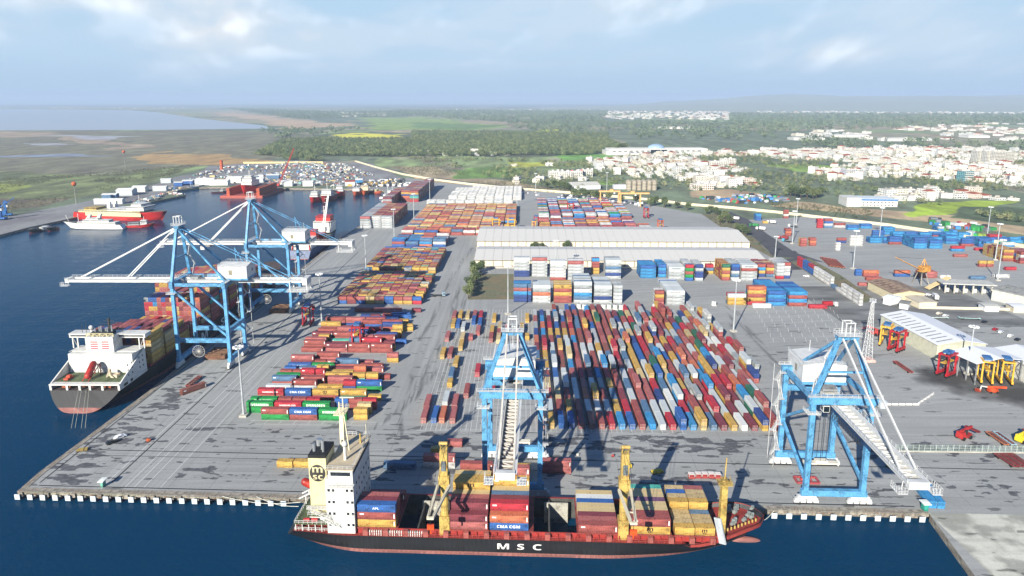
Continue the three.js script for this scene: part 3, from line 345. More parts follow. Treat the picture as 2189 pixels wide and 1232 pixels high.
far(1901, 523, 12.19, 2, ['rust', 'blue', 'blue'], BB, 117); far(1954, 532, 12.19, 8, ['sky', 'sky', 'blue', 'blue'], BB, 118); far(1987, 532, 12.19, 6, ['sky', 'sky', 'blue'], BB, 119); far(2034, 538, 12.19, 1, ['sky', 'red'], MIX, 120); far(2022, 522, 12.19, 5, ['sky', 'blue', 'sky'], BB, 121); far(2055, 527, 12.19, 1, ['rust', 'blue', 'blue'], BB, 122); far(2092, 528, 12.19, 3, ['blue', 'sky', 'blue'], BB, 123); far(2114, 518, 12.19, 2, ['blue', 'blue', 'red'], MIX, 124); far(2142, 530, 12.19, 2, ['sky', 'white'], MIX, 125); far(2005, 500, 6.06, 4, ['sky', 'sky', 'pale'], BB, 126); far(2040, 550, 12.19, 1, ['rose'], MIX, 127); far(2093, 571, 12.19, 1, ['rust', 'yellow:msc'], MIX, 128); far(2144, 559, 12.19, 10, ['rust', 'yellow:msc', 'rust', 'yellow:msc'], { yellow: 2, rust: 2, tan: 2 }, 129); far(2180, 564, 12.19, 8, ['rust', 'maroon', 'white', 'rust'], MIX, 130); far(2085, 536, 9, 1, ['red'], MIX, 131); far(2150, 578, 9, 1, ['red'], MIX, 132);
far(1846, 592, 12.19, 1, ['rust', 'orange'], MIX, 133); far(1829, 590, 5, 1, ['blue', 'blue'], MIX, 134); far(1913, 592, 12.19, 1, ['blue', 'orange'], MIX, 135); far(1968, 595, 13, 3, ['rose', 'rose'], { rose: 1 }, 136); far(1836, 612, 12.19, 1, ['rose'], MIX, 137); far(1852, 570 + 30, 12.19, 1, ['rust'], MIX, 138); far(2010, 596, 8, 1, ['white'], MIX, 139); far(2075, 598, 12.19, 1, ['steel'], MIX, 140); far(2125, 594, 12.19, 1, ['white'], MIX, 141);
block('far', 1860, 520, 1.3, 1.0, 2, 13, 12.19, 3, 3, () => 2, BB, 145); block('far', 1912, 508, 1.3, 1.0, 6, 13, 12.19, 3, 3, (i, k, r) => r() < 0.15 ? 1 : 2, { sky: 8, blue: 5, rust: 1 }, 146); block('far', 1990, 519, 1.3, 1.0, 8, 13, 12.19, 3, 3, (i, k, r) => r() < 0.2 ? 1 : 2, { sky: 8, blue: 6, red: 1 }, 147);
// wall of white boxes along the gate road
for (let k = 0; k < 11; k++) { const t = k / 10, p = P(lerp(1712, 1832, t), lerp(570, 648, t)), q = P(lerp(1712, 1832, t) + 8, lerp(570, 648, t) + 5.2), ang = Math.atan2(-(q[1] - p[1]), q[0] - p[0]); for (let h = 0; h < (k === 6 || k === 7 ? 1 : 3); h++) put('far', p[0], h * CH, p[1], ang, 12.0, k < 1 ? 'red' : k < 3 ? pick(rng(k * 7 + h), { blue: 2, red: 1, steel: 1 }) : k === 6 ? 'steel' : 'white', { tier: h, top: h === 2, first: true, logo: k > 3 ? 'maersk' : null }); }
// boxes standing on the quays
const Q1 = [[592, 1000, 6.06, ['yellow'], 'msc', 0], [628, 1000, 6.06, ['yellow'], 'msc', 0], [820, 1004, 12.19, ['steel'], 'maersk', 0], [921, 972, 6.06, ['yellow'], 'msc', 0], [956, 956, 6.06, ['rose'], null, 0], [905, 1001, 12.19, ['white', 'rose'], null, 0], [984, 1018, 12.19, ['yellow', 'rust'], 'msc', 0], [1100, 1010, 6.06, ['yellow'], 'msc', 0], [1152, 1012, 12.19, ['rose', 'rose'], null, 0]];
for (const [u, v, L, cs, lg] of Q1) { const p = P(u, v); cs.forEach((c, t) => put('quay', p[0] + L / 2 * Math.cos(FA), t * CH, p[1] + L / 2 * Math.sin(FA) - 1.2, -FA, L, c, { tier: t, top: t === cs.length - 1, first: true, logo: c === 'yellow' || c === 'steel' ? lg : null })); }
{ const p = P(378, 845); put('quay', p[0] + 5.6, 0, p[1] - 5, 0.95, 12.19, 'brown', { tier: 0, top: true, first: true }); }
// blue pair by the quay end
{ const p = P(1995, 1085); put('quay', p[0] + 0.5, 0, p[1] - 5.5, -Math.PI / 2 - 0.16, 12.19, 'sky', { tier: 0, top: true, first: true }); put('quay', p[0] + 3.2, 0, p[1] - 5.2, -Math.PI / 2 - 0.16, 12.19, 'sky', { tier: 0, top: true, first: true }); }
// ---------- ship-to-shore cranes ----------
const craneBlue = paint('#5b9fce', 0.5), craneWhite = paint('#c6c9ca', 0.55), rustWhite = paint('#bcb9b3', 0.7), greyMetal = paint('#8c9296', 0.6), glass = new THREE.MeshPhysicalMaterial({ color: '#16222b', roughness: 0.08, metalness: 0.1 }), darkSteel = paint('#2d3033', 0.7), hazard = paint('#b9b2ac', 0.6), redPaint = paint('#b8202c', 0.5), tyre = paint('#1b1b1c', 0.95);
function stsCrane(label, [x, z], turn, c) {
  const o = thing('ship_to_shore_crane', label, 'crane', [x, 0, z], turn, 'blue quay cranes'), G = -c.gauge, h = c.half, H = c.portal, A = c.apex, y0 = 3.2, lw = 1.7;
  for (const bx of [0, G]) for (const s of [-1, 1]) { const b = new B(), cz = s * (h - 0.6); b.box(bx, 2.2, cz, 1.3, 1.3, 6.4); for (const k of [-2.2, 2.2]) { b.box(bx, 1.5, cz + k, 1.1, 1.0, 3.4); for (const j of [-1.1, 1.1]) b.box(bx, 0.75, cz + k + j, 1.0, 0.95, 1.8); } const m = obj('bogie', b, craneWhite, o);
    const w = new B(); for (let k = 0; k < 8; k++) w.tube([bx - 0.35, 0.45, cz - 3.7 + k * 1.06], [bx + 0.35, 0.45, cz - 3.7 + k * 1.06], 0.42, 0.42, 10); obj('wheels', w, darkSteel, m).userData.kind = 'stuff'; }
  for (const bx of [0, G]) obj('sill_beam', new B().box(bx, y0 + 0.3, 0, 1.7, 2.2, 2 * h + 3), craneBlue, o);
  for (const bx of [0, G]) for (const s of [-1, 1]) obj('leg', new B().bar([bx, y0 + 1, s * h], [bx, H, s * h * c.lean], lw, lw * 0.95), craneBlue, o);
  for (const bx of [0, G]) obj('portal_beam', new B().box(bx, H - 2.4, 0, 1.9, 3.0, 2 * h * c.lean + 3.4), craneBlue, o);
  for (const s of [-1, 1]) { const zz = s * h * c.lean; obj('tie_beam', new B().bar([0.4, H - 1, zz], [G - 0.4, H - 1, zz], 1.1, 1.7), craneBlue, o);
    if (c.kbrace) { obj('brace', new B().bar([0, H - 4, zz], [G, H * 0.5, s * h], 0.95), craneBlue, o); obj('brace', new B().bar([G, H * 0.48, s * h], [0, y0 + 5, s * h], 1.0), craneBlue, o); }
    else { obj('tie_beam', new B().bar([0, 15, s * h], [G, 15, s * h], 1.5, 2.2), craneBlue, o); obj('brace', new B().bar([0, H - 3.5, zz], [G, 17, s * h], 1.1), craneBlue, o); } }
  obj('cross_beam', new B().box(G, c.kbrace ? H - 9 : 19, 0, 1.5, 2, 2 * h), craneBlue, o);
  // A-frame
  const az = c.apexHalf; for (const s of [-1, 1]) { obj('mast_leg', new B().bar([0, H, s * h * c.lean], [-1.4, A, s * az], 1.35), craneBlue, o); obj('back_stay', new B().bar([-1.6, A - 1, s * az], [G, H, s * h * c.lean * 0.75], 0.95), craneBlue, o); }
  const top = new B().box(-1.4, A - 0.8, 0, 2.6, 1.6, 2 * az + 2.2); obj('mast_head', top, craneBlue, o);
  const cage = new B(); cage.rail([[-3.4, A + 0.8, -az - 1.5], [1, A + 0.8, -az - 1.5], [1, A + 0.8, az + 1.5], [-3.4, A + 0.8, az + 1.5], [-3.4, A + 0.8, -az - 1.5]], 1.2, 0.08); cage.box(-1.2, A + 0.75, 0, 4.6, 0.08, 2 * az + 3.2); for (const s of [-1, 1]) for (const k of [-2.6, 0.4]) cage.bar([k, A + 0.8, s * 1.4], [k, A + 5.2, s * 1.4], 0.3); for (const k of [-2.6, 0.4]) cage.bar([k, A + 5.2, -1.6], [k, A + 5.2, 1.6], 0.35); for (const s of [-1, 1]) cage.bar([-2.6, A + 5.2, s * 1.4], [0.4, A + 5.2, s * 1.4], 0.3); obj('mast_platform', cage, craneWhite, o);
  obj('cross_tie', new B().bar([-0.4, lerp(H, A, 0.42), -lerp(h * c.lean, az, 0.42)], [-0.4, lerp(H, A, 0.42), lerp(h * c.lean, az, 0.42)], 0.6), craneBlue, o);
  // boom: twin girders, ties, walkway
  const by = c.boomY, bz = 2.2, T = c.out, E = G - c.back, boom = new B();
  for (const s of [-1, 1]) { boom.box((T + 1.5) / 2, by, s * bz, T - 1.5, 1.7, 0.5); boom.box((E + 1.4) / 2, by, s * bz, -E + 1.4, 1.7, 0.5); }
  const nT = Math.round((T - E) / 2.6); for (let i = 0; i <= nT; i++) { const xa = lerp(E + 0.5, T - 0.6, i / nT), xb = lerp(E + 0.5, T - 0.6, (i + 1) / nT); boom.box(xa, by + 0.5, 0, 0.3, 0.45, 2 * bz); if (i < nT) boom.bar([xa, by + 0.7, i % 2 ? bz : -bz], [xb, by + 0.7, i % 2 ? -bz : bz], 0.22); } obj('boom', boom, c.rusty ? rustWhite : craneWhite, o);
  obj('boom_grating', new B().box((T + E) / 2, by + 0.2, 0, T - E - 1.5, 0.1, 2 * bz - 0.6), paint(c.rusty ? '#a89c90' : '#b9b8b2', 0.85), o);
  const wk = new B(); for (const s of [-1, 1]) { wk.box((T + E) / 2, by + 1.6, s * (bz + 0.7), T - E, 0.08, 0.7); wk.rail([[E, by + 1.65, s * (bz + 1.05)], [T, by + 1.65, s * (bz + 1.05)]], 1.1, 0.08, 2.4); } obj('boom_walkway', wk, craneWhite, o);
  const tip = new B(); for (const s of [-1, 1]) { tip.box(T - 1, by - 1.2, s * 4.6, 4.2, 0.12, 2.6); tip.rail([[T - 3, by - 1.1, s * 5.8], [T + 1, by - 1.1, s * 5.8], [T + 1, by - 1.1, s * 3.3]], 1.8, 0.09, 1); tip.bar([T - 2, by - 1.2, s * 3.4], [T - 2, by + 1, s * 3.2], 0.2); } tip.box(T - 0.6, by - 0.2, 0, 1.8, 2.2, 5.4); obj('boom_tip', tip, craneWhite, o);
  for (const s of [-1, 1]) { for (const k of c.stays) obj('forestay', new B().bar([-0.6, A - 0.3, s * az * 0.8], [T * k, by + 2.3, s * bz], 0.5, 0.55), c.rusty ? rustWhite : craneWhite, o); obj('rear_stay', new B().bar([-2, A - 0.5, s * az * 0.7], [E + c.back * 0.25, by + 2, s * bz], 0.32), craneBlue, o); }
  if (!c.kbrace) obj('stay_strut', new B().bar([G - 4, by + 2, 0], [G - 2.5, lerp(by, A, 0.62), 0], 0.28).bar([G - 8, by + 8, 0], [G - 2.5, lerp(by, A, 0.62), 0], 0.28), craneBlue, o);
  // machinery house
  const hx = G + c.houseX, hy = by + 3.2, hl = 15, hh = 6.4, hw = c.kbrace ? 15.5 : 12, house = new B(); house.box(hx, hy, 0, hl, hh, hw); const ms = obj('machinery_house', house, craneWhite, o);
  obj('roof', new B().quad([hx - hl / 2 - 0.3, hy + hh + 0.1, hw / 2 + 0.3], [hx + hl / 2 + 0.3, hy + hh + 0.1, hw / 2 + 0.3], [hx + hl / 2 + 0.3, hy + hh + 1.1, 0], [hx - hl / 2 - 0.3, hy + hh + 1.1, 0]).quad([hx - hl / 2 - 0.3, hy + hh + 1.1, 0], [hx + hl / 2 + 0.3, hy + hh + 1.1, 0], [hx + hl / 2 + 0.3, hy + hh + 0.1, -hw / 2 - 0.3], [hx - hl / 2 - 0.3, hy + hh + 0.1, -hw / 2 - 0.3]).tri([hx + hl / 2, hy + hh, hw / 2], [hx + hl / 2, hy + hh, -hw / 2], [hx + hl / 2, hy + hh + 1.05, 0]).tri([hx - hl / 2, hy + hh, hw / 2], [hx - hl / 2, hy + hh, -hw / 2], [hx - hl / 2, hy + hh + 1.05, 0]), craneWhite, ms);
  for (const s of [-1, 1]) obj('door', new B().box(hx + 1, hy + 1.8, s * (hw / 2 + 0.03), 1.9, 2.6, 0.05), paint('#8d8a78', 0.7), ms); obj('vent', new B().box(hx - hl / 2 - 0.03, hy + 2.4, 1.5, 0.05, 1.6, 2.4), greyMetal, ms); obj('frame', new B().box(hx, hy - 0.9, 0, hl + 1, 0.9, hw + 0.6), craneBlue, ms);
  const hr = new B(); hr.rail([[hx - hl / 2, hy + hh + 0.2, hw / 2], [hx + hl / 2, hy + hh + 0.2, hw / 2], [hx + hl / 2, hy + hh + 0.2, -hw / 2]], 1.1, 0.07, 2); hr.bar([hx - 5, hy + hh + 1, 1], [hx - 5, hy + hh + 5, 1], 0.16); obj('roof_rail', hr, craneWhite, ms);
  // trolley, cab, ropes and spreader
  const tx = c.trolley, tr = obj('trolley', new B().box(tx, by - 1.3, 0, 6, 1.4, 6.2).box(tx, by + 2.2, 0, 4.4, 0.8, 5.2), greyMetal, o); const cab = obj('cabin', new B().box(tx + 4.2, by - 4.2, 2.2, 2.6, 2.7, 2.2), craneWhite, tr); obj('window', new B().box(tx + 5.55, by - 4.0, 2.2, 0.06, 2.0, 1.9).box(tx + 4.2, by - 3.6, 3.34, 1.8, 1.3, 0.06), glass, tr);
  if (c.spreader) { const sy = c.spreader, sp = new B(); for (const a of [-1.6, 1.6]) for (const b of [-1, 1]) sp.tube([tx + a, by - 1, b], [tx + a, sy + 1.4, b], 0.07, 0.07, 5); obj('rope', sp, darkSteel, tr); obj('spreader', new B().box(tx, sy, 0, 2.2, 0.5, 12.1).box(tx, sy + 0.5, 0, 2.0, 0.9, 4.2).box(tx, sy - 0.4, -5.8, 2.4, 0.5, 0.4).box(tx, sy - 0.4, 5.8, 2.4, 0.5, 0.4), paint('#d7d3c4', 0.6), tr); }
  // portal walkways and counterweight platform behind
  for (const bx of [1.5, G - 1.5]) { const pw = new B(); pw.box(bx, H + 0.65, 0, 1.2, 0.08, 2 * h * c.lean + 5); pw.rail([[bx + 0.5, H + 0.7, -h * c.lean - 2.5], [bx + 0.5, H + 0.7, h * c.lean + 2.5]], 1.1, 0.08, 2); obj('portal_walkway', pw, craneWhite, o); } for (const s of [-1, 1]) { const pw = new B(); pw.box(0.2, H - 5.5, s * (h * c.lean + 0.3), 4.6, 0.15, 4.4); pw.rail([[2.4, H - 5.4, s * (h * c.lean - 1.9)], [2.4, H - 5.4, s * (h * c.lean + 2.4)], [-2, H - 5.4, s * (h * c.lean + 2.4)]], 1.1, 0.08, 1.4); obj('leg_platform', pw, craneWhite, o); }
  const bk = new B(); bk.box(E + 5, by - 4.4, 0, 11, 0.25, 10); bk.rail([[E - 0.5, by - 4.2, -5], [E + 10.5, by - 4.2, -5], [E + 10.5, by - 4.2, 5], [E - 0.5, by - 4.2, 5], [E - 0.5, by - 4.2, -5]], 1.3, 0.1, 1.8); for (const a of [E + 0.5, E + 9.5]) for (const s of [-1, 1]) bk.bar([a, by - 4.4, s * 3.2], [a, by + 1, s * 3.2], 0.4); bk.box(E + 1.5, by - 1, 0, 2.6, 3.6, 7.5); obj('rear_platform', bk, craneWhite, o);
  // stair tower on the land legs
  const stz = c.stairSide * (h + 2.2), tower = new B(); const lv = Math.round((H - 4) / 5.2); for (let i = 0; i < lv; i++) { const ya = 3 + i * (H - 4) / lv, yb = 3 + (i + 1) * (H - 4) / lv, f = i % 2 ? 1 : -1; tower.stairs([G + f * 2.2, ya, stz], [G - f * 2.2, yb, stz], 0.8); tower.box(G - f * 2.9, yb - 0.08, stz, 1.6, 0.12, 2.2); } for (const a of [-3.4, 3.4]) tower.bar([G + a, 1, stz + 1.1], [G + a, H, stz + 1.1], 0.14); obj('stair_tower', tower, craneWhite, o);
  // festoon loops below the girder, cable reel, cabinets
  const fs = new B(); for (let i = 0; i < 14; i++) { const xa = lerp(-1, T * 0.45, i / 14), xb = lerp(-1, T * 0.45, (i + 1) / 14); for (let k = 0; k < 6; k++) { const q = (t) => [lerp(xa, xb, t), by - 0.2 - Math.sin(t * Math.PI) * 2.0, 3.4]; fs.bar(q(k / 6), q((k + 1) / 6), 0.12); } } obj('festoon_cable', fs, darkSteel, o);
  const rl = new B(); for (let k = 0; k < 16; k++) { const a = k / 16 * Math.PI * 2; rl.bar([G * 0.42, 9.5, c.stairSide * -(h + 1.4)], [G * 0.42 + Math.cos(a) * 3.2, 9.5 + Math.sin(a) * 3.2, c.stairSide * -(h + 1.4)], 0.1); const b = (k + 1) / 16 * Math.PI * 2; rl.bar([G * 0.42 + Math.cos(a) * 3.2, 9.5 + Math.sin(a) * 3.2, c.stairSide * -(h + 1.4)], [G * 0.42 + Math.cos(b) * 3.2, 9.5 + Math.sin(b) * 3.2, c.stairSide * -(h + 1.4)], 0.12); } if (!c.kbrace) obj('cable_reel', rl, rustWhite, o);
  const lad = new B(); let zs = c.stairSide; for (let i = 0; i < 5; i++) { const t0 = i / 5, t1 = (i + 1) / 5, ya = lerp(H, A, t0), yb = lerp(H, A, t1), za = lerp(h * c.lean, az, t0) * zs, zb = lerp(h * c.lean, az, t1) * zs; lad.stairs([-2 - (i % 2) * 2, ya, za], [-2 - ((i + 1) % 2) * 2, yb, zb], 0.7); } obj('mast_stair', lad, craneWhite, o);
  return o;
}
const FC = { gauge: 26.2, half: 9.7, portal: 40, apex: 61, lean: 1, apexHalf: 2.3, boomY: 35.5, out: 48, back: 13, houseX: 3, kbrace: true, stays: [0.86], stairSide: -1, rusty: true, trolley: -8, spreader: 17 };
{ const p = front(178.4, 4.4), q = front(290, 4.4); stsCrane('blue quay crane whose white boom reaches over the moored container ship', p, -Math.PI / 2 - FA, FC);
  stsCrane('blue quay crane on the bare quay end with its boom lowered over empty water', q, -Math.PI / 2 - FA, { ...FC, rusty: false, stairSide: 1, trolley: -12, spreader: 9, stays: [0.87] }); }
const LC = { gauge: 27, half: 10, portal: 46, apex: 74, lean: 1, apexHalf: 2.2, boomY: 44.2, out: 60, back: 41, houseX: -3, kbrace: false, stays: [0.46, 0.88], stairSide: 1, rusty: false, trolley: -8, spreader: 0 };
stsCrane('tall blue crane with white machinery house beside the stern of the big black ship', [-175.2, -350], Math.PI - 0.008, LC);
stsCrane('tall blue crane further along the long quay behind its twin', [-173.6, -446], Math.PI - 0.008, { ...LC, trolley: 30 });

// ---------- ships ----------
function hullParts(o, L, Bm, c) {   // local x to the bow, y from the waterline, deck(t) height
  const N = 60, lev = 7, hb = (t, f) => { const st = sm(-0.02, c.sternRun ?? 0.16, t), deckB = lerp(c.transom ?? 0.86, 1, sm(0, 0.12, t)) * (t > c.bowDeck ? Math.sqrt(Math.max(0, 1 - Math.pow((t - c.bowDeck) / (1 - c.bowDeck), 2.0))) : 1), wl = lerp(c.sternWl ?? 0.45, 1, st) * (t > c.bowWl ? Math.pow(Math.max(0, 1 - Math.pow((t - c.bowWl) / (0.985 - c.bowWl), 1.7)), 0.8) : 1); return lerp(t > 0.985 ? 0 : wl, deckB, Math.pow(f, t < 0.3 ? c.flare ?? 0.75 : 0.75)) * Bm / 2; };
  const rise = (t) => -1.3 + (c.counter ?? 0) * Math.pow(Math.max(0, 1 - t / 0.14), 1.6);
  const rakeX = (t, f) => (t - 0.5) * L + sm(0.8, 1, t) * (f - 0.4) * (c.rake ?? 5) - sm(0.15, 0, t) * (1 - f) * (c.sternRake ?? 4);
  const pt = (i, y, s) => { const t = i / N, dk = c.deck(t), f = t < 0.3 ? clamp((y - rise(t) - 0.02) / (dk - rise(t))) : clamp(y / dk); return [rakeX(t, f), y, s * Math.max(0.05, hb(t, f))]; };
  const low = new B(), up = new B(), yl = (k) => rise(k / N), yb0 = (k) => Math.max(c.boot, yl(k)), sub = 4;
  for (const s of [-1, 1]) for (let i = 0; i < N; i++) { for (let j = 0; j < sub; j++) { const ya = (k) => lerp(yl(k), yb0(k), j / sub), yb = (k) => lerp(yl(k), yb0(k), (j + 1) / sub); if (yb0(i) > yl(i) || yb0(i + 1) > yl(i + 1)) low.quad(pt(i, ya(i), s), pt(i + 1, ya(i + 1), s), pt(i + 1, yb(i + 1), s), pt(i, yb(i), s)); } for (let j = 0; j < lev; j++) { const ya = (k) => lerp(yb0(k), c.deck(k / N), j / lev), yb = (k) => lerp(yb0(k), c.deck(k / N), (j + 1) / lev); up.quad(pt(i, ya(i), s), pt(i + 1, ya(i + 1), s), pt(i + 1, yb(i + 1), s), pt(i, yb(i), s)); } }
  for (let j = 0; j < lev; j++) { const a = lerp(yb0(0), c.deck(0), j / lev), b = lerp(yb0(0), c.deck(0), (j + 1) / lev); up.quad(pt(0, a, -1), pt(0, a, 1), pt(0, b, 1), pt(0, b, -1)); } for (let j = 0; j < sub; j++) { const a = lerp(yl(0), yb0(0), j / sub), b = lerp(yl(0), yb0(0), (j + 1) / sub); if (yb0(0) > yl(0)) low.quad(pt(0, a, -1), pt(0, a, 1), pt(0, b, 1), pt(0, b, -1)); }
  obj('hull', up, c.hullMat, o); obj('boot_topping', low, c.bootMat, o);
  const dk = new B(), drop = c.bulwark ?? 0; for (let i = 0; i < N; i++) { const t0 = i / N, t1 = (i + 1) / N, xm = rakeX((t0 + t1) / 2, 1), a = pt(i, c.deck(t0), 1), b = pt(i + 1, c.deck(t1), 1), d = (t) => c.deck(t) - (t > 0.84 ? drop : 0.02), y0 = d(t0), y1 = d(t1), hole = c.hatch && xm > c.hatch[0] && xm < c.hatch[1];
    if (hole) for (const s of [-1, 1]) dk.quad([a[0], y0, s * c.hatch[2]], [b[0], y1, s * c.hatch[2]], [b[0], y1, s * b[2]], [a[0], y0, s * a[2]]); else dk.quad([a[0], y0, -a[2]], [b[0], y1, -b[2]], [b[0], y1, b[2]], [a[0], y0, a[2]]); } obj('deck', dk, c.deckMat, o);
  if (drop) { const bw = new B(); for (const s of [-1, 1]) for (let i = Math.floor(N * 0.85); i < N; i++) { const a = pt(i, c.deck(i / N), s), b = pt(i + 1, c.deck((i + 1) / N), s), q = (v, k) => [v[0] - (k ? 0.1 : 0.02), v[1] - (k ? drop : 0), v[2] * (k ? 0.985 : 0.97)]; bw.quad(q(a, 1), q(b, 1), q(b, 0), q(a, 0)); } obj('bulwark', bw, c.deckMat, o); }
  return { pt, hb }; }
const winMat = paint('#20272e', 0.25, 0, null), whiteShip = paint('#cdcecb', 0.5), cream = paint('#c9c199', 0.5), deckRed = paint('#93362f', 0.75), deckGreen = paint('#5f6f4c', 0.75), hullGrime = dataTex(512, 512, (i, j) => { const u = i / 512, v = j / 512, a = tn(u, v * 0.1 + 0.2, 44), b = tn(u, v, 12), r = sm(0.70, 0.85, tn(u + 0.2, v * 0.22, 70)); const g = 0.55 + 0.35 * b + (a - 0.5) * 0.5; return [clamp(g + r * 0.5), clamp(g + r * 0.25), clamp(g + r * 0.12)]; }), blackHull = new THREE.MeshStandardMaterial({ color: '#1f2125', roughness: 0.55, map: hullGrime, side: THREE.DoubleSide }), pinkBoot = paint('#96635d', 0.75), craneYellow = paint('#bfa65c', 0.5);
const winGeo = new B().box(0, 0, 0, 0.75, 0.85, 0.06).geo();
function windows(parent, list, rot = 0) { for (const [x, y, z] of list) { const m = obj('window', winGeo, winMat, parent); m.position.set(x, y, z); m.rotation.y = rot; } }
hullGrime.repeat.set(1 / 14, 1 / 14);
const SHIP = { x: 4.2, i: 0 };
{ // feeder ship alongside the front quay
  const L = 147, Bm = 22.6, c0 = front(183, -12.9), yaw = -FA, W = WATER;
  const o = thing('container_ship', 'black geared container ship with cream funnel moored along the front quay', 'ship', [c0[0], W, c0[1]], yaw);
  const deck = (t) => 5.7 + 3.6 * sm(0.86, 0.97, t) + 0.6 * sm(0.12, 0, t);
  hullParts(o, L, Bm, { deck, counter: 2.9, flare: 0.5, boot: 1.15, bowDeck: 0.80, bowWl: 0.66, rake: 7, transom: 0.93, sternWl: 0.3, hatch: [-52.5, 61, 9.4], hullMat: blackHull, bootMat: pinkBoot, deckMat: deckRed, bulwark: 1.3 });
  const bulb = new THREE.SphereGeometry(1, 16, 10); bulb.scale(5.5, 1.6, 1.5); bulb.translate(L / 2 - 1.5, -0.5, 0); obj('bulbous_bow', bulb, pinkBoot, o);
  const dx = -c0[0], X = (x) => (x + dx) / Math.cos(FA);   // world x -> ship x
  const wm = paint('#dcdcda', 0.6); for (const [ch, x] of [['M', -2.3], ['S', 3.2], ['C', 8.4]]) putText(ch, 1.95, wm, o, [X(x), 3.35, Bm / 2 + 0.03], [-0.02, 0, 0], 1.85);
  // coamings and hatch covers
  const co = new B(); for (const s of [-1, 1]) { co.box(4.2, 5.6, s * 9.55, 113.5, 1.9, 0.3); for (let x = -50; x < 60; x += 3.2) co.box(x, 5.7, s * 9.95, 0.35, 1.5, 0.6); } for (const x of [-52.5, 61]) co.box(x, 5.6, 0, 0.3, 1.9, 19.2); obj('hatch_coaming', co, paint('#9e3029', 0.7), o);
  const pads = new B(); for (let x = -50; x < 60; x += 6.4) pads.box(x, 5.72, 10.55, 1.6, 1.9, 1.2); obj('container_pedestals', pads, paint('#9c5750', 0.7), o).userData.kind = 'stuff';
  const hold = new B(); hold.box(-11, -1.0, 0, 82.5, 0.2, 18.8); for (const s of [-1, 1]) hold.quad([-52.4, -1, s * 9.38], [30.2, -1, s * 9.38], [30.2, 7.4, s * 9.38], [-52.4, 7.4, s * 9.38]); for (const x of [-52, -33.6, -20, 8.2, 18.2, 30]) hold.box(x, -1, 0, 0.5, 8.3, 18.6); obj('hold', hold, paint('#4a4c4a', 0.8), o);
  obj('hold_panel', new B().box(X(-26), -0.8, -5.5, 9, 8.6, 0.4), paint('#a9aaa2', 0.7), o); obj('hold_panel', new B().box(X(14.6), -0.8, -6.5, 8, 8.4, 0.4), paint('#a9aaa2', 0.7), o);
  for (const [a, b] of [[-49.5, -35.5], [-20, -6.8], [-6.4, 7.4], [20.6, 34.2], [37, 50.6], [51, 65]]) obj('hatch_cover', new B().box(X((a + b) / 2), 7.25, 0, b - a - 0.4, 0.5, 19.6), paint('#8a3a34', 0.7), o);
  // rails and deck clutter
  const rl = new B(); rl.rail([[-52, 5.75, 11.1], [0, 5.75, 11.15], [46, 5.75, 11.1]], 1.05, 0.08, 2); rl.rail([[-52, 5.75, -11.1], [46, 5.75, -11.1]], 1.05, 0.08, 3); obj('deck_rail', rl, paint('#b0504a', 0.6), o);
  const px = new B(); for (let k = 0; k < 26; k++) px.box(-48.6 + k * 0.72, 5.75, 10.7, 0.3, 1.7, 0.5); obj('pilot_ladder_rack', px, whiteShip, o);
  // accommodation
  const ax0 = X(-58), ax1 = X(-49.2), am = (ax0 + ax1) / 2, aw = ax1 - ax0, acc = new B(); acc.box(am, 6, 0.4, aw, 17.2, 20.6); acc.box(am + 0.6, 23.2, 0, aw - 1.2, 2.9, 21.6); const ac = obj('accommodation', acc, whiteShip, o);
  obj('wheelhouse_deck', new B().box(am + 0.4, 26.1, 0, aw, 0.25, 22.6), paint('#b7ab94', 0.8), ac); obj('window', new B().box(am + 0.6, 24.3, 10.85, aw - 2.6, 1.1, 0.06), winMat, ac); obj('window', new B().box(ax1 - 0.02, 24.3, 0, 0.06, 1.15, 20), winMat, ac);
  for (let k = 0; k < 4; k++) windows(ac, [[am - 3.4, 8.6 + k * 3.6, 10.75], [am - 2, 8.6 + k * 3.6, 10.75], [am + 2.4, 8.6 + k * 3.6, 10.75], [am + 3.9, 8.6 + k * 3.6, 10.75]]); windows(ac, [-8, -5, -2, 1, 4, 7].flatMap(z => [10, 13.4, 16.8, 20].map(y => [ax1 + 0.03, y, z])), Math.PI / 2);
  const bw = new B(); bw.box(am + 1, 21.6, 11.9, aw - 1, 0.2, 2.4); bw.rail([[ax0 + 1, 21.8, 13], [ax1 + 0.4, 21.8, 13]], 1.2, 0.08, 1.5); bw.rail([[ax0 - 0.2, 26.4, 11.1], [ax1, 26.4, 11.1], [ax1, 26.4, -11.1], [ax0, 26.4, -11.1]], 1.1, 0.08, 1.6); obj('bridge_wing', bw, whiteShip, ac);
  const mast = new B(); mast.bar([ax0 + 2, 26.2, -3], [ax0 + 2.2, 37.5, -3], 2.0, 1.4); mast.box(ax0 + 2, 37.5, -3, 3.6, 0.2, 6); mast.rail([[ax0 + 0.4, 37.6, -6], [ax0 + 3.8, 37.6, -6], [ax0 + 3.8, 37.6, 0], [ax0 + 0.4, 37.6, 0]], 1.1, 0.09, 1.2); for (const k of [-5, -1]) mast.bar([ax0 + 2, 37.6, k], [ax0 + 2, 41.4, k], 0.3); mast.bar([ax0 + 1, 41, -5.4], [ax0 + 6, 41.5, -4.4], 0.3); mast.bar([ax0 + 4.6, 26.2, -1], [ax0 + 3.2, 38, -1.5], 0.25); mast.bar([ax1 - 0.6, 26.3, -9], [ax1 - 0.6, 31, -9], 0.12); obj('radar_mast', mast, paint('#ddd6b4', 0.5), ac);
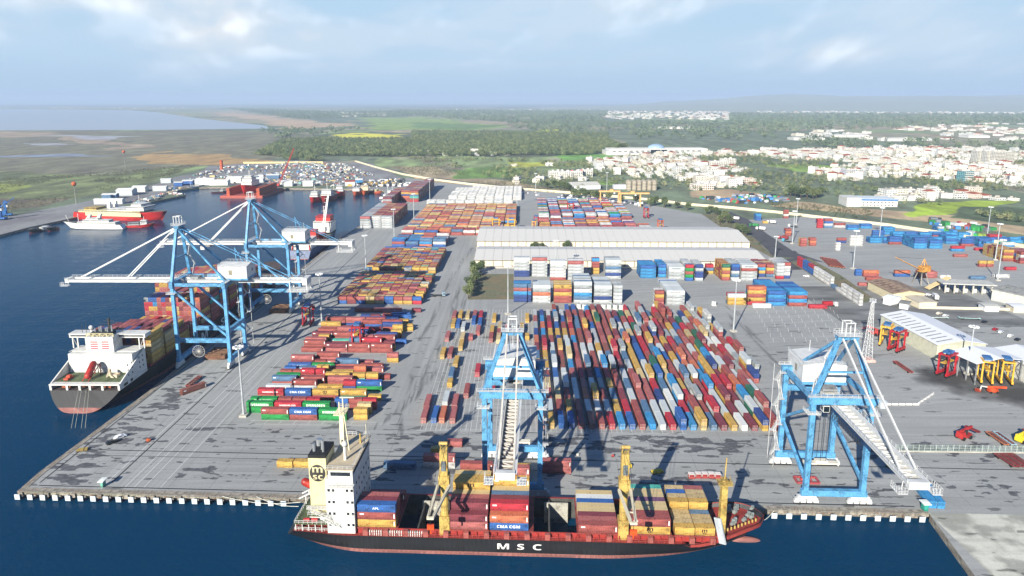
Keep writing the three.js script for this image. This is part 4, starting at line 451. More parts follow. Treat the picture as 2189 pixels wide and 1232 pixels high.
  const dome = new THREE.SphereGeometry(0.95, 14, 10); dome.translate(am + 0.6, 31.2, 5); obj('satellite_dome', mergeGeometries([dome.toNonIndexed(), new B().tube([am + 0.6, 26.3, 5], [am + 0.6, 30.6, 5], 0.5, 0.5, 8).geo()]), whiteShip, ac); obj('signal_post', new B().tube([am + 2.6, 26.3, -6], [am + 2.6, 29.4, -6], 0.3), craneYellow, ac);
  // funnel
  const fx = ax0 - 2.9, fn = obj('funnel', new B().box(fx, 11, 4.2, 5.6, 16.8, 9), cream, o); obj('funnel_top', new B().box(fx, 27.8, 4.2, 5.6, 0.9, 9), paint('#17181a', 0.7), fn); const ex = new B(); for (const [a, b, r, h] of [[-1.2, 2.2, 0.9, 2], [0.6, 5, 0.35, 3], [1.4, 6.4, 0.35, 3.4], [-1.6, 6, 0.5, 2.2]]) ex.tube([fx + a, 28.6, b], [fx + a, 28.6 + h, b], r, r, 10); obj('exhaust', ex, paint('#b9bfc4', 0.35, 0.6), fn);
  const disc = new THREE.CircleGeometry(2.5, 36); disc.translate(fx, 23.4, 8.73); obj('funnel_badge', disc, paint('#3f3d38', 0.7), fn); putText('m', 2.4, cream, fn, [fx, 24.4, 8.76], [0, 0, 0], 1.25); putText('sc', 2.0, cream, fn, [fx, 22.2, 8.76], [0, 0, 0], 1.25);
  for (const [m0, k] of [[ac, 1.12], [fn, 1.16]]) m0.traverse(q => { const up = (v) => v > 10 ? 10 + (v - 10) * k : v; if (q.position.y) { q.position.y = up(q.position.y); return; } const a = q.geometry.attributes.position; for (let i = 0; i < a.count; i++) a.setY(i, up(a.getY(i))); q.geometry.computeVertexNormals(); });
  // stern decks
  const sd = new B(); sd.box(fx - 1.4, 6, 0, 9.5, 2.4, 12); sd.box(fx, 8.4, 0.5, 7.4, 2.8, 15); obj('stern_deckhouse', sd, whiteShip, o); const sd2 = new B(); sd2.box(fx - 2.2, 8.42, 0, 11.8, 0.12, 20.4); sd2.box(fx, 11.2, 0.4, 7.4, 0.12, 19.4); obj('stern_deck', sd2, deckGreen, o);
  const sr = new B(); sr.rail([[fx + 3.6, 8.6, 10.1], [fx - 8, 8.6, 10.1], [fx - 8, 8.6, -9.6]], 1.1, 0.1, 1.4); sr.rail([[fx + 3.6, 11.4, 10], [fx - 3.6, 11.4, 10], [fx - 3.6, 11.4, -8]], 1.1, 0.1, 1.4); sr.rail([[fx + 3.6, 14.3, 10.7], [fx - 3.4, 14.3, 10.7]], 1.1, 0.1, 1.2); sr.stairs([fx - 2, 14.2, 10.9], [fx + 4.2, 11.3, 10.9], 0.9); sr.stairs([fx + 2, 11.3, 11], [fx + 7, 8.6, 11], 0.9); sr.box(fx, 14.15, 10, 7.2, 0.15, 1.6); for (let k = 0; k < 6; k++) sr.bar([fx - 7.6 + k * 2.1, 6, 10.1], [fx - 7.6 + k * 2.1, 8.5, 10.1], 0.22); sr.rail([[fx - 8, 6.3, 10.1], [fx + 3, 6.3, 10.4]], 1.1, 0.1, 1.4); obj('stern_rails', sr, whiteShip, o);
  obj('liferaft_drums', new B().tube([fx - 5.4, 9.2, 8.8], [fx - 3.4, 9.2, 8.8], 0.6).tube([fx - 2.8, 9.2, 8.8], [fx - 0.8, 9.2, 8.8], 0.6), paint('#c23434', 0.5), o); obj('winches', new B().tube([fx - 6.6, 7, 6], [fx - 6.6, 7, 9], 0.8).tube([fx - 6.6, 7, 1], [fx - 6.6, 7, 4], 0.8).tube([fx - 6.8, 7, -5], [fx - 6.8, 7, -2], 0.7), paint('#7c3d30', 0.7), o);
  // free-fall lifeboat on its ramp
  const ramp = new B(); for (const z of [-4.4, -1.2]) { ramp.bar([fx - 1.4, 15, z], [fx - 10.4, 10.2, z], 0.4); ramp.bar([fx - 8, 11.5, z], [fx - 8, 6.2, z], 0.35); ramp.bar([fx - 4, 13.6, z], [fx - 4, 6.2, z], 0.35); } obj('lifeboat_ramp', ramp, whiteShip, o);
  const lb = new THREE.CapsuleGeometry(1.35, 5.2, 6, 14); lb.rotateZ(Math.PI / 2 - 0.49 + Math.PI); lb.translate(fx - 6.2, 14.2, -2.8); obj('lifeboat', lb, paint('#cf3a2a', 0.45), o);
  const dav = new B(); dav.tube([fx - 6, 6, -8.5], [fx - 6, 15, -8.5], 0.8, 0.7, 10); dav.bar([fx - 6, 14, -8.5], [fx + 0.4, 17.8, -9], 0.8); dav.bar([fx - 5.4, 15.5, -8.5], [fx + 2, 19, -9], 0.35); obj('stores_crane', dav, craneYellow, o);
  // deck cranes with jibs swung out over the water
  for (const [wx, tw] of [[-20.9, -0.10], [35.2, 0.04]]) { const x = X(wx), k = obj('deck_crane', new B().box(x, 5.7, 8.2, 3.2, 6.5, 3.6), craneYellow, o); obj('crane_post', new B().tube([x, 12, 8.2], [x, 26, 8.2], 1.3, 1.2, 14).box(x, 26, 8.2, 2.4, 8.6, 2.6).box(x, 22.4, 8.2, 3.4, 3.6, 3.2), craneYellow, k); const hd = new B(); for (const a of [-1, 1]) { hd.bar([x + a, 34.6, 8.6], [x + a * 0.9, 37.4, 9.2], 0.3); } hd.tube([x - 1.3, 36.8, 9], [x + 1.3, 36.8, 9], 0.55, 0.55, 10); hd.rail([[x - 1.5, 34.6, 6.6], [x + 1.5, 34.6, 6.6]], 1, 0.08, 1); obj('crane_head', hd, craneYellow, k); obj('cabin_window', new B().box(x, 27.8, 9.85, 1.4, 3.4, 0.06), paint('#6e7a80', 0.2), k);
    const jb = new B(), tipz = 26, xt = x + tw * 16; for (const a of [-1, 1]) jb.bar([x + a * 1.8, 22.9, 9.9], [xt + a * 0.7, 22.4, tipz], 0.75, 0.9); jb.bar([xt - 1, 22.4, tipz], [xt + 1, 22.4, tipz], 0.7); jb.bar([lerp(x, xt, 0.7) - 1.1, 22.6, 21], [lerp(x, xt, 0.7) + 1.1, 22.6, 21], 0.35); obj('jib', jb, paint('#c9c3ae', 0.6), k); const rp = new B(); for (const a of [-0.8, 0.8]) { rp.tube([x + a, 36.6, 9.2], [xt + a * 0.6, 22.8, tipz], 0.06, 0.06, 4); } rp.tube([xt, 22.2, tipz], [xt, 20.2, tipz], 0.07, 0.07, 4); obj('hoist_rope', rp, darkSteel, k); obj('hook_block', new B().box(xt, 18.8, tipz, 2.0, 1.5, 0.7).box(xt, 17.4, tipz, 0.4, 1.5, 0.3), paint('#e0521e', 0.5), k); }
  { const x = X(65.6), k = obj('foremast', new B().bar([x, 8, 9], [x, 27, 9], 2.4, 1.8), craneYellow, o); obj('top_platform', new B().box(x, 25.6, 9, 4.2, 0.2, 4).rail([[x - 2, 25.8, 11], [x + 2, 25.8, 11], [x + 2, 25.8, 7]], 1.1, 0.08, 1).bar([x, 27, 9], [x + 0.2, 34, 9], 0.3), craneYellow, k); obj('breakwater', new B().bar([x, 6.4, 11.5], [x - 1.6, 14, 9.6], 0.5, 2.4), paint('#aeb6bd', 0.6), o); }
  const win2 = new B(), rr = rng(77); for (let i = 0; i < 12; i++) { const x = X(70) + rr() * 9, z = -5 + rr() * 10; win2.tube([x, 8.4, z], [x + 0.2, 9.6, z + 0.9], 0.5 + rr() * 0.4, 0.5, 9); win2.box(x + 0.6, 8.2, z - 0.4, 0.9, 0.9 + rr(), 0.7); } obj('windlass_gear', win2, paint('#8f9a98', 0.6), o); const bol = new B(); for (let i = 0; i < 9; i++) bol.tube([X(68) + i * 1.3, 8.2, 7.6 - i * 0.7], [X(68) + i * 1.3, 9.2, 7.6 - i * 0.7], 0.28, 0.28, 8); obj('bollards', bol, craneYellow, o);
  // deck cargo
  const cw = Math.cos(yaw), sw = Math.sin(yaw), place = (lx, ly, lz, len, col, opt) => put('deck', c0[0] + lx * cw + lz * sw, W + ly, c0[1] - lx * sw + lz * cw, yaw, len, col, { where: 'on the geared ship at the front quay', ...opt });
  const r = rng(91), bay = (wx, cols, len = 12.19) => cols.forEach((st, i) => st.forEach((c, t) => { const [cc, lg] = c.split(':'), z = 9.55 - 1.15 - i * 2.48; place(X(wx) + len / 2, 7.8 + t * 2.6, z, len, cc, { tier: t, top: t === st.length - 1, first: i === 0 || (cols[i - 1].length < t + 1), logo: lg ?? null }); }));
  bay(-48.6, [['yellow', 'rust', 'blue:apl'], ['rust', 'rust', 'maroon'], ['rust', 'rust', 'rose'], [], [], [], ['rust']]);
  bay(-19.4, [['rose', 'maroon'], ['rust', 'maroon', 'maroon'], ['rust', 'red', 'rose'], ['rust', 'yellow', 'tan'], ['yellow', 'rust', 'tan', 'yellow:msc'], ['rust', 'rust', 'tan', 'yellow'], ['rust', 'rust', 'tan', 'tan']]);
  bay(-6.6, [['blue:cma', 'orange'], ['rust', 'rust', 'red'], ['maroon', 'rust', 'maroon'], ['blue', 'blue', 'steel'], ['tan', 'tan', 'tan'], ['rust', 'tan', 'tan', 'yellow'], ['rust', 'rust', 'rust', 'yellow:msc', 'rose'], ['rust', 'rust', 'rust', 'rust']]);
  bay(21.3, [['rust'], ['rose'], ['maroon'], ['tan'], ['tan'], ['blue'], ['white'], ['tan']].map(a => ['rust', ...a].slice(1)));
  bay(37.6, [['yellow:msc', 'rust'], ['rust', 'rust'], ['tan', 'tan'], ['tan', 'tan'], ['rust', 'purple'], ['rust', 'tan'], ['rust', 'tan'], ['rust', 'teal']]);
  for (const s of [0, 6.3]) bay(51.2 + s, [['yellow:msc'], ['tan'], ['tan'], s ? ['steel'] : ['tan'], ['yellow', 'yellow:msc'], ['tan', 'tan'], ['tan', s ? 'tan' : 'blue'], ['tan', s ? 'rose' : 'tan']], 6.06);
  place(X(12.6) + 3, 2, 6.2, 6.06, 'yellow', { tier: 0, top: true, first: true });
}
{ // big black container ship alongside the long quay, stern to the camera
  const L = 245, Bm = 33.5, cx = -198.2, cz = -(298 + L / 2), o = thing('container_ship', 'big black container ship with white stern house moored along the long quay', 'ship', [cx, WATER, cz], Math.PI / 2 - 0.008), yaw = Math.PI / 2 - 0.008;
  hullParts(o, L, Bm, { deck: (t) => 8.2 + 3 * sm(0.88, 1, t), boot: 2.0, bowDeck: 0.78, bowWl: 0.62, rake: 8, transom: 0.98, sternWl: 0.10, sternRun: 0.2, sternRake: 7, counter: 1.1, flare: 0.42, hullMat: blackHull, bootMat: pinkBoot, deckMat: paint('#4f4644', 0.8) });
  const xs = -L / 2, yy = (v) => v >= 11.6 ? 8.2 + (v - 11.6) * 0.62 : v, from = o.children.length, wt = paint('#d8d8d6', 0.6); putText('MSC DON GIOVANNI', 1.15, wt, o, [xs - 0.15, 6.4, 0], [0, -Math.PI / 2, 0], 1.1); putText('PANAMA', 0.7, wt, o, [xs - 0.3, 4.9, 0], [0, -Math.PI / 2, 0], 1.1);
  for (const [ch, x] of [['M', -36], ['S', -11], ['C', 14]]) putText(ch, 4.6, wt, o, [x, 4.9, Bm / 2 + 0.05], [0, 0, 0], 1.7);
  // open mooring deck with frames, then the sloping white side wings
  const mo = new B(); mo.box(xs + 3, 15.6, 0, 6.5, 0.9, Bm - 0.6); for (const z of [-16, -8.3, -2.4, 2.4, 8.3, 16]) mo.box(xs + 0.5, 11.6, z, 0.9, 4.2, 1.0); obj('mooring_deck_frame', mo, whiteShip, o); obj('mooring_gear', new B().tube([xs + 3, 12.6, -12], [xs + 3, 12.6, -8], 1).tube([xs + 3, 12.6, 7], [xs + 3, 12.6, 11], 1).tube([xs + 4, 12.6, -3], [xs + 4, 12.6, 2], 0.9), paint('#a5562f', 0.7), o);
  obj('boat_deck', new B().box(xs + 12, 16.4, 0, 18.5, 0.25, Bm - 1.2), deckGreen, o);
  for (const s of [-1, 1]) obj('side_wing', new B().hexa([[xs + 1, 15.6, s * 16.5], [xs + 24, 11.6, s * 16.5], [xs + 1, 15.6, s * 15.9], [xs + 24, 11.6, s * 15.9], [xs + 1.2, 16.8, s * 16.5], [xs + 24, 32, s * 16.5], [xs + 1.2, 16.8, s * 15.9], [xs + 24, 32, s * 15.9]]).hexa([[xs + 18, 32, s * 16.5], [xs + 24, 32, s * 16.5], [xs + 18, 32, s * 15.9], [xs + 24, 32, s * 15.9], [xs + 16, 32.3, s * 16.5], [xs + 24, 32.3, s * 16.5], [xs + 16, 32.3, s * 15.9], [xs + 24, 32.3, s * 15.9]]).box(xs + 12.5, 11.7, s * 16.3, 23, 4.2, 0.5), whiteShip, o);
  const sup = new B(); sup.box(xs + 19, 16.5, 0, 10, 15.4, 31); sup.box(xs + 21.5, 31.9, 0, 8, 0.3, 33); const su = obj('accommodation', sup, whiteShip, o);
  const lv = new B(); for (const y of [20, 24, 28]) lv.box(xs + 13.9, y, 0, 0.5, 0.35, 30); obj('deck_edges', lv, paint('#b9bdc0', 0.6), su);
  const cas = obj('engine_casing', new B().box(xs + 20, 32, -1, 7.5, 12.5, 13.5), whiteShip, su); const lou = new B(); for (const z of [-3.6, 1.8]) for (let k = 0; k < 4; k++) lou.box(xs + 16.2, 34.6 + k * 1.8, z, 0.12, 0.75, 3.4); obj('louvre', lou, paint('#b3273a', 0.6), cas);
  const brd = new B(); brd.box(xs + 24, 41, 0, 5.5, 3.0, 37.5); brd.box(xs + 24, 44, 0, 6, 0.3, 38); for (const s of [-1, 1]) for (const k of [15.2, 17.6]) { brd.bar([xs + 22, 32, s * k], [xs + 22, 41, s * k], 0.5); brd.bar([xs + 22, 32, s * 15.2], [xs + 22, 41, s * 17.6], 0.3); } const br = obj('bridge', brd, whiteShip, o); obj('window', new B().box(xs + 21.2, 42, 0, 0.06, 1.1, 36), winMat, br);
  const fr = new B(); fr.rail([[xs + 16.6, 44.6, -7], [xs + 16.6, 44.6, 6]], 2.6, 0.3, 3); for (let k = 0; k < 5; k++) { fr.bar([xs + 16.6, 44.6, -7 + k * 2.6], [xs + 16.6, 47.2, -5.7 + k * 2.6], 0.22); fr.bar([xs + 16.6, 47.2, -5.7 + k * 2.6], [xs + 16.6, 44.6, -4.4 + k * 2.6], 0.22); } obj('funnel_frame', fr, cream, o); obj('funnel', new B().box(xs + 20, 44.5, -1, 6.5, 2.8, 9), darkSteel, o);
  const ms = new B(); for (let k = 0; k < 6; k++) ms.tube([xs + 19 + (k % 2), 47, -4 + k * 1.5], [xs + 19 + (k % 2), 50 + (k % 3), -4 + k * 1.5], 0.35, 0.3, 7); obj('exhaust', ms, paint('#b9bfc4', 0.35, 0.6), o); const an = new B(); an.bar([xs + 24, 44, 0], [xs + 24, 56, 0], 0.8); an.bar([xs + 24, 51, -4.6], [xs + 24, 51.4, 4.6], 0.3); an.bar([xs + 24, 53.6, -2.6], [xs + 24, 53.6, 2.6], 0.3); for (const z of [-13, -11, 7]) an.bar([xs + 23, 44, z], [xs + 23, 53 + z * 0.1, z], 0.16); obj('radar_mast', an, darkSteel, o); const dm = new THREE.SphereGeometry(1.1, 12, 9); dm.translate(xs + 23, 47.6, -8.5); obj('satellite_dome', dm, whiteShip, o); obj('dome_post', new B().tube([xs + 23, 44.2, -8.5], [xs + 23, 46.8, -8.5], 0.45), whiteShip, o);
  windows(su, [13, 16, 19].flatMap((y, i) => [8, 11.5, 18, 21].map(k => [xs + k, y + 5 + i, 16.53]))); obj('side_opening', new B().box(xs + 5, 12.4, 16.55, 3.4, 2.2, 0.06).box(xs + 10, 12.4, 16.55, 2, 2.2, 0.06), winMat, o);
  const lr = new B(); for (const z of [-1.4, 1.4]) { lr.bar([xs + 12.5, 24.6, z - 1], [xs + 2.5, 17, z - 1], 0.35); lr.bar([xs + 12.5, 24.6, z - 1], [xs + 12.5, 16.6, z - 1], 0.35); } lr.bar([xs + 12.5, 24.6, -2.4], [xs + 12.5, 24.6, 0.4], 0.35); obj('lifeboat_ramp', lr, paint('#b0453c', 0.6), o); const lb = new THREE.CapsuleGeometry(1.5, 6.4, 6, 12); lb.rotateZ(Math.PI / 2 + 0.65); lb.translate(xs + 7.4, 22.2, -1); obj('lifeboat', lb, paint('#b4352b', 0.5), o);
  obj('stores_crane', new B().tube([xs + 10, 16.5, 6.4], [xs + 10, 22, 6.4], 0.7).bar([xs + 10, 22, 6.4], [xs + 4, 19.5, 8.5], 0.6).box(xs + 9, 16.5, 9.5, 3, 2.4, 3), paint('#cfc0a4', 0.6), o); obj('workboat', new B().box(xs + 6, 17.2, -11, 4.6, 1.1, 2).box(xs + 6.4, 18.3, -11, 1.8, 1.2, 1.6), paint('#d4553a', 0.5), o);
  for (const m of o.children.slice(from)) m.traverse(q => { if (!q.geometry || q.name === 'lettering') return; if (q.name === 'window' && q.position.y) { q.position.y = yy(q.position.y); return; } if (q.name === 'lifeboat' || q.name === 'satellite_dome') { const c = q.name === 'lifeboat' ? 22.2 : 47.6; q.geometry.translate(0, yy(c) - c + 0.6, 0); return; } const a = q.geometry.attributes.position; for (let i = 0; i < a.count; i++) a.setY(i, yy(a.getY(i))); q.geometry.computeVertexNormals(); });
  const cw = Math.cos(yaw), sw = Math.sin(yaw), r = rng(57), place = (lx, ly, lz, col, opt) => put('deck', cx + lx * cw + lz * sw, WATER + ly, cz - lx * sw + lz * cw, yaw, 12.19, col, { where: 'on the big ship at the long quay', ...opt });
  const bays = [[30, 6], [44, 5], [57.5, 4], [71, 3], [85, 7], [98.5, 9], [112, 9], [126, 9], [140, 8], [154, 7], [168, 6]];
  for (const [off, h] of bays) for (let i = 0; i < 13; i++) { const hh = h - (off > 999 ? (i < 2 ? 1 : i > 6 ? 2 : 0) : 0) - (r() < 0.12 ? 1 : 0); for (let t = 0; t < hh; t++) { let c = pick(r, { rose: 26, rust: 22, yellow: 16, maroon: 8, red: 6, tan: 5, blue: 3, sky: 2, teal: 2, orange: 4, grey: 3 }); if (off < 60) c = i > 9 ? pick(r, { yellow: 8, tan: 2, rust: 2 }) : pick(r, { rust: 5, maroon: 3, navy: 2, rose: 3 }); place(xs + off + 6, 9.7 + t * 2.62, -15.1 + i * 2.52, c, { tier: t, top: t === hh - 1, first: off === 85 || off === 98.5, logo: null }); } }
  obj('lashing_bridge', new B().box(xs + 64, 8.2, 0, 70, 1.3, 31).box(xs + 140, 8.2, 0, 80, 1.3, 31), deckRed, o);
  // stern mooring lines down to the water side
  const ln = new B(); for (const z of [-3, -1.6, 0.6, 2]) ln.tube([xs, 8.4, z], [xs - 27, 3.0, z * 1.2 + 14], 0.07, 0.07, 4); obj('mooring_line', ln, paint('#b9bfae', 0.8), o);
}
// ---------- containers: the ones that show largest as things, the rest as one mass ----------
const contGeo = {};
function containerGeo(L) {
  if (contGeo[L]) return contGeo[L];
  const W = new B(), R = new B(), D1 = new B(), D2 = new B(), K = new B(), a = L / 2, w = CW / 2, H = CH;
  const n = Math.round((L - 0.4) / 0.56), st = (L - 0.4) / n;
  for (const s of [-1, 1]) { const zo = s * (w - 0.01), zi = s * (w - 0.05); for (let i = 0; i < n; i++) { const x = -a + 0.2 + i * st, q = [[x, zo], [x + st * 0.36, zo], [x + st * 0.5, zi], [x + st * 0.86, zi], [x + st, zo]]; for (let j = 0; j < 4; j++) W.quad([q[j][0], 0.15, q[j][1]], [q[j + 1][0], 0.15, q[j + 1][1]], [q[j + 1][0], H - 0.12, q[j + 1][1]], [q[j][0], H - 0.12, q[j][1]]); }
    W.box(0, 0, s * (w - 0.05), L, 0.15, 0.1); W.box(0, H - 0.12, s * (w - 0.05), L, 0.11, 0.1); }
  const m = 8, sw = (CW - 0.3) / m; for (let i = 0; i < m; i++) { const z = -w + 0.15 + i * sw, e = -a + 0.02, g = -a + 0.06; W.quad([e, 0.15, z], [e, 0.15, z + sw / 2], [e, H - 0.12, z + sw / 2], [e, H - 0.12, z]); W.quad([g, 0.15, z + sw / 2], [g, 0.15, z + sw], [g, H - 0.12, z + sw], [g, H - 0.12, z + sw / 2]); }
  for (const sx of [-1, 1]) { for (const sz of [-1, 1]) W.box(sx * (a - 0.1), 0, sz * (w - 0.08), 0.2, H, 0.16); W.box(sx * (a - 0.06), 0, 0, 0.12, 0.14, CW - 0.3); W.box(sx * (a - 0.06), H - 0.13, 0, 0.12, 0.12, CW - 0.3); }
  W.quad([-a, 0.1, -w], [a, 0.1, -w], [a, 0.1, w], [-a, 0.1, w]);
  const rn = Math.round(L / 1.2), rs = (L - 0.3) / rn; R.box(0, H - 0.06, 0, L - 0.2, 0.035, CW - 0.18); for (let i = 0; i < rn; i++) R.box(-a + 0.15 + (i + 0.5) * rs, H - 0.03, 0, rs * 0.5, 0.022, CW - 0.4);
  for (const [d, s] of [[D1, -1], [D2, 1]]) { d.box(a - 0.05, 0.14, s * (w - 0.16) / 2, 0.06, H - 0.28, w - 0.18); for (const y of [0.75, 1.3, 1.85]) d.box(a - 0.02, y, s * (w - 0.16) / 2, 0.02, 0.1, w - 0.3); }
  for (const z of [-0.85, -0.3, 0.3, 0.85]) { K.box(a + 0.02, 0.12, z, 0.05, H - 0.2, 0.06); K.box(a + 0.04, 1.0, z + 0.15, 0.05, 0.07, 0.4); }
  const P0 = { walls: W.geo(), roof: R.geo(), d1: D1.geo(), d2: D2.geo(), rods: K.geo() };
  P0.all = mergeGeometries([P0.walls, P0.roof, P0.d1, P0.d2]); return contGeo[L] = P0; }
const ratio = (s) => { const Z = -s.z * CP + (CAMH - s.y) * SP; const u = Math.abs(s.x / Z * F); return (s.top ? 1 : 0.55) * (s.top || s.first ? 1 : 0.1) * s.len / 12.19 / Z * (u > 1130 ? 0.01 : 1); };
for (const s of specs) s.score = ratio(s);
const take = (kinds, n) => { const a = specs.filter(s => kinds.includes(s.kind)).sort((p, q) => q.score - p.score).slice(0, n); for (const s of a) s.own = true; };
take(['field', 'sparse', 'evergreen', 'quay', 'far'], 300); take(['deck'], 130); take(['reefer'], 110);
const WHERE = { field: 'in the long lanes of the yard', sparse: 'in the half-empty lanes beside the straddle field', evergreen: 'in the loose block beside the ship-to-shore cranes', quay: 'standing on the quay', far: 'in the inner yard', deck: 'on the deck of the moored ship', reefer: 'in the tall stacks by the warehouses' };
const LOOK = { evergreen: 'with a white name along its side', msc: 'with a black letter mark', maersk: 'with dark lettering', safmarine: 'with white script', cma: 'with white lettering', hamburg: 'with small white lettering', apl: 'with white lettering', geest: 'with white lettering' };
const NAMES = { deck: 'deck_container', reefer: 'stacked_container' };
const letterMat = {};
const fit = (l) => { for (const [a, b] of [['at the foot of its row', 'low'], ['second from below', 'second up'], ['high in its stack', 'high up'], ['in the half-empty lanes beside the straddle field', 'in the half-empty lanes'], ['in the loose block beside the ship-to-shore cranes', 'in the loose block'], ['with a white name along its side', 'with white name'], ['with a black letter mark', 'with letter mark'], ['with small white lettering', 'with white lettering']]) if (l.split(' ').length > 16) l = l.replace(a, b); return l; };
for (const s of specs.filter(q => q.own)) {
  const g = containerGeo(s.len), mat = paint(PAL[s.col]), len = s.len > 10 ? 'forty-foot' : 'twenty-foot';
  const label = `${CNAME[s.col]} ${len} container ${s.logo ? LOOK[s.logo] + ' ' : ''}${s.tier === 0 ? 'at the foot of its row' : s.tier === 1 ? 'second from below' : 'high in its stack'} ${s.where ?? WHERE[s.kind]}`.split(' ').slice(0, 22).join(' ');
  const o = thing(NAMES[s.kind] ?? 'shipping_container', fit(label), 'container', [s.x, s.y, s.z], s.ang, `${CNAME[s.col]} containers ${s.where ?? WHERE[s.kind]}`);
  obj('walls', g.walls, mat, o); obj('roof', g.roof, mat, o); const d1 = obj('door', g.d1, mat, o), d2 = obj('door', g.d2, mat, o);
  if (s.kind === 'field' || s.kind === 'sparse') if (s.first || s.top) obj('lock_rods', g.rods, paint('#c9cbc8', 0.5), d1).userData.kind = 'stuff';
  if (s.logo && TEXTS[s.logo]) { const [t, sz, c, stt] = TEXTS[s.logo], k = s.len > 10 ? 1 : s.logo === 'msc' ? 0.85 : 0.6, m = letterMat[c] ??= new THREE.MeshStandardMaterial({ color: c === 'white' ? '#e4e6e2' : c === 'black' ? '#1d1a14' : c, roughness: 0.7, side: THREE.DoubleSide });
    for (const sd of s.kind === 'field' ? [-1] : [1]) { putText(t, sz * k, m, o, [s.kind === 'field' ? 0 : -0.2, s.logo === 'msc' ? 1.55 : 1.3, sd * (CW / 2 + 0.006)], [0, sd > 0 ? 0 : Math.PI, 0], stt, 'lettering'); if (s.logo === 'msc') putText('sc', 0.75 * k, m, o, [s.kind === 'field' ? 0 : -0.2, 0.72, sd * (CW / 2 + 0.006)], [0, sd > 0 ? 0 : Math.PI, 0], 1.5, 'lettering'); } }
  if (!s.logo && s.col !== 'pale' && s.col !== 'tan' && (s.kind === 'deck' || s.kind === 'evergreen' || s.kind === 'quay') && s.len > 10) { const b = new B(), k = (Math.floor(Math.abs(s.x * 7 + s.y)) % 3); b.box(a0(s.len) - 0.5, 0.5, CW / 2 + 0.004, 0.35, 1.5, 0.006); if (k) b.box(-a0(s.len) + 1.4, 1.6, CW / 2 + 0.004, 1.3, 0.45, 0.006); obj('marking', b, letterMat.white ??= new THREE.MeshStandardMaterial({ color: '#e4e6e2', roughness: 0.7, side: THREE.DoubleSide }), o); }
}
function a0(L) { return L / 2; }
{ // all further containers: one mass
  const g = new THREE.Group(); g.name = 'shipping_containers'; g.userData = { kind: 'stuff', label: 'the many further stacked containers filling the inner blocks of the yard', category: 'containers' }; scene.add(g);
  const m = new THREE.MeshStandardMaterial({ color: '#ffffff', roughness: 0.62, map: grime, side: THREE.DoubleSide });
  const by = {}; for (const s of specs) if (!s.own) (by[s.len > 10 ? 12.19 : 6.06] ??= []).push(s);
  for (const L in by) { const im = new THREE.InstancedMesh(containerGeo(+L).all, m, by[L].length), q = new THREE.Object3D(), r = rng(5); by[L].forEach((s, i) => { q.position.set(s.x, s.y, s.z); q.rotation.set(0, s.ang, 0); q.scale.set(s.len / L, 1, 1); q.updateMatrix(); im.setMatrixAt(i, q.matrix); const c = new THREE.Color(PAL[s.col]); c.multiplyScalar(0.88 + r() * 0.22); im.setColorAt(i, c); }); im.name = 'container'; im.castShadow = im.receiveShadow = true; g.add(im); }
  console.log('containers', specs.length, specs.filter(s => s.own).length);
}
// ---------- yard: buildings, masts, machines ----------
const roofGrey = paint('#bfbeb8', 0.85, 0, null), wallCream = paint('#cfc7b2', 0.9), roofWhite = paint('#d3d6d8', 0.6, 0, null), concreteM = paint('#b3b0a8', 0.95);
function warehouse(label, X0, X1, D0, D1, eave, ridge, nBay, extras) {
  const o = thing('warehouse', label, 'warehouse', [X0, 0, -D0], -0.022, 'long cream warehouses'), L = X1 - X0, W = D1 - D0;
  obj('wall', new B().quad([0, 0, 0], [L, 0, 0], [L, eave, 0], [0, eave, 0]).quad([0, 0, -W], [L, 0, -W], [L, eave, -W], [0, eave, -W]).quad([0, 0, 0], [0, 0, -W], [0, eave, -W], [0, eave, 0]).quad([L, 0, 0], [L, 0, -W], [L, eave, -W], [L, eave, 0]).tri([0, eave, 0], [0, eave, -W], [0, ridge, -W / 2]).tri([L, eave, 0], [L, eave, -W], [L, ridge, -W / 2]), wallCream, o);
  const rm = roofGrey, n = nBay; for (let i = 0; i < n; i++) { const a = i * L / n, b = (i + 1) * L / n - 0.14; obj('roof_panel', new B().hexa([[a, eave + 0.1, 0.8], [b, eave + 0.1, 0.8], [a, ridge + 0.1, -W / 2], [b, ridge + 0.1, -W / 2], [a, eave + 0.3, 0.8], [b, eave + 0.3, 0.8], [a, ridge + 0.3, -W / 2], [b, ridge + 0.3, -W / 2]]).quad([a, ridge + 0.3, -W / 2], [b, ridge + 0.3, -W / 2], [b, eave + 0.3, -W - 0.8], [a, eave + 0.3, -W - 0.8]), rm, o); obj('pilaster', new B().box(a + 0.2, 0, 0.25, 0.45, eave, 0.5), paint('#8a857b', 0.9), o); if (i % 2 === 0) { obj('door', new B().box((a + b) / 2, 0, 0.06, 6, 4.6, 0.12), paint('#e2dccb', 0.8), o); } }
  obj('fascia', new B().box(L / 2, eave - 0.3, 0.85, L, 0.45, 0.12), paint('#6d6a64', 0.8), o); obj('dock', new B().box(L / 2, 0, 2.4, L, 1.1, 4.2), concreteM, o); return o; }
warehouse('long grey-roofed warehouse behind the tall grey container stacks', -32, 214, 562, 616, 6.2, 9.5, 31); warehouse('long grey-roofed warehouse with green bushes along its cream wall', -34, 226, 640, 716, 6.6, 11, 33);
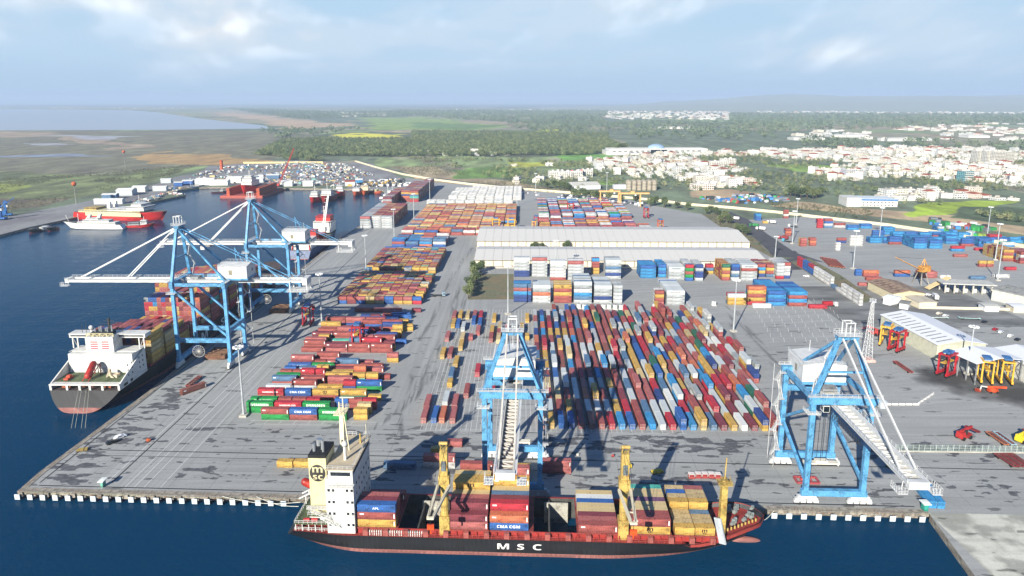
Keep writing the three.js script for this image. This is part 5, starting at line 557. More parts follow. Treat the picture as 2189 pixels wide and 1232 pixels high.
function gableShed(name, label, A, Bp, W, eave, rise, mats2, open = false) {   // ridge from A to B (ground points), width W
  const dx = Bp[0] - A[0], dz = Bp[1] - A[1], L = Math.hypot(dx, dz), o = thing(name, label, 'shed', [A[0], 0, A[1]], Math.atan2(-dz, dx)), w = W / 2;
  if (!open) obj('wall', new B().quad([0, 0, w], [L, 0, w], [L, eave, w], [0, eave, w]).quad([0, 0, -w], [L, 0, -w], [L, eave, -w], [0, eave, -w]).quad([0, 0, w], [0, 0, -w], [0, eave, -w], [0, eave, w]).quad([L, 0, w], [L, 0, -w], [L, eave, -w], [L, eave, w]).tri([0, eave, w], [0, eave, -w], [0, eave + rise, 0]).tri([L, eave, w], [L, eave, -w], [L, eave + rise, 0]), mats2[0], o);
  else { for (const s of [-1, 1]) for (let k = 0; k <= 3; k++) obj('post', new B().box(L * k / 3 * 0.98 + 0.3, 0, s * (w - 0.4), 0.5, eave, 0.5), greyMetal, o); const tr = new B(); for (let k = 0; k < 3; k++) { const a = L * k / 3, b = L * (k + 1) / 3; tr.bar([a, 0.5, -w + 0.4], [b, eave, -w + 0.4], 0.2); tr.bar([a, eave, -w + 0.4], [b, 0.5, -w + 0.4], 0.2); tr.bar([a, eave * 0.5, -w + 0.4], [b, eave * 0.5, -w + 0.4], 0.25); } obj('bracing', tr, greyMetal, o); }
  for (const s of [-1, 1]) obj('roof', new B().hexa([[-0.6, eave, s * (w + 0.6)], [L + 0.6, eave, s * (w + 0.6)], [-0.6, eave + rise, 0], [L + 0.6, eave + rise, 0], [-0.6, eave + 0.25, s * (w + 0.6)], [L + 0.6, eave + 0.25, s * (w + 0.6)], [-0.6, eave + rise + 0.25, 0], [L + 0.6, eave + rise + 0.25, 0]]), mats2[1], o);
  return Object.assign(o, { LL: L, WW: w, ev: eave, rs: rise }); }
const skyl = (o, n, mat) => { for (let i = 0; i < n; i++) { const x = o.LL * (i + 0.8) / (n + 0.6); obj('skylight', new B().hexa([[x, o.ev + o.rs * 0.12 + 0.27, o.WW * 0.9], [x + 0.9, o.ev + o.rs * 0.12 + 0.27, o.WW * 0.9], [x, o.ev + o.rs * 0.75 + 0.27, o.WW * 0.25], [x + 0.9, o.ev + o.rs * 0.75 + 0.27, o.WW * 0.25], [x, o.ev + o.rs * 0.12 + 0.36, o.WW * 0.9], [x + 0.9, o.ev + o.rs * 0.12 + 0.36, o.WW * 0.9], [x, o.ev + o.rs * 0.75 + 0.36, o.WW * 0.25], [x + 0.9, o.ev + o.rs * 0.75 + 0.36, o.WW * 0.25]]), mat, o); } };
{ const ws = gableShed('workshop', 'long white-roofed workshop with dark skylight strips beside the straddle carriers', P(1931, 665, 11), P(2058, 728, 11), 27, 8.6, 2.4, [paint('#b9bba9', 0.85), roofWhite]); skyl(ws, 11, paint('#84888a', 0.5));
  gableShed('canopy', 'open white canopy on steel posts sheltering yellow straddle carriers', P(2080, 741, 13), P(2140, 766, 13), 27, 11, 2, [paint('#b9bba9', 0.85), roofWhite], true); 
  gableShed('workshop', 'white workshop wing with pitched roof next to the open canopy', P(2175, 738, 11), P(2250, 775, 11), 24, 9, 2, [paint('#c9cac6', 0.85), roofWhite]);
  const s1 = gableShed('old_shed', 'old shed with brown corrugated roof and dark skylights by the harbour crane', P(1888, 596, 8), P(1945, 622, 8), 22, 6, 2.2, [paint('#c4bb9c', 0.9), paint('#97826f', 0.9)]); skyl(s1, 6, paint('#5d4a40', 0.8));
  gableShed('site_hut', 'small white pitched-roof hut beside the old brown shed', P(1900, 632, 5), P(1916, 636, 5), 12, 4.5, 0.9, [roofWhite, roofWhite]); gableShed('site_hut', 'low white flat hut with dark door in front of the old brown shed', P(1926, 644, 4), P(1945, 647, 4), 9, 3.6, 0.3, [roofWhite, paint('#8d8f8c', 0.8)]); gableShed('site_hut', 'weathered cream lean-to with open roof beams next to the huts', P(1952, 630, 5), P(1985, 645, 5), 12, 4.4, 0.5, [wallCream, paint('#b9b2a2', 0.9)]); gableShed('site_hut', 'white cabin by the low boundary wall of the gate area', P(2100, 650, 4), P(2130, 651, 4), 8, 3.6, 0.3, [roofWhite, paint('#b9bab4', 0.8)]); gableShed('site_hut', 'cream cabin at the end of the low boundary wall', P(2160, 652, 4), P(2190, 653, 4), 9, 3.8, 0.3, [wallCream, roofWhite]); gableShed('office_block', 'grey office block with rows of dark windows behind the toll gate', P(2140, 614, 8), P(2215, 630, 8), 22, 8, 0.4, [paint('#b9bcb8', 0.85), paint('#9fa29e', 0.85)]);
  gableShed('guard_hut', 'pale metal guard hut standing alone behind the bare-quay crane', P(1880, 858, 3), P(1892, 858, 3), 3, 2.8, 0.1, [paint('#b8c4cb', 0.6), paint('#c5d0d6', 0.6)]); gableShed('guard_hut', 'green and white booth at the corner of the long quay', P(216, 1024, 3), P(221, 1024, 3), 2, 2.4, 0.1, [paint('#6fae9c', 0.6), paint('#dfe4e1', 0.6)]); gableShed('guard_hut', 'teal and white booth by the blue containers at the quay end', P(1974, 1074, 3), P(1983, 1074, 3), 2, 2.8, 0.1, [paint('#2f9a8c', 0.6), paint('#dfe4e1', 0.6)]); }
{ // gate portal: columns and slab
  const p = P(2020, 626), o = thing('gate_portal', 'concrete toll gate with white columns and angular roof slab', 'gate', [p[0], 0, p[1]], -0.16); for (let i = 0; i < 6; i++) for (const k of [0, -9]) obj('column', new B().box(i * 6.2, 0, k, 0.9, 7, 0.9), concreteM, o); obj('roof', new B().box(15, 7, -4.5, 36, 0.7, 14), paint('#b5b7b4', 0.9), o); for (let i = 0; i < 5; i++) obj('booth', new B().box(3.1 + i * 6.2, 0, -4.5, 2, 2.6, 3), whiteShip, o); obj('ramp_slab', new B().bar([-10, 1, -6], [6, 9.5, -10], 5, 0.5), paint('#cdb98c', 0.9), o); }
{ const w = thing('boundary_wall', 'low cream boundary wall in front of the gate area', 'wall', [0, 0, 0]); const a = P(1965, 660), b = P(2240, 666); obj('wall_panel', new B().bar([a[0], 0.9, a[1]], [b[0], 0.9, b[1]], 0.5, 1.8), wallCream, w); }
{ const w = thing('harbour_wall', 'long pale concrete harbour wall following the road behind the yards', 'wall', [0, 0, 0]); for (let i = 0; i + 1 < wallW.length; i++) obj('wall_panel', new B().bar([wallW[i][0], 1.6, wallW[i][1]], [wallW[i + 1][0], 1.6, wallW[i + 1][1]], 1.4, 3.3), paint('#cfc6ad', 0.95), w); }
// lamp masts
{ let proto; const spots = [[521, 890, 33, 'by the block of green containers'], [688, 693, 33, 'between the long quay and the loose container block'], [783, 588, 33, 'between the dense red and yellow blocks'], [843, 516, 33, 'beside the blue container block'], [885, 474, 33, 'beside the far sandy container block'], [919, 434, 33, 'beside the white refrigerated boxes'], [1086, 672, 33, 'behind the half-empty lanes'], [1188, 592, 30, 'in front of the long warehouse'], [1568, 709, 33, 'east of the straddle field'], [1694, 521, 33, 'on the depot corner by the gate road'], [1702, 480, 30, 'among the far depot stacks'], [1824, 575, 33, 'on the bare depot ground'], [1880, 512, 33, 'beside the blue depot stacks'], [2110, 510, 33, 'at the harbour wall'], [2128, 556, 33, 'beside the yellow depot stack'], [2133, 600, 33, 'behind the toll gate'], [2069, 800, 26, 'in front of the open canopy'], [1657, 552, 20, 'at the road junction'], [1105, 440, 30, 'at the end of the white boxes'], [1297, 410, 30, 'by the harbour wall'], [1145, 412, 30, 'on the verge of the harbour road']];
  spots.forEach(([u, v, h, w]) => { const p = P(u, v), lab = `tall grey floodlight mast ${w}`; let o;
    if (!proto) { o = proto = thing('floodlight_mast', lab, 'lamp post', [p[0], 0, p[1]], 0, 'floodlight masts of the terminal'); obj('base', new B().box(0, 0, 0, 3.2, 0.9, 3.2), concreteM, o); obj('pole', new B().tube([0, 0.5, 0], [0, 33, 0], 0.5, 0.26, 10), paint('#b9c0c4', 0.5, 0.3), o); const r = new THREE.TorusGeometry(1.7, 0.12, 6, 20); r.rotateX(Math.PI / 2); r.translate(0, 32, 0); obj('ring', r, greyMetal, o); for (let k = 0; k < 8; k++) { const a = k / 8 * Math.PI * 2; obj('floodlight', new B().box(Math.cos(a) * 1.9, 32.1, Math.sin(a) * 1.9, 0.9, 0.7, 0.9, -a), paint('#dfe3e5', 0.4), o); } }
    else o = dup(proto, [p[0], 0, p[1]], u, lab); o.scale.set(1, h / 33, 1); }); }
{ // lattice tower
  const p = P(1853, 771), o = thing('lattice_tower', 'slender white lattice radio tower on a red and white base', 'tower', [p[0], 0, p[1]]), b = new B(), H = 33; for (const [sx, sz] of [[-1, -1], [1, -1], [1, 1], [-1, 1]]) b.bar([sx * 1.9, 1, sz * 1.9], [sx * 0.45, H, sz * 0.45], 0.16); for (let k = 0; k < 14; k++) { const y0 = lerp(1, H, k / 14), y1 = lerp(1, H, (k + 1) / 14), w0 = lerp(1.9, 0.45, k / 14), w1 = lerp(1.9, 0.45, (k + 1) / 14); for (let s = 0; s < 4; s++) { const c = [[-1, -1], [1, -1], [1, 1], [-1, 1]], a = c[s], d = c[(s + 1) % 4]; b.bar([a[0] * w0, y0, a[1] * w0], [d[0] * w1, y1, d[1] * w1], 0.09); b.bar([a[0] * w1, y1, a[1] * w1], [d[0] * w1, y1, d[1] * w1], 0.09); } } obj('lattice', b, paint('#d7dadb', 0.5), o); obj('base', new B().box(0, 0, 0, 7, 0.8, 6).box(0, 0.8, 0, 6.4, 0.5, 5.4), paint('#c9a9a2', 0.8), o); obj('head_platform', new B().box(0, H, 0, 2.6, 0.2, 2.6).rail([[-1.3, H, -1.3], [1.3, H, -1.3], [1.3, H, 1.3], [-1.3, H, 1.3], [-1.3, H, -1.3]], 1.6, 0.1, 0.8), roofWhite, o); }
// straddle carriers
function straddle(col, label, [x, z], turn, s = 1) { const o = thing('straddle_carrier', label, 'straddle carrier', [x, 0, z], turn, 'straddle carriers'), m = paint(col, 0.5), L = 9.6, W = 4.6, H = 12.4; o.scale.setScalar(s);
  for (const k of [-1, 1]) { obj('wheel_beam', new B().box(0, 1.2, k * W / 2, L, 1.3, 0.9), m, o); for (const x of [-3.9, -1.4, 1.4, 3.9]) obj('wheel', new B().tube([x, 0.8, k * W / 2 - 0.4], [x, 0.8, k * W / 2 + 0.4], 0.8, 0.8, 12), tyre, o); for (const x of [-3.6, 3.6]) obj('leg', new B().box(x, 2.4, k * W / 2, 0.8, H - 3, 0.7), m, o); obj('top_beam', new B().box(0, H - 1, k * W / 2, L - 0.6, 0.9, 0.8), m, o); }
  for (const x of [-3.8, 3.8]) obj('cross_beam', new B().box(x, H - 0.9, 0, 0.8, 0.7, W), m, o); obj('engine_deck', new B().box(0, H, 0, 5, 1.1, 3.4), paint('#3f78b8', 0.5), o); const cb = obj('cabin', new B().box(4.6, H - 4, W / 2 + 0.2, 1.9, 2.4, 1.6), m, o); obj('window', new B().box(5.57, H - 3.6, W / 2 + 0.2, 0.05, 1.5, 1.4).box(4.6, H - 3.4, W / 2 + 1.03, 1.5, 1.3, 0.05), glass, cb); obj('spreader', new B().box(0, H - 5, 0, 9, 0.5, 2.2), paint('#c9a23a', 0.5), o); return o; }
const SR = '#b5232f', SY = '#d9a534';
straddle(SR, 'red straddle carrier working among the loose container rows', P(765, 738), 1.57); straddle(SR, 'dark red straddle carrier standing under the rear of the tall quay crane', P(659, 694), 1.6); straddle(SY, 'yellow straddle carrier parked tight to the workshop gable', P(1893, 738), 0.9); straddle(SR, 'red straddle carrier with blue engine deck parked along the workshop wall', P(1916, 750), 0.6); straddle(SR, 'red straddle carrier with blue engine deck parked between workshop and canopy', P(2022, 803), 0.55); straddle(SY, 'yellow straddle carrier parked under the canopy by its open post', P(2104, 817), 1.2); straddle(SY, 'yellow straddle carrier parked under the canopy against the far wall', P(2146, 818), 1.2);
straddle(SR, 'red straddle carrier in the aisle of the far yard', P(1146, 486), 1.57); straddle(SY, 'yellow straddle carrier low in the aisle beside the far sandy block', P(1141, 491), 1.57, 0.8); straddle(SR, 'red straddle carrier by the green boxes of the far yard', P(1381, 466), 1.57); straddle('#c9603a', 'orange straddle carrier behind the end of the long warehouse', P(1411, 494), 1.57); straddle(SR, 'red straddle carrier among the blue and white far rows', P(1219, 455), 0); straddle(SY, 'yellow straddle carrier straddling the end of the far sandy block', P(1093, 492), 0); straddle(SY, 'yellow straddle carrier beside another on the far sandy block', P(1060, 491), 0);
{ // rail gantries
  for (const [u0, u1, v, lab] of [[1283, 1322, 437, 'cream rail gantry crane standing behind its partner'], [1326, 1368, 442, 'cream rail gantry crane with long cantilever beam']]) { const a = P(u0, v), b = P(u1, v), L = b[0] - a[0], o = thing('gantry_crane', lab, 'crane', [a[0], 0, a[1]], 0, 'cream rail gantry cranes'), m = paint('#d8a86c', 0.6), H = 17; for (const x of [0, L]) for (const z of [-5, 5]) obj('leg', new B().bar([x, 0.6, z], [x, H, z * 0.4], 0.9), m, o); for (const x of [0, L]) obj('sill', new B().box(x, 0.4, 0, 1, 1, 12), m, o); for (const z of [-1.6, 1.6]) obj('girder', new B().box(L / 2 + (u0 > 1300 ? 5 : 0), H, z, L + (u0 > 1300 ? 14 : 4), 1.7, 0.9), m, o); obj('trolley', new B().box(L * 0.6, H + 1.7, 0, 5, 2, 4.2), m, o); obj('cabin', new B().box(L * 0.6 + 4, H - 2.4, 0, 2, 2.2, 2), roofWhite, o); } }
{ // harbour level-luffing crane, yellow
  const p = P(1968, 608), o = thing('harbour_crane', 'old yellow slewing harbour crane with long thin jib above the brown shed', 'crane', [p[0], 0, p[1]], 0.3), m = paint('#d29a4a', 0.6); const b = new B(); for (const [sx, sz] of [[-1, -1], [1, -1], [1, 1], [-1, 1]]) b.bar([sx * 4, 0, sz * 4], [sx * 2, 9, sz * 2], 0.7); obj('portal', b, paint('#8e8b84', 0.7), o); obj('turntable', new B().tube([0, 9, 0], [0, 10, 0], 2.6, 2.6, 14), darkSteel, o); obj('machine_house', new B().box(2, 10, 0, 8, 4.5, 4.5), m, o); obj('cabin', new B().box(-2.6, 10.4, 1.6, 2, 2.4, 1.8), m, o); obj('tower_frame', new B().bar([0, 14, -1.5], [1, 20, 0], 0.5).bar([0, 14, 1.5], [1, 20, 0], 0.5).bar([4.5, 14, 0], [1, 20, 0], 0.5), m, o); const j = new B(); for (const z of [-0.8, 0.8]) j.bar([-2.6, 12, z], [-27, 23, z * 0.3], 0.5); for (let k = 1; k < 9; k++) j.bar([-2.6 - k * 2.7, 12 + k * 1.22, -0.7], [-2.6 - k * 2.7, 12 + k * 1.22, 0.7], 0.25); obj('jib', j, m, o); obj('stay', new B().tube([1, 20, 0], [-26, 23.2, 0], 0.1, 0.1, 5), darkSteel, o); }
// vehicles
function wheels(o, list, r = 0.5, w = 0.35) { for (const [x, z] of list) obj('wheel', new B().tube([x, r, z - w / 2], [x, r, z + w / 2], r, r, 12), tyre, o); }
function car(col, label, [x, z], turn) { const o = thing('parked_car', label, 'car', [x, 0, z], turn, 'cars parked in the port'), m = paint(col, 0.3, 0.1, null); const sh = new THREE.Shape([[-2.2, 0.35], [2.2, 0.35], [2.25, 0.75], [1.9, 0.92], [0.95, 1.0], [0.35, 1.45], [-1.25, 1.45], [-1.9, 1.02], [-2.25, 0.95]].map(q => new THREE.Vector2(...q))), g = new THREE.ExtrudeGeometry(sh, { depth: 1.6, bevelEnabled: true, bevelSize: 0.08, bevelThickness: 0.08, bevelSegments: 2 }); g.translate(0, 0, -0.8); obj('body', g, m, o); obj('window', new B().hexa([[0.3, 1.38, 0.78], [0.95, 1.0, 0.8], [0.3, 1.38, -0.78], [0.95, 1.0, -0.8], [0.36, 1.5, 0.7], [1.02, 1.06, 0.74], [0.36, 1.5, -0.7], [1.02, 1.06, -0.74]]).box(-0.4, 1.0, 0, 1.5, 0.4, 1.78), glass, o); wheels(o, [[1.35, 0.8], [1.35, -0.8], [-1.35, 0.8], [-1.35, -0.8]], 0.33, 0.25); return o; }
car('#e6e8e8', 'white car parked on the open long quay beside a black one', P(257, 937), 0.95); car('#191b1e', 'black car parked on the open long quay beside a white one', P(240, 948), 0.95);
for (const [u, v, c, w, t] of [[2008, 672, '#d4c9b8', 'cream car behind the workshop roof', 0.5], [2022, 677, '#dadada', 'white car in the row behind the workshop', 0.5], [2105, 690, '#22252a', 'black car first in the staff parking row', 0.6], [2128, 706, '#8e2028', 'dark red car in the staff parking row', 0.6], [2140, 712, '#c7cbd0', 'silver car in the staff parking row', 0.6], [2160, 720, '#e4e6e6', 'white car in the staff parking row', 0.6], [2176, 728, '#1d1f22', 'black car last in the staff parking row', 0.6], [1985, 632, '#e2e4e4', 'white car on the gate forecourt', 0.1], [1724, 592, '#e8e9ea', 'white car on the road beside the white container wall', 2.4]]) car(c, w, P(u, v), t);
function truck(col, box, label, [x, z], turn, L = 9) { const o = thing('truck', label, 'truck', [x, 0, z], turn, 'trucks in the port'); obj('chassis', new B().box(0, 0.8, 0, L, 0.4, 2.2), darkSteel, o); const cb = obj('cab', new B().box(L / 2 - 0.2, 0.7, 0, 2.1, 2.5, 2.4), paint(col, 0.4), o); obj('window', new B().box(L / 2 + 0.87, 1.9, 0, 0.04, 0.9, 2.0).box(L / 2 + 0.1, 2.0, 1.22, 1.1, 0.7, 0.04), glass, cb); if (box) obj('cargo_box', new B().box(-1.4, 1.2, 0, L - 2.6, 2.6, 2.44), paint(box, 0.6), o); wheels(o, [[L / 2 - 0.3, 1], [L / 2 - 0.3, -1], [-L / 2 + 1, 1], [-L / 2 + 1, -1], [-L / 2 + 2.3, 1], [-L / 2 + 2.3, -1]]); return o; }
for (const [u, v, c, b, l, t] of [[1613, 485, '#2b8a4a', '#2b8a4a', 'green lorry on the gate road', 2.5], [1627, 492, '#e8e8e8', '#e8e8e8', 'white tanker lorry behind the green lorry', 2.5], [1572, 470, '#e8e8e8', '#e4e4e4', 'white lorry at the far bend of the gate road', 2.4], [1675, 512, '#b02028', '#8e2b2b', 'red lorry leaving the depot corner', 2.4], [1684, 518, '#57b4d6', null, 'pale blue tractor unit on the gate road', 2.4], [1773, 656, '#e8e8e8', '#a8202c', 'white tractor with red box beside the blue stacks', 0], [2000, 640, '#ececec', '#dedede', 'white van-bodied lorry on the gate forecourt', 1.2], [1650, 478, '#e8e8e8', '#d9d9d6', 'white box lorry in the depot', 2.5], [1696, 486, '#e8e8e8', null, 'white tractor unit in the depot', 2.6], [936, 634, '#8fa9bb', null, 'grey blue yard tractor by the planting bed', 0]]) truck(c, b, l, P(u, v), t);
function flatbed(col, label, a, b, n = 6) { const dx = b[0] - a[0], dz = b[1] - a[1], L = Math.hypot(dx, dz), o = thing('trailer', label, 'trailer', [a[0], 0, a[1]], Math.atan2(-dz, dx), 'flatbed trailers'), m = paint(col, 0.6), f = new B(); for (const z of [-1, 1]) f.box(L / 2, 0.9, z, L, 0.35, 0.35); for (let k = 0; k <= n; k++) f.box(L * k / n, 0.9, 0, 0.3, 0.3, 2.2); obj('frame', f, m, o); obj('deck', new B().box(L / 2, 1.25, 0, L * 0.9, 0.06, 1.2), paint('#7d4a40', 0.8), o); wheels(o, [[1, 1], [1, -1], [2.2, 1], [2.2, -1], [L - 1.2, 1], [L - 1.2, -1]]); return o; }
flatbed('#b04a3e', 'red skeleton trailer lying in front of the workshop', P(1913, 776), P(1948, 800)); flatbed('#c27a55', 'orange skeletal trailer on the ground behind the security fence', P(2112, 928), P(2152, 956)); flatbed('#9bb6c6', 'pale blue skeletal trailer beside the orange one', P(2128, 928), P(2168, 956)); for (let k = 0; k < 3; k++) flatbed('#8e3a38', `dark red skeletal trailer ${['first', 'second', 'third'][k]} in the row at the fence`, P(2130 + k * 15, 975), P(2172 + k * 15, 1003)); flatbed('#9c4a3a', 'brown low-bed trailer behind the brown container on the long quay', P(401, 829), P(428, 808)); for (let k = 0; k < 5; k++) flatbed('#c9683c', `orange chassis ${['first', 'second', 'third', 'fourth', 'fifth'][k]} in the row by the gate road verge`, P(1756 + k * 7, 552 + k * 1.2), P(1776 + k * 7, 571 + k * 1.0)); flatbed('#b9d4d2', 'pale turquoise boat trailer behind the workshop', P(1978, 681), P(2026, 682)); flatbed('#9fc6c8', 'pale turquoise boat trailer with red end near the cabins', P(2050, 682), P(2095, 684));
{ // reach stackers, loader, boom lift
  for (const [u, v, c, l, t] of [[2060, 938, '#b3302e', 'red reach stacker parked beyond the security fence', 0.4], [2186, 945, '#d8c22e', 'yellow wheel loader parked by the skeletal trailers', 0.4], [1868, 716, '#b8423e', 'red reach stacker parked beside the yellow straddle carrier', 2.2]]) { const p = P(u, v), o = thing('reach_stacker', l, 'vehicle', [p[0], 0, p[1]], t), m = paint(c, 0.5); obj('body', new B().box(0, 0.8, 0, 6, 1.5, 3.0).box(-2, 2.3, 0, 2, 1.2, 2.6), m, o); const cb = obj('cabin', new B().box(0.2, 2.3, 0, 1.7, 1.7, 1.8), darkSteel, o); obj('boom', new B().bar([-2.4, 3.6, 0], [4.4, 4.6, 0], 0.8, 0.9), m, o); obj('spreader', new B().box(5, 3, 0, 1.4, 0.6, 6), paint('#7d2c2a', 0.6), o); wheels(o, [[2, 1.5], [2, -1.5], [-2, 1.4], [-2, -1.4]], 0.85, 0.7); }
  const p = P(2122, 840), o = thing('boom_lift', 'orange telescopic boom lift with white jib on the dark ground', 'vehicle', [p[0], 0, p[1]], 0.02), m = paint('#d9572e', 0.5); obj('chassis', new B().box(0, 0.6, 0, 4.2, 0.9, 2.4).box(0, 1.5, 0, 3.4, 1.0, 2.2), m, o); obj('boom', new B().bar([6.5, 2.6, 0], [-3, 3.0, 0], 0.8, 1.0), m, o); obj('jib', new B().bar([-3, 3.0, 0], [-6, 3.6, 0.2], 0.5).bar([-6, 3.6, 0.2], [-6.4, 1.4, 0.2], 0.4), whiteShip, o); obj('basket', new B().rail([[-8.2, 0.8, -0.8], [-6.4, 0.8, -0.8], [-6.4, 0.8, 0.9], [-8.2, 0.8, 0.9], [-8.2, 0.8, -0.8]], 1.2, 0.12, 0.6), m, o); wheels(o, [[1.5, 1.1], [1.5, -1.1], [-1.5, 1.1], [-1.5, -1.1]], 0.6, 0.5); }
{ // security fence, concrete barriers, quay clutter
  const a = P(1915, 966), b = P(2260, 970), L = Math.hypot(b[0] - a[0], b[1] - a[1]), o = thing('security_fence', 'pale green steel security fence running to the bare quay end', 'fence', [a[0], 0, a[1]], Math.atan2(-(b[1] - a[1]), b[0] - a[0])); obj('plinth', new B().box(L / 2, 0, 0, L, 0.4, 0.4), concreteM, o); const m = paint('#aebfb8', 0.6); for (let k = 0; k <= 28; k++) obj('post', new B().bar([L * k / 28, 0, 0], [L * k / 28, 3.2, 0], 0.12), m, o); obj('rail', new B().bar([0, 3, 0], [L, 3, 0], 0.08).bar([0, 1.7, 0], [L, 1.7, 0], 0.07).bar([0, 0.6, 0], [L, 0.6, 0], 0.07), m, o); const w = new B(); for (let k = 0; k < 150; k++) w.bar([L * k / 150, 0.4, 0], [L * k / 150, 3, 0], 0.045); obj('mesh', w, m, o);
  let pr; const bs = []; for (let k = 0; k < 7; k++) bs.push([1868 + k * 15, 866, 0]); for (let k = 0; k < 5; k++) bs.push([1966 + k * 7, 862 - k * 4.6, 0.75]); for (const [u, v, t] of bs) { const p = P(u, v); if (!pr) { pr = thing('concrete_barrier', 'white concrete traffic barrier in the line behind the bare-quay crane', 'barrier', [p[0], 0, p[1]], t, 'white traffic barriers'); obj('block', new B().hexa([[-1.4, 0, 0.35], [1.4, 0, 0.35], [-1.4, 0, -0.35], [1.4, 0, -0.35], [-1.4, 0.8, 0.15], [1.4, 0.8, 0.15], [-1.4, 0.8, -0.15], [1.4, 0.8, -0.15]]), paint('#dfe0dc', 0.8), pr); } else dup(pr, [p[0], 0, p[1]], t); }
  let lr; const rk = [[1478, 1022], [1492, 1021], [1506, 1021], [1520, 1021], [1534, 1022]]; for (const [u, v] of rk) { const p = P(u, v); if (!lr) { lr = thing('lashing_cage', 'red and white steel lashing cage on the quay beside the ship bow', 'cage', [p[0], 0, p[1]], -FA, 'lashing cages on the front quay'); const f = new B(); f.box(0, 0.1, 0, 2.2, 0.8, 2.0); obj('box', f, paint('#b9504e', 0.7), lr); const g = new B(); for (const sx of [-1, 1]) for (const sz of [-0.9, 0.9]) g.bar([sx, 0.9, sz], [sx, 1.9, sz], 0.12); g.box(0, 1.8, 0, 2.2, 0.12, 2); obj('frame', g, paint('#d4cfcb', 0.7), lr); } else dup(lr, [p[0], 0, p[1]]); }
  { const p = P(1724, 1030), s = thing('spare_spreader', 'red steel container spreader frame lying under the bare-quay crane', 'spreader', [p[0], 0, p[1]], -FA), f = new B(); for (const z of [-2, 2]) f.box(0, 0.3, z, 8, 0.7, 0.6); for (const x of [-4, -1.4, 1.4, 4]) f.box(x, 0.35, 0, 0.6, 0.6, 4); obj('frame', f, paint('#b5545a', 0.6), s); obj('motor', new B().box(0, 1, 0.2, 2, 1.2, 1.6).tube([-2.6, 1.2, 0.6], [-1.6, 1.2, 0.6], 0.5), paint('#c24a4c', 0.6), s); }
  for (const [u, v, c, l, w, h] of [[317, 944, '#c9653c', 'orange painted machinery guard at the crane rail', 1.6, 1.4], [176, 963, '#a8924e', 'heap of yellow timber dunnage at the crane rail end', 4, 0.8], [1310, 977, '#c2534e', 'small red and white block on the quay', 1, 1.1], [1235, 975, '#d8d4cc', 'small white block on the quay', 1, 1.1], [1905, 998, '#a8924e', 'brown pallet stack on the landward crane rail', 3.4, 1.0], [1342, 1000, '#c9b23a', 'yellow crane weight beside the landward rail', 3, 1.6], [1405, 1010, '#c9b23a', 'yellow lashing platform lying on the quay', 4.4, 0.9]]) { const p = P(u, v), o2 = thing('quay_gear', l, 'equipment', [p[0], 0, p[1]], 0.3); const b2 = new B(); for (let k = 0; k < 3; k++) b2.box((k - 1) * w / 3, 0.05, (k % 2) * 0.2, w / 3.4, h * (0.8 + 0.2 * (k % 2)), w * 0.45); obj('body', b2, paint(c, 0.8), o2); obj('skid', new B().box(0, 0, 0, w * 1.1, 0.12, w * 0.6), darkSteel, o2); }
  // mafi trailers of hatch covers under the tall cranes
  for (const [u, v, l] of [[470, 760, 'rust brown hatch cover laid on the quay under the tall crane'], [600, 664, 'rust brown hatch covers stacked behind the big ship']]) { const p = P(u, v), h2 = thing('hatch_cover', l, 'hatch cover', [p[0], 0, p[1]], 0); obj('panel', new B().box(0, 0, 0, 11, 2.4, 13), paint('#7d5a44', 0.85), h2); const rb = new B(); for (let k = 0; k < 5; k++) rb.box(0, 2.4, -5.6 + k * 2.8, 10.6, 0.25, 0.4); obj('rib', rb, paint('#9a7a5c', 0.85), h2); }
  // reefer plugs in front of lanes: white gensets
  let gs; for (const [u, v] of [[1238, 661], [1250, 662], [1291, 662], [1303, 662], [1316, 663], [1329, 663], [1401, 661], [1528, 655]]) { const p = P(u, v); if (!gs) { gs = thing('white_tank', 'white cylindrical water tank at the head of the field lanes', 'tank', [p[0], 0, p[1]], 0, 'white tanks at the head of the lanes'); obj('shell', new B().tube([0, 0.2, -2], [0, 3.0, -2], 1.7, 1.5, 12).box(0, 0, -2, 3.2, 0.3, 3.2), whiteShip, gs); obj('hatch', new B().tube([0, 3, -2], [0, 3.3, -2], 0.5, 0.5, 8), greyMetal, gs); } else dup(gs, [p[0], 0, p[1]]); }
}
{ // mooring lines of the geared ship
  const a = P(1655, 1094), s = (n, pa, pb, sag) => { const o = thing('mooring_line', n, 'rope', [0, 0, 0]); const b = new B(); for (let k = 0; k < 10; k++) { const q = (t) => [lerp(pa[0], pb[0], t), lerp(pa[1], pb[1], t) - Math.sin(t * Math.PI) * sag, lerp(pa[2], pb[2], t)]; b.tube(q(k / 10), q((k + 1) / 10), 0.09, 0.09, 5); } obj('rope', b, paint('#c9ccc4', 0.8), o); };
  const bw = front(258, -6); s('slack pale bow line of the geared ship looping to the quay', [bw[0], 5, bw[1]], [a[0], 0.3, a[1]], 4.5); const st = front(107, -9), q1 = P(560, 1064); s('pale stern line of the geared ship running along the quay', [st[0], 4.5, st[1]], [q1[0] - 14, 0.4, q1[1]], 1.5); s('second pale stern line of the geared ship running to a bollard', [st[0], 4.2, st[1] + 2], [q1[0] - 2, 0.4, q1[1]], 1.2);
}
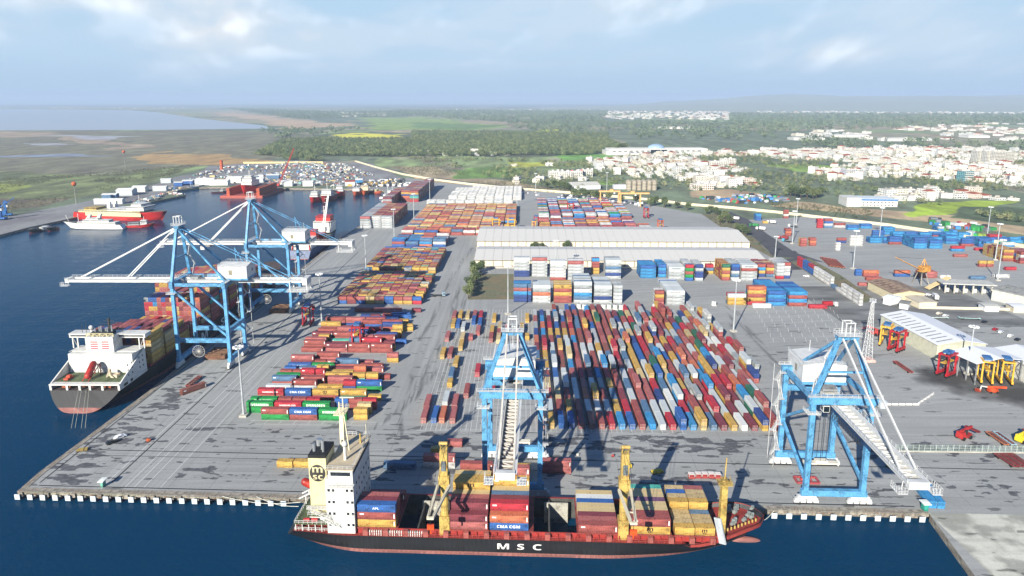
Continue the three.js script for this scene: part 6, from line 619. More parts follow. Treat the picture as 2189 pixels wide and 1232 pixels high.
// ---------- inner harbour: vessels ----------
const redHull = paint('#c22a26', 0.5), redDark = paint('#8e2a2a', 0.6), whiteHull = paint('#e4e6e4', 0.4), orangeHull = paint('#c0603c', 0.6), blueHull = paint('#33507e', 0.5), deckGrey = paint('#6d6f6c', 0.8);
function vessel(name, label, [x, z], L, Bm, turn, c) { const o = thing(name, label, 'ship', [x, WATER, z], turn, c.group); hullParts(o, L, Bm, { deck: (t) => c.free * (1 + (c.sheer ?? 0.5) * sm(0.6, 1, t)), boot: 0.5, bowDeck: 0.66, bowWl: 0.55, rake: c.rake ?? 3, transom: 0.9, sternWl: 0.7, hullMat: c.hull, bootMat: c.boot ?? redDark, deckMat: c.deckM ?? deckGrey });
  let k = 0; for (const [x0, x1, w, y0, y1, m] of c.tops) { const p = obj('superstructure', new B().box((x0 + x1) / 2 * L, y0, 0, (x1 - x0) * L, y1 - y0, w * Bm), m ?? whiteShip, o); if (y1 - y0 > 1.5) obj('window', new B().box((x0 + x1) / 2 * L, y1 - 1.3, 0, (x1 - x0) * L + 0.1, 0.7, w * Bm + 0.1), winMat, p); k++; }
  if (c.mast) { const [mx, my] = c.mast; obj('mast', new B().bar([mx * L, c.free, 0], [mx * L, my, 0], 0.4).bar([mx * L, my * 0.85, -2.2], [mx * L, my * 0.85, 2.2], 0.2), whiteShip, o); } const rl = new B(); rl.rail([[-L * 0.45, c.free, Bm * 0.44], [L * 0.2, c.free, Bm * 0.47]], 1.0, 0.1, 3); obj('rail', rl, whiteShip, o); return o; }
{ const o = vessel('survey_ship', 'bright red survey ship with cream upper side moored beyond the white yacht', P(262, 468, WATER), 112, 26, -0.16, { hull: redHull, boot: redHull, free: 9, sheer: 0.25, rake: 7, tops: [[-0.44, 0.30, 0.9, 9, 11.5, cream], [-0.1, 0.2, 0.8, 11.5, 14], [0.14, 0.34, 0.86, 12, 17], [0.18, 0.3, 0.7, 17, 20], [-0.4, -0.25, 0.6, 11.5, 14, craneYellow]], mast: [0.22, 30] }); obj('side_panel', new B().box(-2, 5.2, 13.1, 74, 4.4, 0.12), cream, o); obj('funnel', new B().box(-12, 14, 5, 4, 7, 3).box(-12, 14, -5, 4, 7, 3), whiteShip, o); }
{ const o = vessel('motor_yacht', 'long white motor yacht moored in front of the red survey ship', P(204, 489, WATER), 63, 11.5, Math.PI - 0.05, { hull: whiteHull, boot: blackHull, free: 5.4, sheer: 0.5, rake: 8, tops: [[-0.42, 0.28, 0.82, 5.4, 8.2], [-0.3, 0.18, 0.7, 8.2, 10.6], [-0.1, 0.1, 0.6, 10.6, 12.6]], mast: [0.3, 17], group: 'vessels at the west mole' }); obj('funnel', new B().hexa([[-6, 10, 2], [-2, 10, 2], [-6, 10, -2], [-2, 10, -2], [-9, 17, 1.6], [-6.5, 17, 1.6], [-9, 17, -1.6], [-6.5, 17, -1.6]]).hexa([[6, 10, 2], [10, 10, 2], [6, 10, -2], [10, 10, -2], [3, 16, 1.6], [5.5, 16, 1.6], [3, 16, -1.6], [5.5, 16, -1.6]]), whiteShip, o); obj('bow_spar', new B().bar([30, 7.6, 0], [33, 15, 0], 0.35), whiteShip, o); }
const edt = vessel('workboat', 'red and white workboat with grey deckhouse between yacht and survey ship', P(295, 486, WATER), 32, 10, 0.3, { hull: redHull, free: 3, tops: [[-0.3, 0.05, 0.7, 3, 6, greyMetal], [0.1, 0.3, 0.7, 3, 8]], mast: [0.2, 12] }); putText('EDT', 1.6, paint('#3a4a78', 0.7), edt, [6.4, 5.4, 3.56], [0, 0, 0], 1.3);
for (const [u, v, c, l] of [[73, 497, blackHull, 'round black hulled barge at the near end of the west mole'], [112, 493, blackHull, 'black barge with tarpaulin beside the white launch'], [96, 492, whiteHull, 'small white launch between two black barges']]) vessel('barge', l, P(u, v, WATER), 15, 9, -1.3, { hull: c, free: 3.2, tops: [[-0.3, 0.3, 0.6, 3.2, 4.2, c === whiteHull ? whiteShip : darkSteel]] });
{ // floating dock with a ship inside
  const p = P(517, 424, WATER), o = thing('floating_dock', 'red floating dry dock with a red and white ship inside', 'dry dock', [p[0], WATER, p[1]], 0), m = paint('#b05445', 0.6); obj('pontoon', new B().box(0, -1, -45, 62, 5, 95).box(-4, 0, 1.5, 54, 3.4, 3), m, o); for (const s of [-1, 1]) obj('side_wall', new B().box(s * 22 + 2, 4, -38, 4.5, 10.5, 76), paint('#b5512f', 0.7), o); obj('rail', new B().rail([[-24, 17, -2], [-24, 17, -90]], 1.1, 0.1, 4).rail([[26, 17, -2], [26, 17, -90]], 1.1, 0.1, 4), whiteShip, o);
  const s = vessel('supply_ship', 'red hulled supply ship with white house standing in the floating dock', [p[0] - 1, p[1] - 48], 74, 18, -Math.PI / 2, { hull: redHull, free: 9, sheer: 0.6, rake: 5, tops: [[-0.1, 0.34, 0.86, 11, 18], [0.05, 0.3, 0.8, 18, 23], [0.1, 0.25, 0.6, 23, 26]], mast: [0.15, 34] }); s.position.y = WATER + 4; }
for (const [u, v, L, Bm, t, hull, tops, l, mast] of [[677, 430, 46, 13, -1.57, redHull, [[0.0, 0.32, 0.85, 6, 11], [0.05, 0.26, 0.7, 11, 15]], 'bright red offshore tug moored bow-out at the north quay', 24], [703, 428, 60, 17, -1.5, redDark, [[0.0, 0.34, 0.85, 7, 12], [0.05, 0.28, 0.75, 12, 17]], 'broad faded red supply vessel beside the bright red tug', 26], [716, 420, 40, 11, -1.5, redDark, [[0.0, 0.3, 0.8, 5, 10, darkSteel]], 'small dark red tug behind the faded red supply vessel', 20], [727, 418, 44, 13, -1.4, redHull, [[0.02, 0.32, 0.85, 6, 12], [0.08, 0.26, 0.7, 12, 16]], 'red tug with tall white house near the boatyard jetty', 22], [765, 416, 38, 12, -1.57, orangeHull, [[0.0, 0.32, 0.85, 5, 11]], 'rust orange tug with white house at the boatyard', 20], [780, 414, 42, 13, -1.4, orangeHull, [[-0.1, 0.3, 0.85, 5, 13, paint('#d8c7a8', 0.7)]], 'rust brown vessel with pale boxy house at the boatyard', 18], [803, 413, 24, 8, -0.6, orangeHull, [[-0.1, 0.2, 0.7, 3, 6, cream]], 'small orange workboat by the end of the boatyard', 12], [826, 423, 26, 7, 1.2, whiteHull, [[-0.2, 0.2, 0.7, 3, 6]], 'white fishing boat with tall mast against the stacked containers', 24], [836, 416, 26, 7, 1.2, whiteHull, [[-0.2, 0.2, 0.7, 3, 7]], 'white patrol boat with lattice mast behind the stacked containers', 22], [828, 430, 20, 6, 1.2, whiteHull, [[-0.2, 0.2, 0.7, 2, 5]], 'low white boat nearest the quay stacks', 9], [401, 405, 30, 9, 0.3, blueHull, [[-0.2, 0.1, 0.7, 3, 6, greyMetal]], 'grey blue fishing boat at the shipyard slip', 14], [418, 402, 24, 8, 0.4, blueHull, [[0, 0.2, 0.7, 3, 6]], 'blue fishing boat beside the blue shipyard hall', 12], [470, 412, 22, 7, 0.4, blackHull, [[0, 0.2, 0.7, 2, 4]], 'dark work boat lying beside the floating dock', 8], [560, 410, 34, 12, 1.4, paint('#7d4d42', 0.7), [[-0.3, 0.3, 0.7, 7, 12, paint('#7d4d42', 0.7)]], 'brown barge with tall sides behind the floating dock', 18]]) vessel('harbour_vessel', l, P(u, v, WATER), L, Bm, t, { hull, free: tops[0][3], sheer: 0.5, tops, mast: [0.15, mast], group: 'vessels in the inner harbour' });
{ // offshore ship with knuckle crane behind the second tall crane
  const q = P(676, 520, WATER), o = vessel('offshore_ship', 'red and white offshore ship with raised white crane along the long quay', [-192, -660], 112, 21, Math.PI / 2, { hull: blueHull, boot: redDark, free: 7.5, sheer: 0.5, tops: [[-0.47, -0.3, 0.85, 7.5, 17], [-0.3, -0.22, 0.8, 7.5, 22, redHull], [-0.1, 0.0, 0.85, 7.5, 14, redHull], [0.16, 0.34, 0.85, 10, 21], [0.2, 0.32, 0.7, 21, 26, redHull]], mast: [0.24, 36] }); const j = new B(); for (const z of [-1, 1]) j.bar([6, 14, 4 + z], [22, 48, 7 + z * 0.4], 0.8); for (let k = 1; k < 9; k++) j.bar([6 + k * 1.8, 14 + k * 3.8, 3.2], [6 + k * 1.8, 14 + k * 3.8, 6.5], 0.3); obj('crane_jib', j, whiteShip, o); obj('crane_base', new B().tube([6, 7.5, 5], [6, 14.5, 5], 2.2, 2, 12).box(5, 14, 5, 6, 4, 5), whiteShip, o); obj('stern_frame', new B().bar([-54, 7, -8], [-52, 17, -7], 0.8).bar([-54, 7, 8], [-52, 17, 7], 0.8).bar([-52, 17, -7], [-52, 17, 7], 0.9), redHull, o); }
// ---------- shipyard halls, cranes and clutter ----------
const hallSpec = [[415, 452, 396, 22, 'white', 'white shipyard hall with blue gable at the slip'], [446, 484, 397, 16, 'white', 'low white shipyard hall with dark open side'], [482, 512, 392, 22, 'white', 'tall white shipyard hall behind the floating dock'], [528, 560, 391, 14, 'pale', 'long low white hall behind the docked ship'], [568, 594, 383, 12, 'steel', 'blue grey hall below the red lattice boom'], [596, 622, 399, 16, 'white', 'white hall with dark gable at the north quay'], [645, 666, 399, 15, 'white', 'white hall with grey gable beside a turquoise tarpaulin'], [388, 408, 396, 12, 'blue', 'bright blue shipyard hall near the slip'], [370, 386, 399, 9, 'blue', 'small bright blue shipyard store'], [246, 278, 419, 20, 'pale', 'pale grey storage hall beside the mole road'], [280, 306, 411, 16, 'white', 'white storage hall with green lean-to on the mole'], [216, 244, 427, 12, 'steel', 'blue grey flat hall on the mole'], [200, 258, 437, 9, 'white', 'white row of fish stores on the mole'], [325, 352, 409, 10, 'pale', 'open pale boat canopy on the mole'], [736, 756, 398, 14, 'white', 'white boathouse with red roof at the boatyard'], [758, 772, 394, 14, 'sky', 'bright blue boat shed at the boatyard'], [342, 362, 392, 10, 'pale', 'long pale net store behind the mole']];
for (const [u0, u1, v, dep, c, l] of hallSpec) { const a = P(u0, v), b = P(u1, v), h = 5 + dep * 0.14; gableShed('shipyard_hall', l, [a[0], a[1] - dep / 2], [b[0], b[1] - dep / 2 - 3], dep, h, dep * 0.12, [paint(PAL[c] === PAL.white ? '#c9ccca' : PAL[c], 0.8), l.includes('red roof') ? paint('#a8503c', 0.8) : paint('#d6d8d6', 0.7)]); }
{ // crawler crane with red lattice boom
  const p = P(596, 400), o = thing('crawler_crane', 'red crawler crane with long lattice boom above the shipyard', 'crane', [p[0], 0, p[1]], 0), m = paint('#c23c34', 0.6), b = new B(), T = [24, 62, -14]; for (const [a, c] of [[-1, -1], [1, -1], [1, 1], [-1, 1]]) b.bar([a, 4, c], [T[0] + a * 0.5, T[1], T[2] + c * 0.5], 0.35); for (let k = 0; k < 26; k++) { const f = (t, s) => [lerp(0, T[0], t) + s, lerp(4, T[1], t), lerp(0, T[2], t) + s]; b.bar(f(k / 26, k % 2 ? 1 : -1), f((k + 1) / 26, k % 2 ? -1 : 1), 0.25); } obj('boom', b, m, o); obj('body', new B().box(-3, 2, 0, 8, 3.4, 4.4), m, o); obj('track', new B().box(0, 0, 3, 8, 1.8, 1.4), darkSteel, o); obj('track', new B().box(0, 0, -3, 8, 1.8, 1.4), darkSteel, o); }
for (const [u, v, h, c, l] of [[163, 437, 26, '#d0622e', 'orange ball day-mark on a lattice post beside the marsh'], [268, 362, 34, '#d0622e', 'orange day-mark on a far lattice post in the marsh']]) { const p = P(u, v), o = thing('day_mark', l, 'navigation mark', [p[0], 0, p[1]], 0, 'orange day-marks'), b = new B(); for (const s of [[-1, -1], [1, -1], [0, 1.2]]) b.bar([s[0], 0, s[1]], [s[0] * 0.3, h, s[1] * 0.3], 0.22); for (let k = 0; k < 10; k++) b.bar([-lerp(1, 0.3, k / 10), k * h / 10, -1], [lerp(1, 0.3, (k + 1) / 10), (k + 1) * h / 10, -0.5], 0.14); obj('post', b, paint('#a6a9a4', 0.6), o); const g = new THREE.SphereGeometry(3, 14, 10); g.translate(0, h + 2, 0); obj('ball', g, paint(c, 0.6), o); }
for (const [u, v, l, t] of [[2, 470, 'blue mobile harbour crane at the tip of the west mole', 0], [13, 462, 'blue mobile harbour crane beside a white cabin on the mole', 0.4]]) { const p = P(u, v), o = thing('mobile_harbour_crane', l, 'crane', [p[0], 0, p[1]], t, 'blue mobile cranes on the mole'), m = paint('#2a6ab0', 0.5); obj('chassis', new B().box(0, 1, 0, 12, 2, 6), m, o); obj('tower', new B().box(0, 3, 0, 2.6, 16, 2.6), m, o); obj('cabin', new B().box(1.8, 11, 0, 2, 2.6, 2.4), whiteShip, o); obj('house', new B().box(-2.5, 3, 0, 6, 4, 4), m, o); obj('boom', new B().bar([0, 14, 0], [10, 22, 0], 1.0), m, o); wheels(o, [[-4, 3], [0, 3], [4, 3], [-4, -3], [0, -3], [4, -3]], 0.9, 0.6); }
{ const p = P(474, 365), o = thing('steel_chimney', 'orange red steel column standing by the shipyard fence', 'column', [p[0], 0, p[1]]); obj('shaft', new B().tube([0, 0, 0], [0, 21, 0], 3.2, 3, 14), paint('#c05a34', 0.7), o); obj('foot', new B().box(0, 0, 0, 9, 1.2, 9), concreteM, o); }
function scatter(name, label, polyPx, n, seed, sizes, cols, hgt, kindCat) { const r = rng(seed), pl = polyPx.map(q => P(...q)), xs = pl.map(q => q[0]), zs = pl.map(q => q[1]), bb = [Math.min(...xs), Math.max(...xs), Math.min(...zs), Math.max(...zs)], g = new B().box(0, 0, 0, 1, 1, 1).geo(), im = new THREE.InstancedMesh(g, new THREE.MeshStandardMaterial({ color: '#fff', roughness: 0.8, side: THREE.DoubleSide }), n), q = new THREE.Object3D(); let k = 0, tries = 0; while (k < n && tries++ < n * 60) { const x = lerp(bb[0], bb[1], r()), z = lerp(bb[2], bb[3], r()); if (!inPoly(pl, x, z)) continue; if (fbm(x * 0.02 + seed, z * 0.02, 2) < 0.42) continue; const s = lerp(sizes[0], sizes[1], r() * r()); q.position.set(x, 0, z); q.rotation.set(0, Math.floor(r() * 3) * 0.6 + r() * 0.3, 0); q.scale.set(s * (0.7 + r() * 1.4), hgt * (0.5 + r()) * (0.6 + s / sizes[1]), s); q.updateMatrix(); im.setMatrixAt(k, q.matrix); const c = new THREE.Color(cols[Math.floor(r() * cols.length)]); c.multiplyScalar(0.75 + r() * 0.4); im.setColorAt(k, c); k++; } im.count = k; im.name = numbered(name); im.castShadow = im.receiveShadow = true; tag(im, label, kindCat, null, 'stuff'); scene.add(im); return im; }
const junk = ['#c9ccca', '#d8d9d6', '#8a9096', '#5d6468', '#96625a', '#5a7ba0', '#b3a376', '#b9bdbd', '#4c5154', '#b7b2a4', '#7c6a5c', '#6e9a94', '#e4e4e0', '#a8a8a2', '#8f8b82'];
scatter('shipyard_clutter', 'dense clutter of crates, parts and laid-up boats on the shipyard ground', [[330, 400], [470, 358], [640, 345], [740, 352], [810, 380], [820, 400], [740, 400], [560, 396], [430, 396], [350, 416]], 1100, 201, [1.2, 6], junk, 1.9, 'clutter');
scatter('mole_clutter', 'small boats, nets and crates crowding the mole', [[170, 462], [250, 440], [360, 412], [396, 416], [350, 424]], 300, 202, [1.2, 4.5], junk, 1.6, 'clutter');
scatter('boatyard_clutter', 'boats on trailers and cars packed on the boatyard ground', [[740, 398], [800, 380], [850, 380], [880, 395], [830, 404]], 260, 203, [1.5, 6], ['#e4e6e6', '#d8d9d6', '#3c4144', '#5d6468', '#c9a24a', '#20262c'], 2.0, 'clutter');
scatter('wall_traffic', 'parked cars and trailers along the harbour wall', [[1000, 398], [1100, 408], [1220, 418], [1380, 436], [1370, 442], [1200, 424], [1000, 402]], 110, 204, [2.2, 5], ['#e8eaea', '#dcdede', '#c9ccd0', '#30343a'], 1.6, 'cars');
scatter('scrap_yard', 'rows of old vehicles and boxes in the scrap yard beyond the road', [[1490, 424], [1640, 416], [1690, 430], [1560, 438]], 120, 205, [2, 9], ['#3c78b4', '#d8dada', '#7c848a', '#a24a40', '#2c3236', '#3f9a60'], 2.6, 'vehicles');
scatter('transport_yard', 'lorries and trailers standing in the transport yard by the yellow field', [[1930, 478], [2010, 470], [2120, 490], [2180, 505], [2080, 505], [1960, 488]], 70, 206, [2.4, 9], ['#a24a48', '#3c78b4', '#cfd3d4', '#6b7378', '#2f8a4a', '#23282c'], 2.8, 'vehicles');

// ---------- town ----------
const farWin = paint('#4c5358', 0.4, 0, null), HV = []; { const wcol = ['#d0cfcb', '#d9d8d5', '#cfc8ba', '#c8cbcb', '#d0c0b6', '#d7d5d0'], lab = ['white flat-roofed', 'bright white flat-roofed', 'cream flat-roofed', 'grey white flat-roofed', 'pinkish red-tiled', 'white red-tiled'];
  for (let k = 0; k < 6; k++) for (const st of [1, 2, 4]) { const W = [13, 14, 16][[1, 2, 4].indexOf(st)], Dp = [11, 12, 14][[1, 2, 4].indexOf(st)], H = 3.2 * st + 0.5, wall = new B().box(0, 0, 0, W, H, Dp), roof = new B(), win = new B(), bal = new B(); if (st < 4) wall.box(W * 0.32, 0, Dp * 0.36, W * 0.4, H * 0.62, Dp * 0.5);
    const tiled = k >= 4; if (tiled) roof.hexa([[-W / 2 - 0.5, H, Dp / 2 + 0.5], [W / 2 + 0.5, H, Dp / 2 + 0.5], [-W / 2 - 0.5, H, -Dp / 2 - 0.5], [W / 2 + 0.5, H, -Dp / 2 - 0.5], [-W / 4, H + 2.2, 0.3], [W / 4, H + 2.2, 0.3], [-W / 4, H + 2.2, -0.3], [W / 4, H + 2.2, -0.3]]); else { roof.box(0, H, 0, W - 0.8, 0.15, Dp - 0.8); roof.box(W * 0.2, H, -Dp * 0.2, 3, 2.4, 3.4); roof.tube([-W * 0.25, H, 0], [-W * 0.25, H + 1.6, 0], 0.7, 0.7, 8); }
    for (let f = 0; f < st; f++) for (let i = 0; i < 4; i++) { const x = -W / 2 + W * (i + 0.5) / 4; win.box(x, 3.2 * f + 1.0, Dp / 2 + 0.01 + (st < 4 && x > W * 0.1 && f < 1 ? Dp * 0.11 : 0), 1.5, 1.4, 0.1); win.box(-W / 2 - 0.01, 3.2 * f + 1.0, -Dp / 2 + Dp * (i + 0.5) / 4, 0.1, 1.4, 1.3); win.box(W / 2 + 0.01, 3.2 * f + 1, -Dp / 2 + Dp * (i + 0.5) / 4, 0.1, 1.4, 1.3); } if (st > 1) for (let f = 1; f < st; f++) bal.box(-W * 0.2, 3.2 * f, Dp / 2 + 0.75, W * 0.45, 0.9, 1.5);
    HV.push({ st, W, Dp, wall: wall.geo(), roof: roof.geo(), win: win.geo(), bal: st > 1 ? bal.geo() : null, wm: paint(wcol[k], 0.85), rm: tiled ? paint('#a05a44', 0.85) : paint('#b3afa5', 0.9), label: `${lab[k]} ${['one', 'two', '', 'four'][st - 1]}-storey house`, tiled, col: wcol[k] }); } }
const zones = [ [[[1490, 332], [1700, 322], [1960, 318], [2189, 326], [2189, 436], [2060, 424], [1950, 432], [1880, 436], [1780, 420], [1690, 428], [1600, 404], [1500, 402], [1450, 384], [1450, 352]], 16.5, 0.45, 1], [[[1240, 346], [1450, 326], [1490, 340], [1450, 380], [1380, 384], [1290, 372]], 19, 0.55, 2], [[[1005, 340], [1240, 352], [1262, 386], [1100, 392], [1000, 374]], 30, 0.58, 3], [[[850, 328], [1110, 326], [1180, 332], [1100, 338], [860, 340]], 34, 0.5, 4], [[[1265, 238], [1560, 239], [1565, 257], [1290, 255]], 92, 0.46, 5], [[[1560, 233], [2230, 233], [2230, 246], [1900, 244], [1640, 242]], 105, 0.5, 6], [[[722, 241], [826, 241], [832, 248], [732, 250]], 70, 0.42, 7], [[[1690, 284], [2189, 262], [2250, 304], [1930, 306], [1720, 302]], 58, 0.55, 8], [[[-50, 231], [420, 231], [420, 232.5], [-50, 232.5]], 190, 0.5, 9], [[[960, 234], [1260, 234], [1260, 238], [980, 238]], 120, 0.6, 11] ];
const houses = []; { const r = rng(301); for (const [px, sp, thr, id] of zones) { const pl = px.map(q => P(...q)), xs = pl.map(q => q[0]), zs = pl.map(q => q[1]); for (let z = Math.min(...zs); z < Math.max(...zs); z += sp * 1.5) for (let x = Math.min(...xs); x < Math.max(...xs); x += sp * 1.25) { const px2 = x + (r() - 0.5) * sp * 0.5, pz = z + (r() - 0.5) * sp * 0.6; if (!inPoly(pl, px2, pz) || fbm(px2 * 0.006 + id * 9, pz * 0.006, 3) < thr) continue; let bad = false; for (const q of regions) if (q.col[1] > 125 && q.col[1] > q.col[2] * 1.4 && inPoly(q.pl, px2, pz)) bad = true; if (bad) continue; const st = id < 5 ? (r() < 0.30 ? 0 : r() < 0.78 ? 1 : 2) : r() < 0.5 ? 0 : 1; houses.push({ x: px2, z: pz, v: Math.floor(r() * (r() < 0.6 ? 4 : 6)) * 3 + st, t: Math.round(r() * 3) * 1.571 + 0.35 + (fbm(px2 * 0.003, pz * 0.003, 2) - 0.5), s: (0.8 + r() * 0.5) * (id > 4 ? 1.5 : 1), id }); } } }
houses.sort((a, b) => b.z * (HV[b.v].st > 2 ? 0.85 : 1) - a.z * (HV[a.v].st > 2 ? 0.85 : 1));
const TOWN = { 1: 'in the dense town', 2: 'on the near edge of the town', 3: 'among the fields behind the harbour road', 4: 'below the pine wood' };
houses.slice(0, 300).forEach(h => { const V0 = HV[h.v]; const lb = `${V0.label} ${TOWN[h.id] ?? 'beyond the fields'}`; if (!h.proto) { const key = 'p' + h.v; if (!HV[key]) { const o = HV[key] = thing('town_house', lb, 'house', [h.x, 0, h.z], h.t, lb + 's'); obj('wall', V0.wall, V0.wm, o); obj('roof', V0.roof, V0.rm, o); obj('windows', V0.win, farWin, o).userData.kind = 'stuff'; if (V0.bal) obj('balconies', V0.bal, paint('#e4e2da', 0.8), o).userData.kind = 'stuff'; o.scale.set(h.s, 1, h.s); } else { const c = dup(HV[key], [h.x, 0, h.z], h.t, lb, lb + 's'); c.scale.set(h.s, 1, h.s); } } });
{ const rest = houses.slice(300), g = new THREE.Group(); g.name = 'distant_houses'; g.userData = { kind: 'stuff', label: 'the many small white houses of the far town and villages', category: 'houses' }; scene.add(g); const by = {}; for (const h of rest) (by[h.v] ??= []).push(h); for (const v in by) { const V0 = HV[v]; for (const [nm, geo, m] of [['walls', V0.wall, V0.wm], ['roofs', V0.roof, V0.rm], ['windows', V0.win, farWin]]) { const im = new THREE.InstancedMesh(geo, m, by[v].length), q = new THREE.Object3D(); by[v].forEach((h, i) => { q.position.set(h.x, 0, h.z); q.rotation.set(0, h.t, 0); const f = h.id > 4 ? 1.4 : 1; q.scale.set(h.s * f, f, h.s * f); q.updateMatrix(); im.setMatrixAt(i, q.matrix); }); im.name = nm; im.castShadow = im.receiveShadow = true; g.add(im); } } console.log('houses', houses.length); }
function block4(label, u, v, W, Dp, floors, col, opt = {}) { const p = P(u, v), o = thing(opt.name ?? 'apartment_block', label, 'building', [p[0], 0, p[1]], opt.turn ?? 0.2, opt.group), H = floors * 3.1; obj('wall', new B().box(0, 0, 0, W, H, Dp), paint(col, 0.85), o); obj('roof', new B().box(0, H, 0, W - 1, 0.2, Dp - 1).box(W * 0.2, H, 0, 4, 2.6, 4).box(-W * 0.2, H, 0, 3, 2.2, 4), paint(opt.roof ?? '#cfccc4', 0.9), o); const n = Math.max(3, Math.round(W / 4)); for (let f = 0; f < floors; f++) { obj('window_row', (() => { const w = new B(); for (let i = 0; i < n; i++) { w.box(-W / 2 + W * (i + 0.5) / n, f * 3.1 + 0.9, Dp / 2 + 0.02, 1.9, 1.5, 0.1); } for (let i = 0; i < 4; i++) w.box(-W / 2 - 0.02, f * 3.1 + 0.9, -Dp / 2 + Dp * (i + 0.5) / 4, 0.1, 1.5, 1.6); return w; })(), winMat, o).userData.kind = 'stuff'; if (f && !opt.plain) obj('balcony', new B().box(0, f * 3.1, Dp / 2 + 0.7, W * 0.9, 0.25, 1.4).box(0, f * 3.1, Dp / 2 + 1.4, W * 0.9, 1.0, 0.1), paint('#dedbd2', 0.8), o); } return o; }
for (const [u, v, l] of [[1187, 380, 'white four-storey apartment block at the end of the row behind the harbour road'], [1208, 381, 'white apartment block with pink stair tower in the row behind the harbour road'], [1229, 380, 'white apartment block in the row next to the pink stair tower'], [1251, 377, 'white apartment block closing the row behind the harbour road']]) { const b = block4(l, u, v, 24, 18, 4, '#dfdfdb', { turn: 0.15, group: 'row of white apartment blocks' }); obj('stair_tower', new B().box(12.6, 0, 0, 3, 15, 6), paint(l.includes('pink') ? '#c98a84' : '#c9cbcb', 0.8), b); }
for (const [u, v, w, f, c, l] of [[1452, 353, 30, 4, '#c3ad94', 'brown framed apartment block at the town edge'], [1535, 360, 40, 5, '#dddbd4', 'large white apartment block in the town'], [1555, 358, 30, 6, '#e0ded8', 'tall white apartment block beside the large one'], [1518, 378, 26, 5, '#d8d5cc', 'white block with dark windows facing the depot'], [1580, 392, 34, 3, '#dcbfb2', 'pink and white terrace block near the scrap yard'], [1500, 405, 34, 3, '#e2d8d0', 'white and pink terrace block by the tan field'], [1790, 330, 50, 4, '#dcdad2', 'wide white school block in the town'], [2090, 352, 24, 10, '#b9b9b4', 'grey tower block first of the cluster'], [2108, 353, 24, 10, '#b3b4b1', 'grey tower block second of the cluster'], [2128, 354, 26, 10, '#bdbcb6', 'grey tower block third of the cluster'], [2150, 352, 24, 9, '#b5b3ad', 'grey tower block last of the cluster'], [2062, 388, 20, 6, '#6fa8b4', 'glass-fronted teal office block in the town'], [1820, 376, 36, 4, '#b9bcc6', 'grey blue apartment block beside the green field']]) block4(l, u, v, w, 16, f, c);
{ // shopping mall with glass dome
  const p = P(1402, 329), o = thing('shopping_mall', 'very long white shopping mall with glass dome behind the trees', 'building', [p[0], 0, p[1]], 0.06); obj('wall', new B().box(0, 0, 0, 260, 15, 60).box(-110, 0, 8, 60, 11, 60).box(95, 0, 8, 60, 13, 60), whiteShip, o); obj('roof', new B().box(0, 15, 0, 256, 0.4, 56), paint('#d6d4cc', 0.8), o); const d = new THREE.SphereGeometry(22, 20, 8, 0, Math.PI * 2, 0, Math.PI / 2); d.scale(1, 0.5, 1); d.translate(0, 15.4, 0); obj('dome', d, new THREE.MeshPhysicalMaterial({ color: '#9db6c8', roughness: 0.15, metalness: 0.2, side: THREE.DoubleSide }), o); obj('glass_front', new B().box(0, 1, 30.2, 44, 12, 0.4), glass, o); const w = new B(); for (let k = 0; k < 16; k++) w.box(-120 + k * 15, 9, 38.2, 8, 2.4, 0.3); obj('window_row', w, winMat, o).userData.kind = 'stuff'; }
{ const p = P(1855, 438), o = thing('factory_building', 'white factory building with blue band and rows of small windows', 'building', [p[0], 0, p[1]], -0.1); obj('wall', new B().box(0, 0, 0, 62, 10, 34).box(-26, 0, 6, 18, 12, 30), whiteShip, o); obj('blue_band', new B().box(0, 8, 17.1, 62.2, 2, 0.3).box(-31.1, 8, 0, 0.3, 2.4, 34), paint('#2f78bc', 0.6), o); obj('roof', new B().box(0, 10, 0, 60, 0.3, 32), paint('#c9d3da', 0.7), o); for (let f = 0; f < 2; f++) for (let k = 0; k < 9; k++) obj('window', new B().box(-12 + k * 4.6, 1.4 + f * 3.6, 17.1, 1.6, 1.4, 0.1), winMat, o); }
{ const p = P(1372, 407), o = thing('grain_silos', 'row of grey cylindrical silos on the dry field', 'silo', [p[0], 0, p[1]], 0.05); for (let k = 0; k < 6; k++) for (const z of [0, -8]) obj('silo', new B().tube([k * 8 - 20, 0, z], [k * 8 - 20, 15, z], 3.8, 3.8, 14).tube([k * 8 - 20, 15, z], [k * 8 - 20, 16.4, z], 3.8, 0.4, 14), paint('#a8a294', 0.9), o); }
{ const a = P(1222, 404), b = P(1278, 403); gableShed('farm_hall', 'wide white farm hall with saw-tooth front beyond the harbour wall', [a[0], a[1] - 14], [b[0], b[1] - 14], 46, 6, 3.4, [roofWhite, paint('#c4c3bb', 0.85)]); const c = P(1312, 404), d = P(1350, 404); gableShed('farm_hall', 'low white offices beside the silos', [c[0], c[1] - 5], [d[0], d[1] - 5], 16, 6, 0.6, [roofWhite, paint('#d4d4d0', 0.85)]); for (const [u0, u1, v, l] of [[1690, 1755, 299, 'white factory hall with red band beyond the town'], [1770, 1850, 293, 'long white greenhouse row beyond the town'], [1885, 1950, 301, 'white halls beside the far orchard'], [2060, 2105, 294, 'white halls with red roofs on the far plain'], [1405, 1480, 275, 'white hangar far beyond the wood']]) { const e = P(u0, v), f = P(u1, v); gableShed('factory_hall', l, e, f, 60, 8, 3, [whiteShip, paint('#d4d3cc', 0.85)]); } }
{ const w = thing('yard_hoarding', 'long cream wall behind the shipyard', 'wall', [0, 0, 0]), a = P(520, 350), b = P(690, 349); obj('panel', new B().bar([a[0], 2, a[1]], [b[0], 2, b[1]], 0.8, 4), paint('#d2c48e', 0.9), w); }

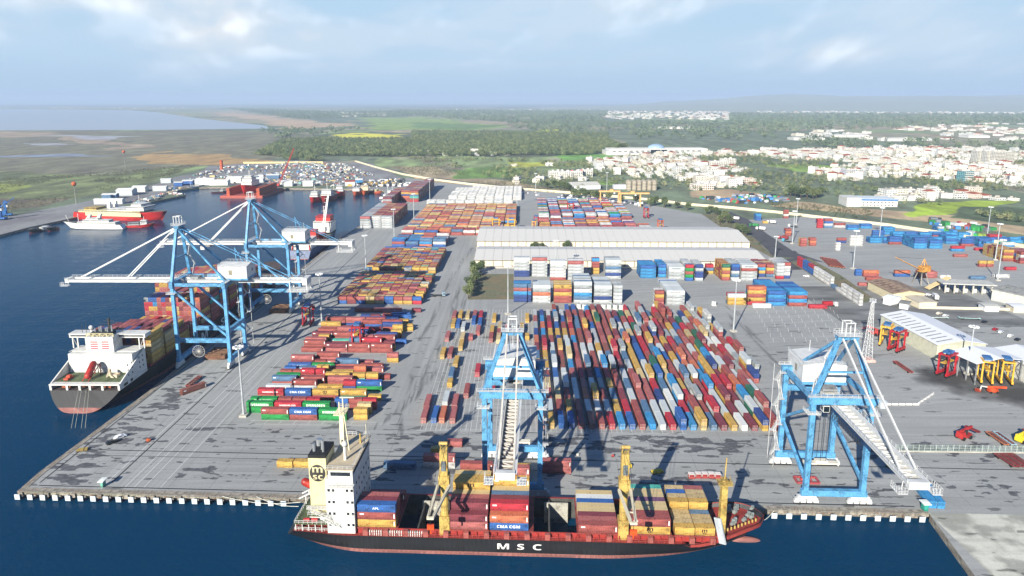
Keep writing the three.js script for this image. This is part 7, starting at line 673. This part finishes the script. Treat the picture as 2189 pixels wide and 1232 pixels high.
// ---------- trees ----------
function crown(n, R, seed, sq = 0.8, sz = 0.3) { const r = rng(seed), b = new B(), cl = []; for (let i = 0; i < 7; i++) { const a = r() * 6.283, e = r() * 1.2 - 0.3; cl.push([Math.cos(a) * R * 0.5 * r(), R * sq + e * R * sq * 0.6, Math.sin(a) * R * 0.5 * r(), R * (0.42 + r() * 0.3)]); } for (let i = 0; i < n; i++) { const c = cl[i % 7], a = r() * 6.283, u = r() * 2 - 1, s = Math.sqrt(1 - u * u), k = c[3] * (0.75 + r() * 0.3), p = [c[0] + Math.cos(a) * s * k, c[1] + u * k * 0.85, c[2] + Math.sin(a) * s * k], d = () => [p[0] + (r() - 0.5) * R * sz * 2, p[1] + (r() - 0.5) * R * sz * 1.4, p[2] + (r() - 0.5) * R * sz * 2]; b.tri(d(), d(), d()); } return b.geo(); }
const leafM = ['#4f5e3c', '#5b6a44', '#46563a', '#67714a'].map(c => new THREE.MeshStandardMaterial({ color: c, roughness: 1, side: THREE.DoubleSide })), barkM = paint('#5a4a3a', 0.95);
const treeProto = [0, 1, 2, 3].map(k => ({ crown: crown(620, 3.6, 400 + k, 0.95, 0.2), trunk: new B().tube([0, 0, 0], [0.2, 3.2, 0], 0.35, 0.2, 7).tube([0.15, 2.4, 0], [1.2, 4.4, 0.4], 0.16, 0.08, 5).tube([0.1, 2.2, 0], [-1.1, 4.2, -0.3], 0.16, 0.08, 5).geo() }));
const treeBase = []; function tree(u, v, s, k, lab, grp) { const p = P(u, v); let o; if (!treeBase[k]) { o = treeBase[k] = thing('broadleaf_tree', lab, 'tree', [p[0], 0, p[1]], u, grp); obj('trunk', treeProto[k].trunk, barkM, o); const c = obj('crown', treeProto[k].crown, leafM[k], o); c.position.y = 1.2; } else o = dup(treeBase[k], [p[0], 0, p[1]], u, lab, grp); o.scale.setScalar(s); }
{ const r = rng(411); for (const [us, vs, s, lab, grp] of [ [[1001, 1004, 1003, 1010, 1014, 1012, 1020, 1028, 1018, 1008], [638, 628, 616, 606, 594, 582, 585, 583, 604, 622], 1.05, 'dark leafy tree in the planting bed beside the tall stacks', 'trees of the planting bed'], [[1137, 1144, 1206, 1212, 1160], [533, 532, 532, 533, 534], 0.9, 'round green bush at the cream warehouse wall', 'bushes along the warehouse wall'], [[1512, 1520, 1530, 1538, 1550, 1560, 1575, 1588, 1596, 1540, 1580], [458, 456, 460, 464, 470, 480, 492, 500, 505, 478, 498], 1.15, 'dark tree on the verge of the gate road', 'trees along the gate road'], [[1228, 1236, 1242, 1250, 1270, 1284, 1300, 1330, 1360, 1390, 1400, 1420, 1448, 1470, 1262, 1278], [424, 425, 420, 426, 428, 428, 430, 434, 436, 442, 440, 444, 446, 450, 424, 430], 1.5, 'grey green tree between the harbour wall and the far yard', 'trees behind the far yard'], [[2148, 2150], [640, 642], 1.1, 'bright green shrub by the office block', 'shrubs by the office block'], [[1196, 1206, 1214, 1186, 1170], [404, 406, 408, 402, 404], 1.6, 'dense green tree beside the white farm hall', 'trees by the farm hall'], [[1690, 1700, 1712, 1725, 1738, 1745, 1752], [420, 421, 424, 424, 426, 425, 422], 2.0, 'bushy tree in front of the white factory building', 'trees before the factory'], [[1300, 1312, 1324, 1336, 1318], [327, 326, 326, 325, 328], 2.6, 'broad dark tree in front of the shopping mall', 'trees before the mall']]) us.forEach((u, i) => tree(u, vs[i], s * (0.85 + r() * 0.4), Math.floor(r() * 4), lab, grp)); }
function wood(name, label, polys, n, seed, rad, sizes, cols, gapf = 0.0, flat = 0.9) { const r = rng(seed), g = new THREE.Group(); g.name = numbered(name); tag(g, label, 'trees', null, 'stuff'); scene.add(g); const pls = polys.map(q => q.map(z => P(...z))), area = (pl) => Math.abs(pl.reduce((s, a, i) => { const b = pl[(i + 1) % pl.length]; return s + a[0] * b[1] - b[0] * a[1]; }, 0)) / 2, ar = pls.map(area), tot = ar.reduce((a, b) => a + b, 0), vars = [0, 1, 2].map(k => crown(rad, 1, seed + k, flat, 0.34)), lists = [[], [], []]; pls.forEach((pl, j) => { const xs = pl.map(q => q[0]), zs = pl.map(q => q[1]), bb = [Math.min(...xs), Math.max(...xs), Math.min(...zs), Math.max(...zs)], m = n * ar[j] / tot; let k = 0, t = 0; while (k < m && t++ < m * 30) { const x = lerp(bb[0], bb[1], r()), z = lerp(bb[2], bb[3], r()); if (!inPoly(pl, x, z) || (gapf && fbm(x * 0.008 + seed, z * 0.008, 3) < gapf)) continue; lists[Math.floor(r() * 3)].push([x, z, lerp(sizes[0], sizes[1], r()), r()]); k++; } });
  lists.forEach((l, k) => { const im = new THREE.InstancedMesh(vars[k], new THREE.MeshStandardMaterial({ color: '#fff', roughness: 1, side: THREE.DoubleSide }), l.length), q = new THREE.Object3D(); l.forEach(([x, z, s, t], i) => { q.position.set(x, -s * 0.1, z); q.rotation.set(0, t * 6.28, 0); q.scale.set(s, s * (0.9 + t * 0.4), s); q.updateMatrix(); im.setMatrixAt(i, q.matrix); const c = new THREE.Color(cols[Math.floor(t * 97) % cols.length]); c.multiplyScalar(0.8 + ((t * 13) % 1) * 0.45); im.setColorAt(i, c); }); im.name = 'crowns'; im.castShadow = im.receiveShadow = true; g.add(im); }); }
const GR = ['#4f5f40', '#5c6b4a', '#69744c', '#48573e', '#737a52'];
wood('pine_wood', 'dark evergreen wood spreading behind the harbour and fields', [[[545, 332], [600, 303], [690, 297], [740, 300], [860, 300], [1300, 300], [1340, 320], [1260, 332], [860, 336], [700, 334], [620, 338]], [[880, 284], [960, 283], [1300, 288], [1300, 300], [880, 298]], [[600, 334], [680, 338], [690, 346], [610, 344]]], 15000, 421, 46, [4.5, 7.5], GR);
wood('orchard', 'loose rows of trees among the fields and houses', [[[860, 338], [1250, 345], [1300, 392], [1240, 412], [1000, 372]], [[1250, 340], [1480, 330], [1500, 410], [1300, 400]], [[1480, 330], [2189, 320], [2189, 445], [1900, 438], [1560, 412]], [[2020, 444], [2189, 440], [2189, 480], [2050, 462]]], 3600, 431, 46, [2.2, 5], GR.concat(['#7a7c58', '#858760']), 0.42);
wood('far_woods', 'blue green belts of far woodland across the plain', [[[480, 232], [720, 240], [900, 238], [900, 248], [760, 252], [640, 256]], [[840, 236], [1300, 238], [1290, 262], [1100, 264], [900, 250]], [[1080, 262], [1700, 262], [1660, 300], [1310, 298], [1100, 276]], [[1560, 244], [2189, 246], [2189, 264], [1700, 284], [1560, 268]], [[560, 282], [700, 276], [800, 280], [690, 288], [600, 300]], [[1700, 300], [2189, 306], [2189, 320], [1720, 318]]], 9000, 441, 40, [8, 17], ['#55654c', '#5f6e54', '#6a765a'], 0.36, 0.7);
wood('scrub', 'low dark scrub dotting the marsh and dry fields', [[[-200, 400], [430, 352], [330, 392], [170, 425], [-200, 500]], [[830, 356], [930, 352], [1160, 398], [1300, 416], [1130, 410], [900, 378]], [[1640, 432], [1960, 456], [2189, 480], [2189, 505], [1900, 476], [1660, 446]], [[1500, 458], [1545, 460], [1620, 516], [1655, 550], [1600, 528]], [[1690, 560], [1730, 552], [1870, 642], [1850, 648]]], 5200, 451, 22, [0.7, 2.2], ['#4b5236', '#5d5f40', '#3e4630', '#6a6848'], 0.38, 0.7);
renderer.render(scene, camera);
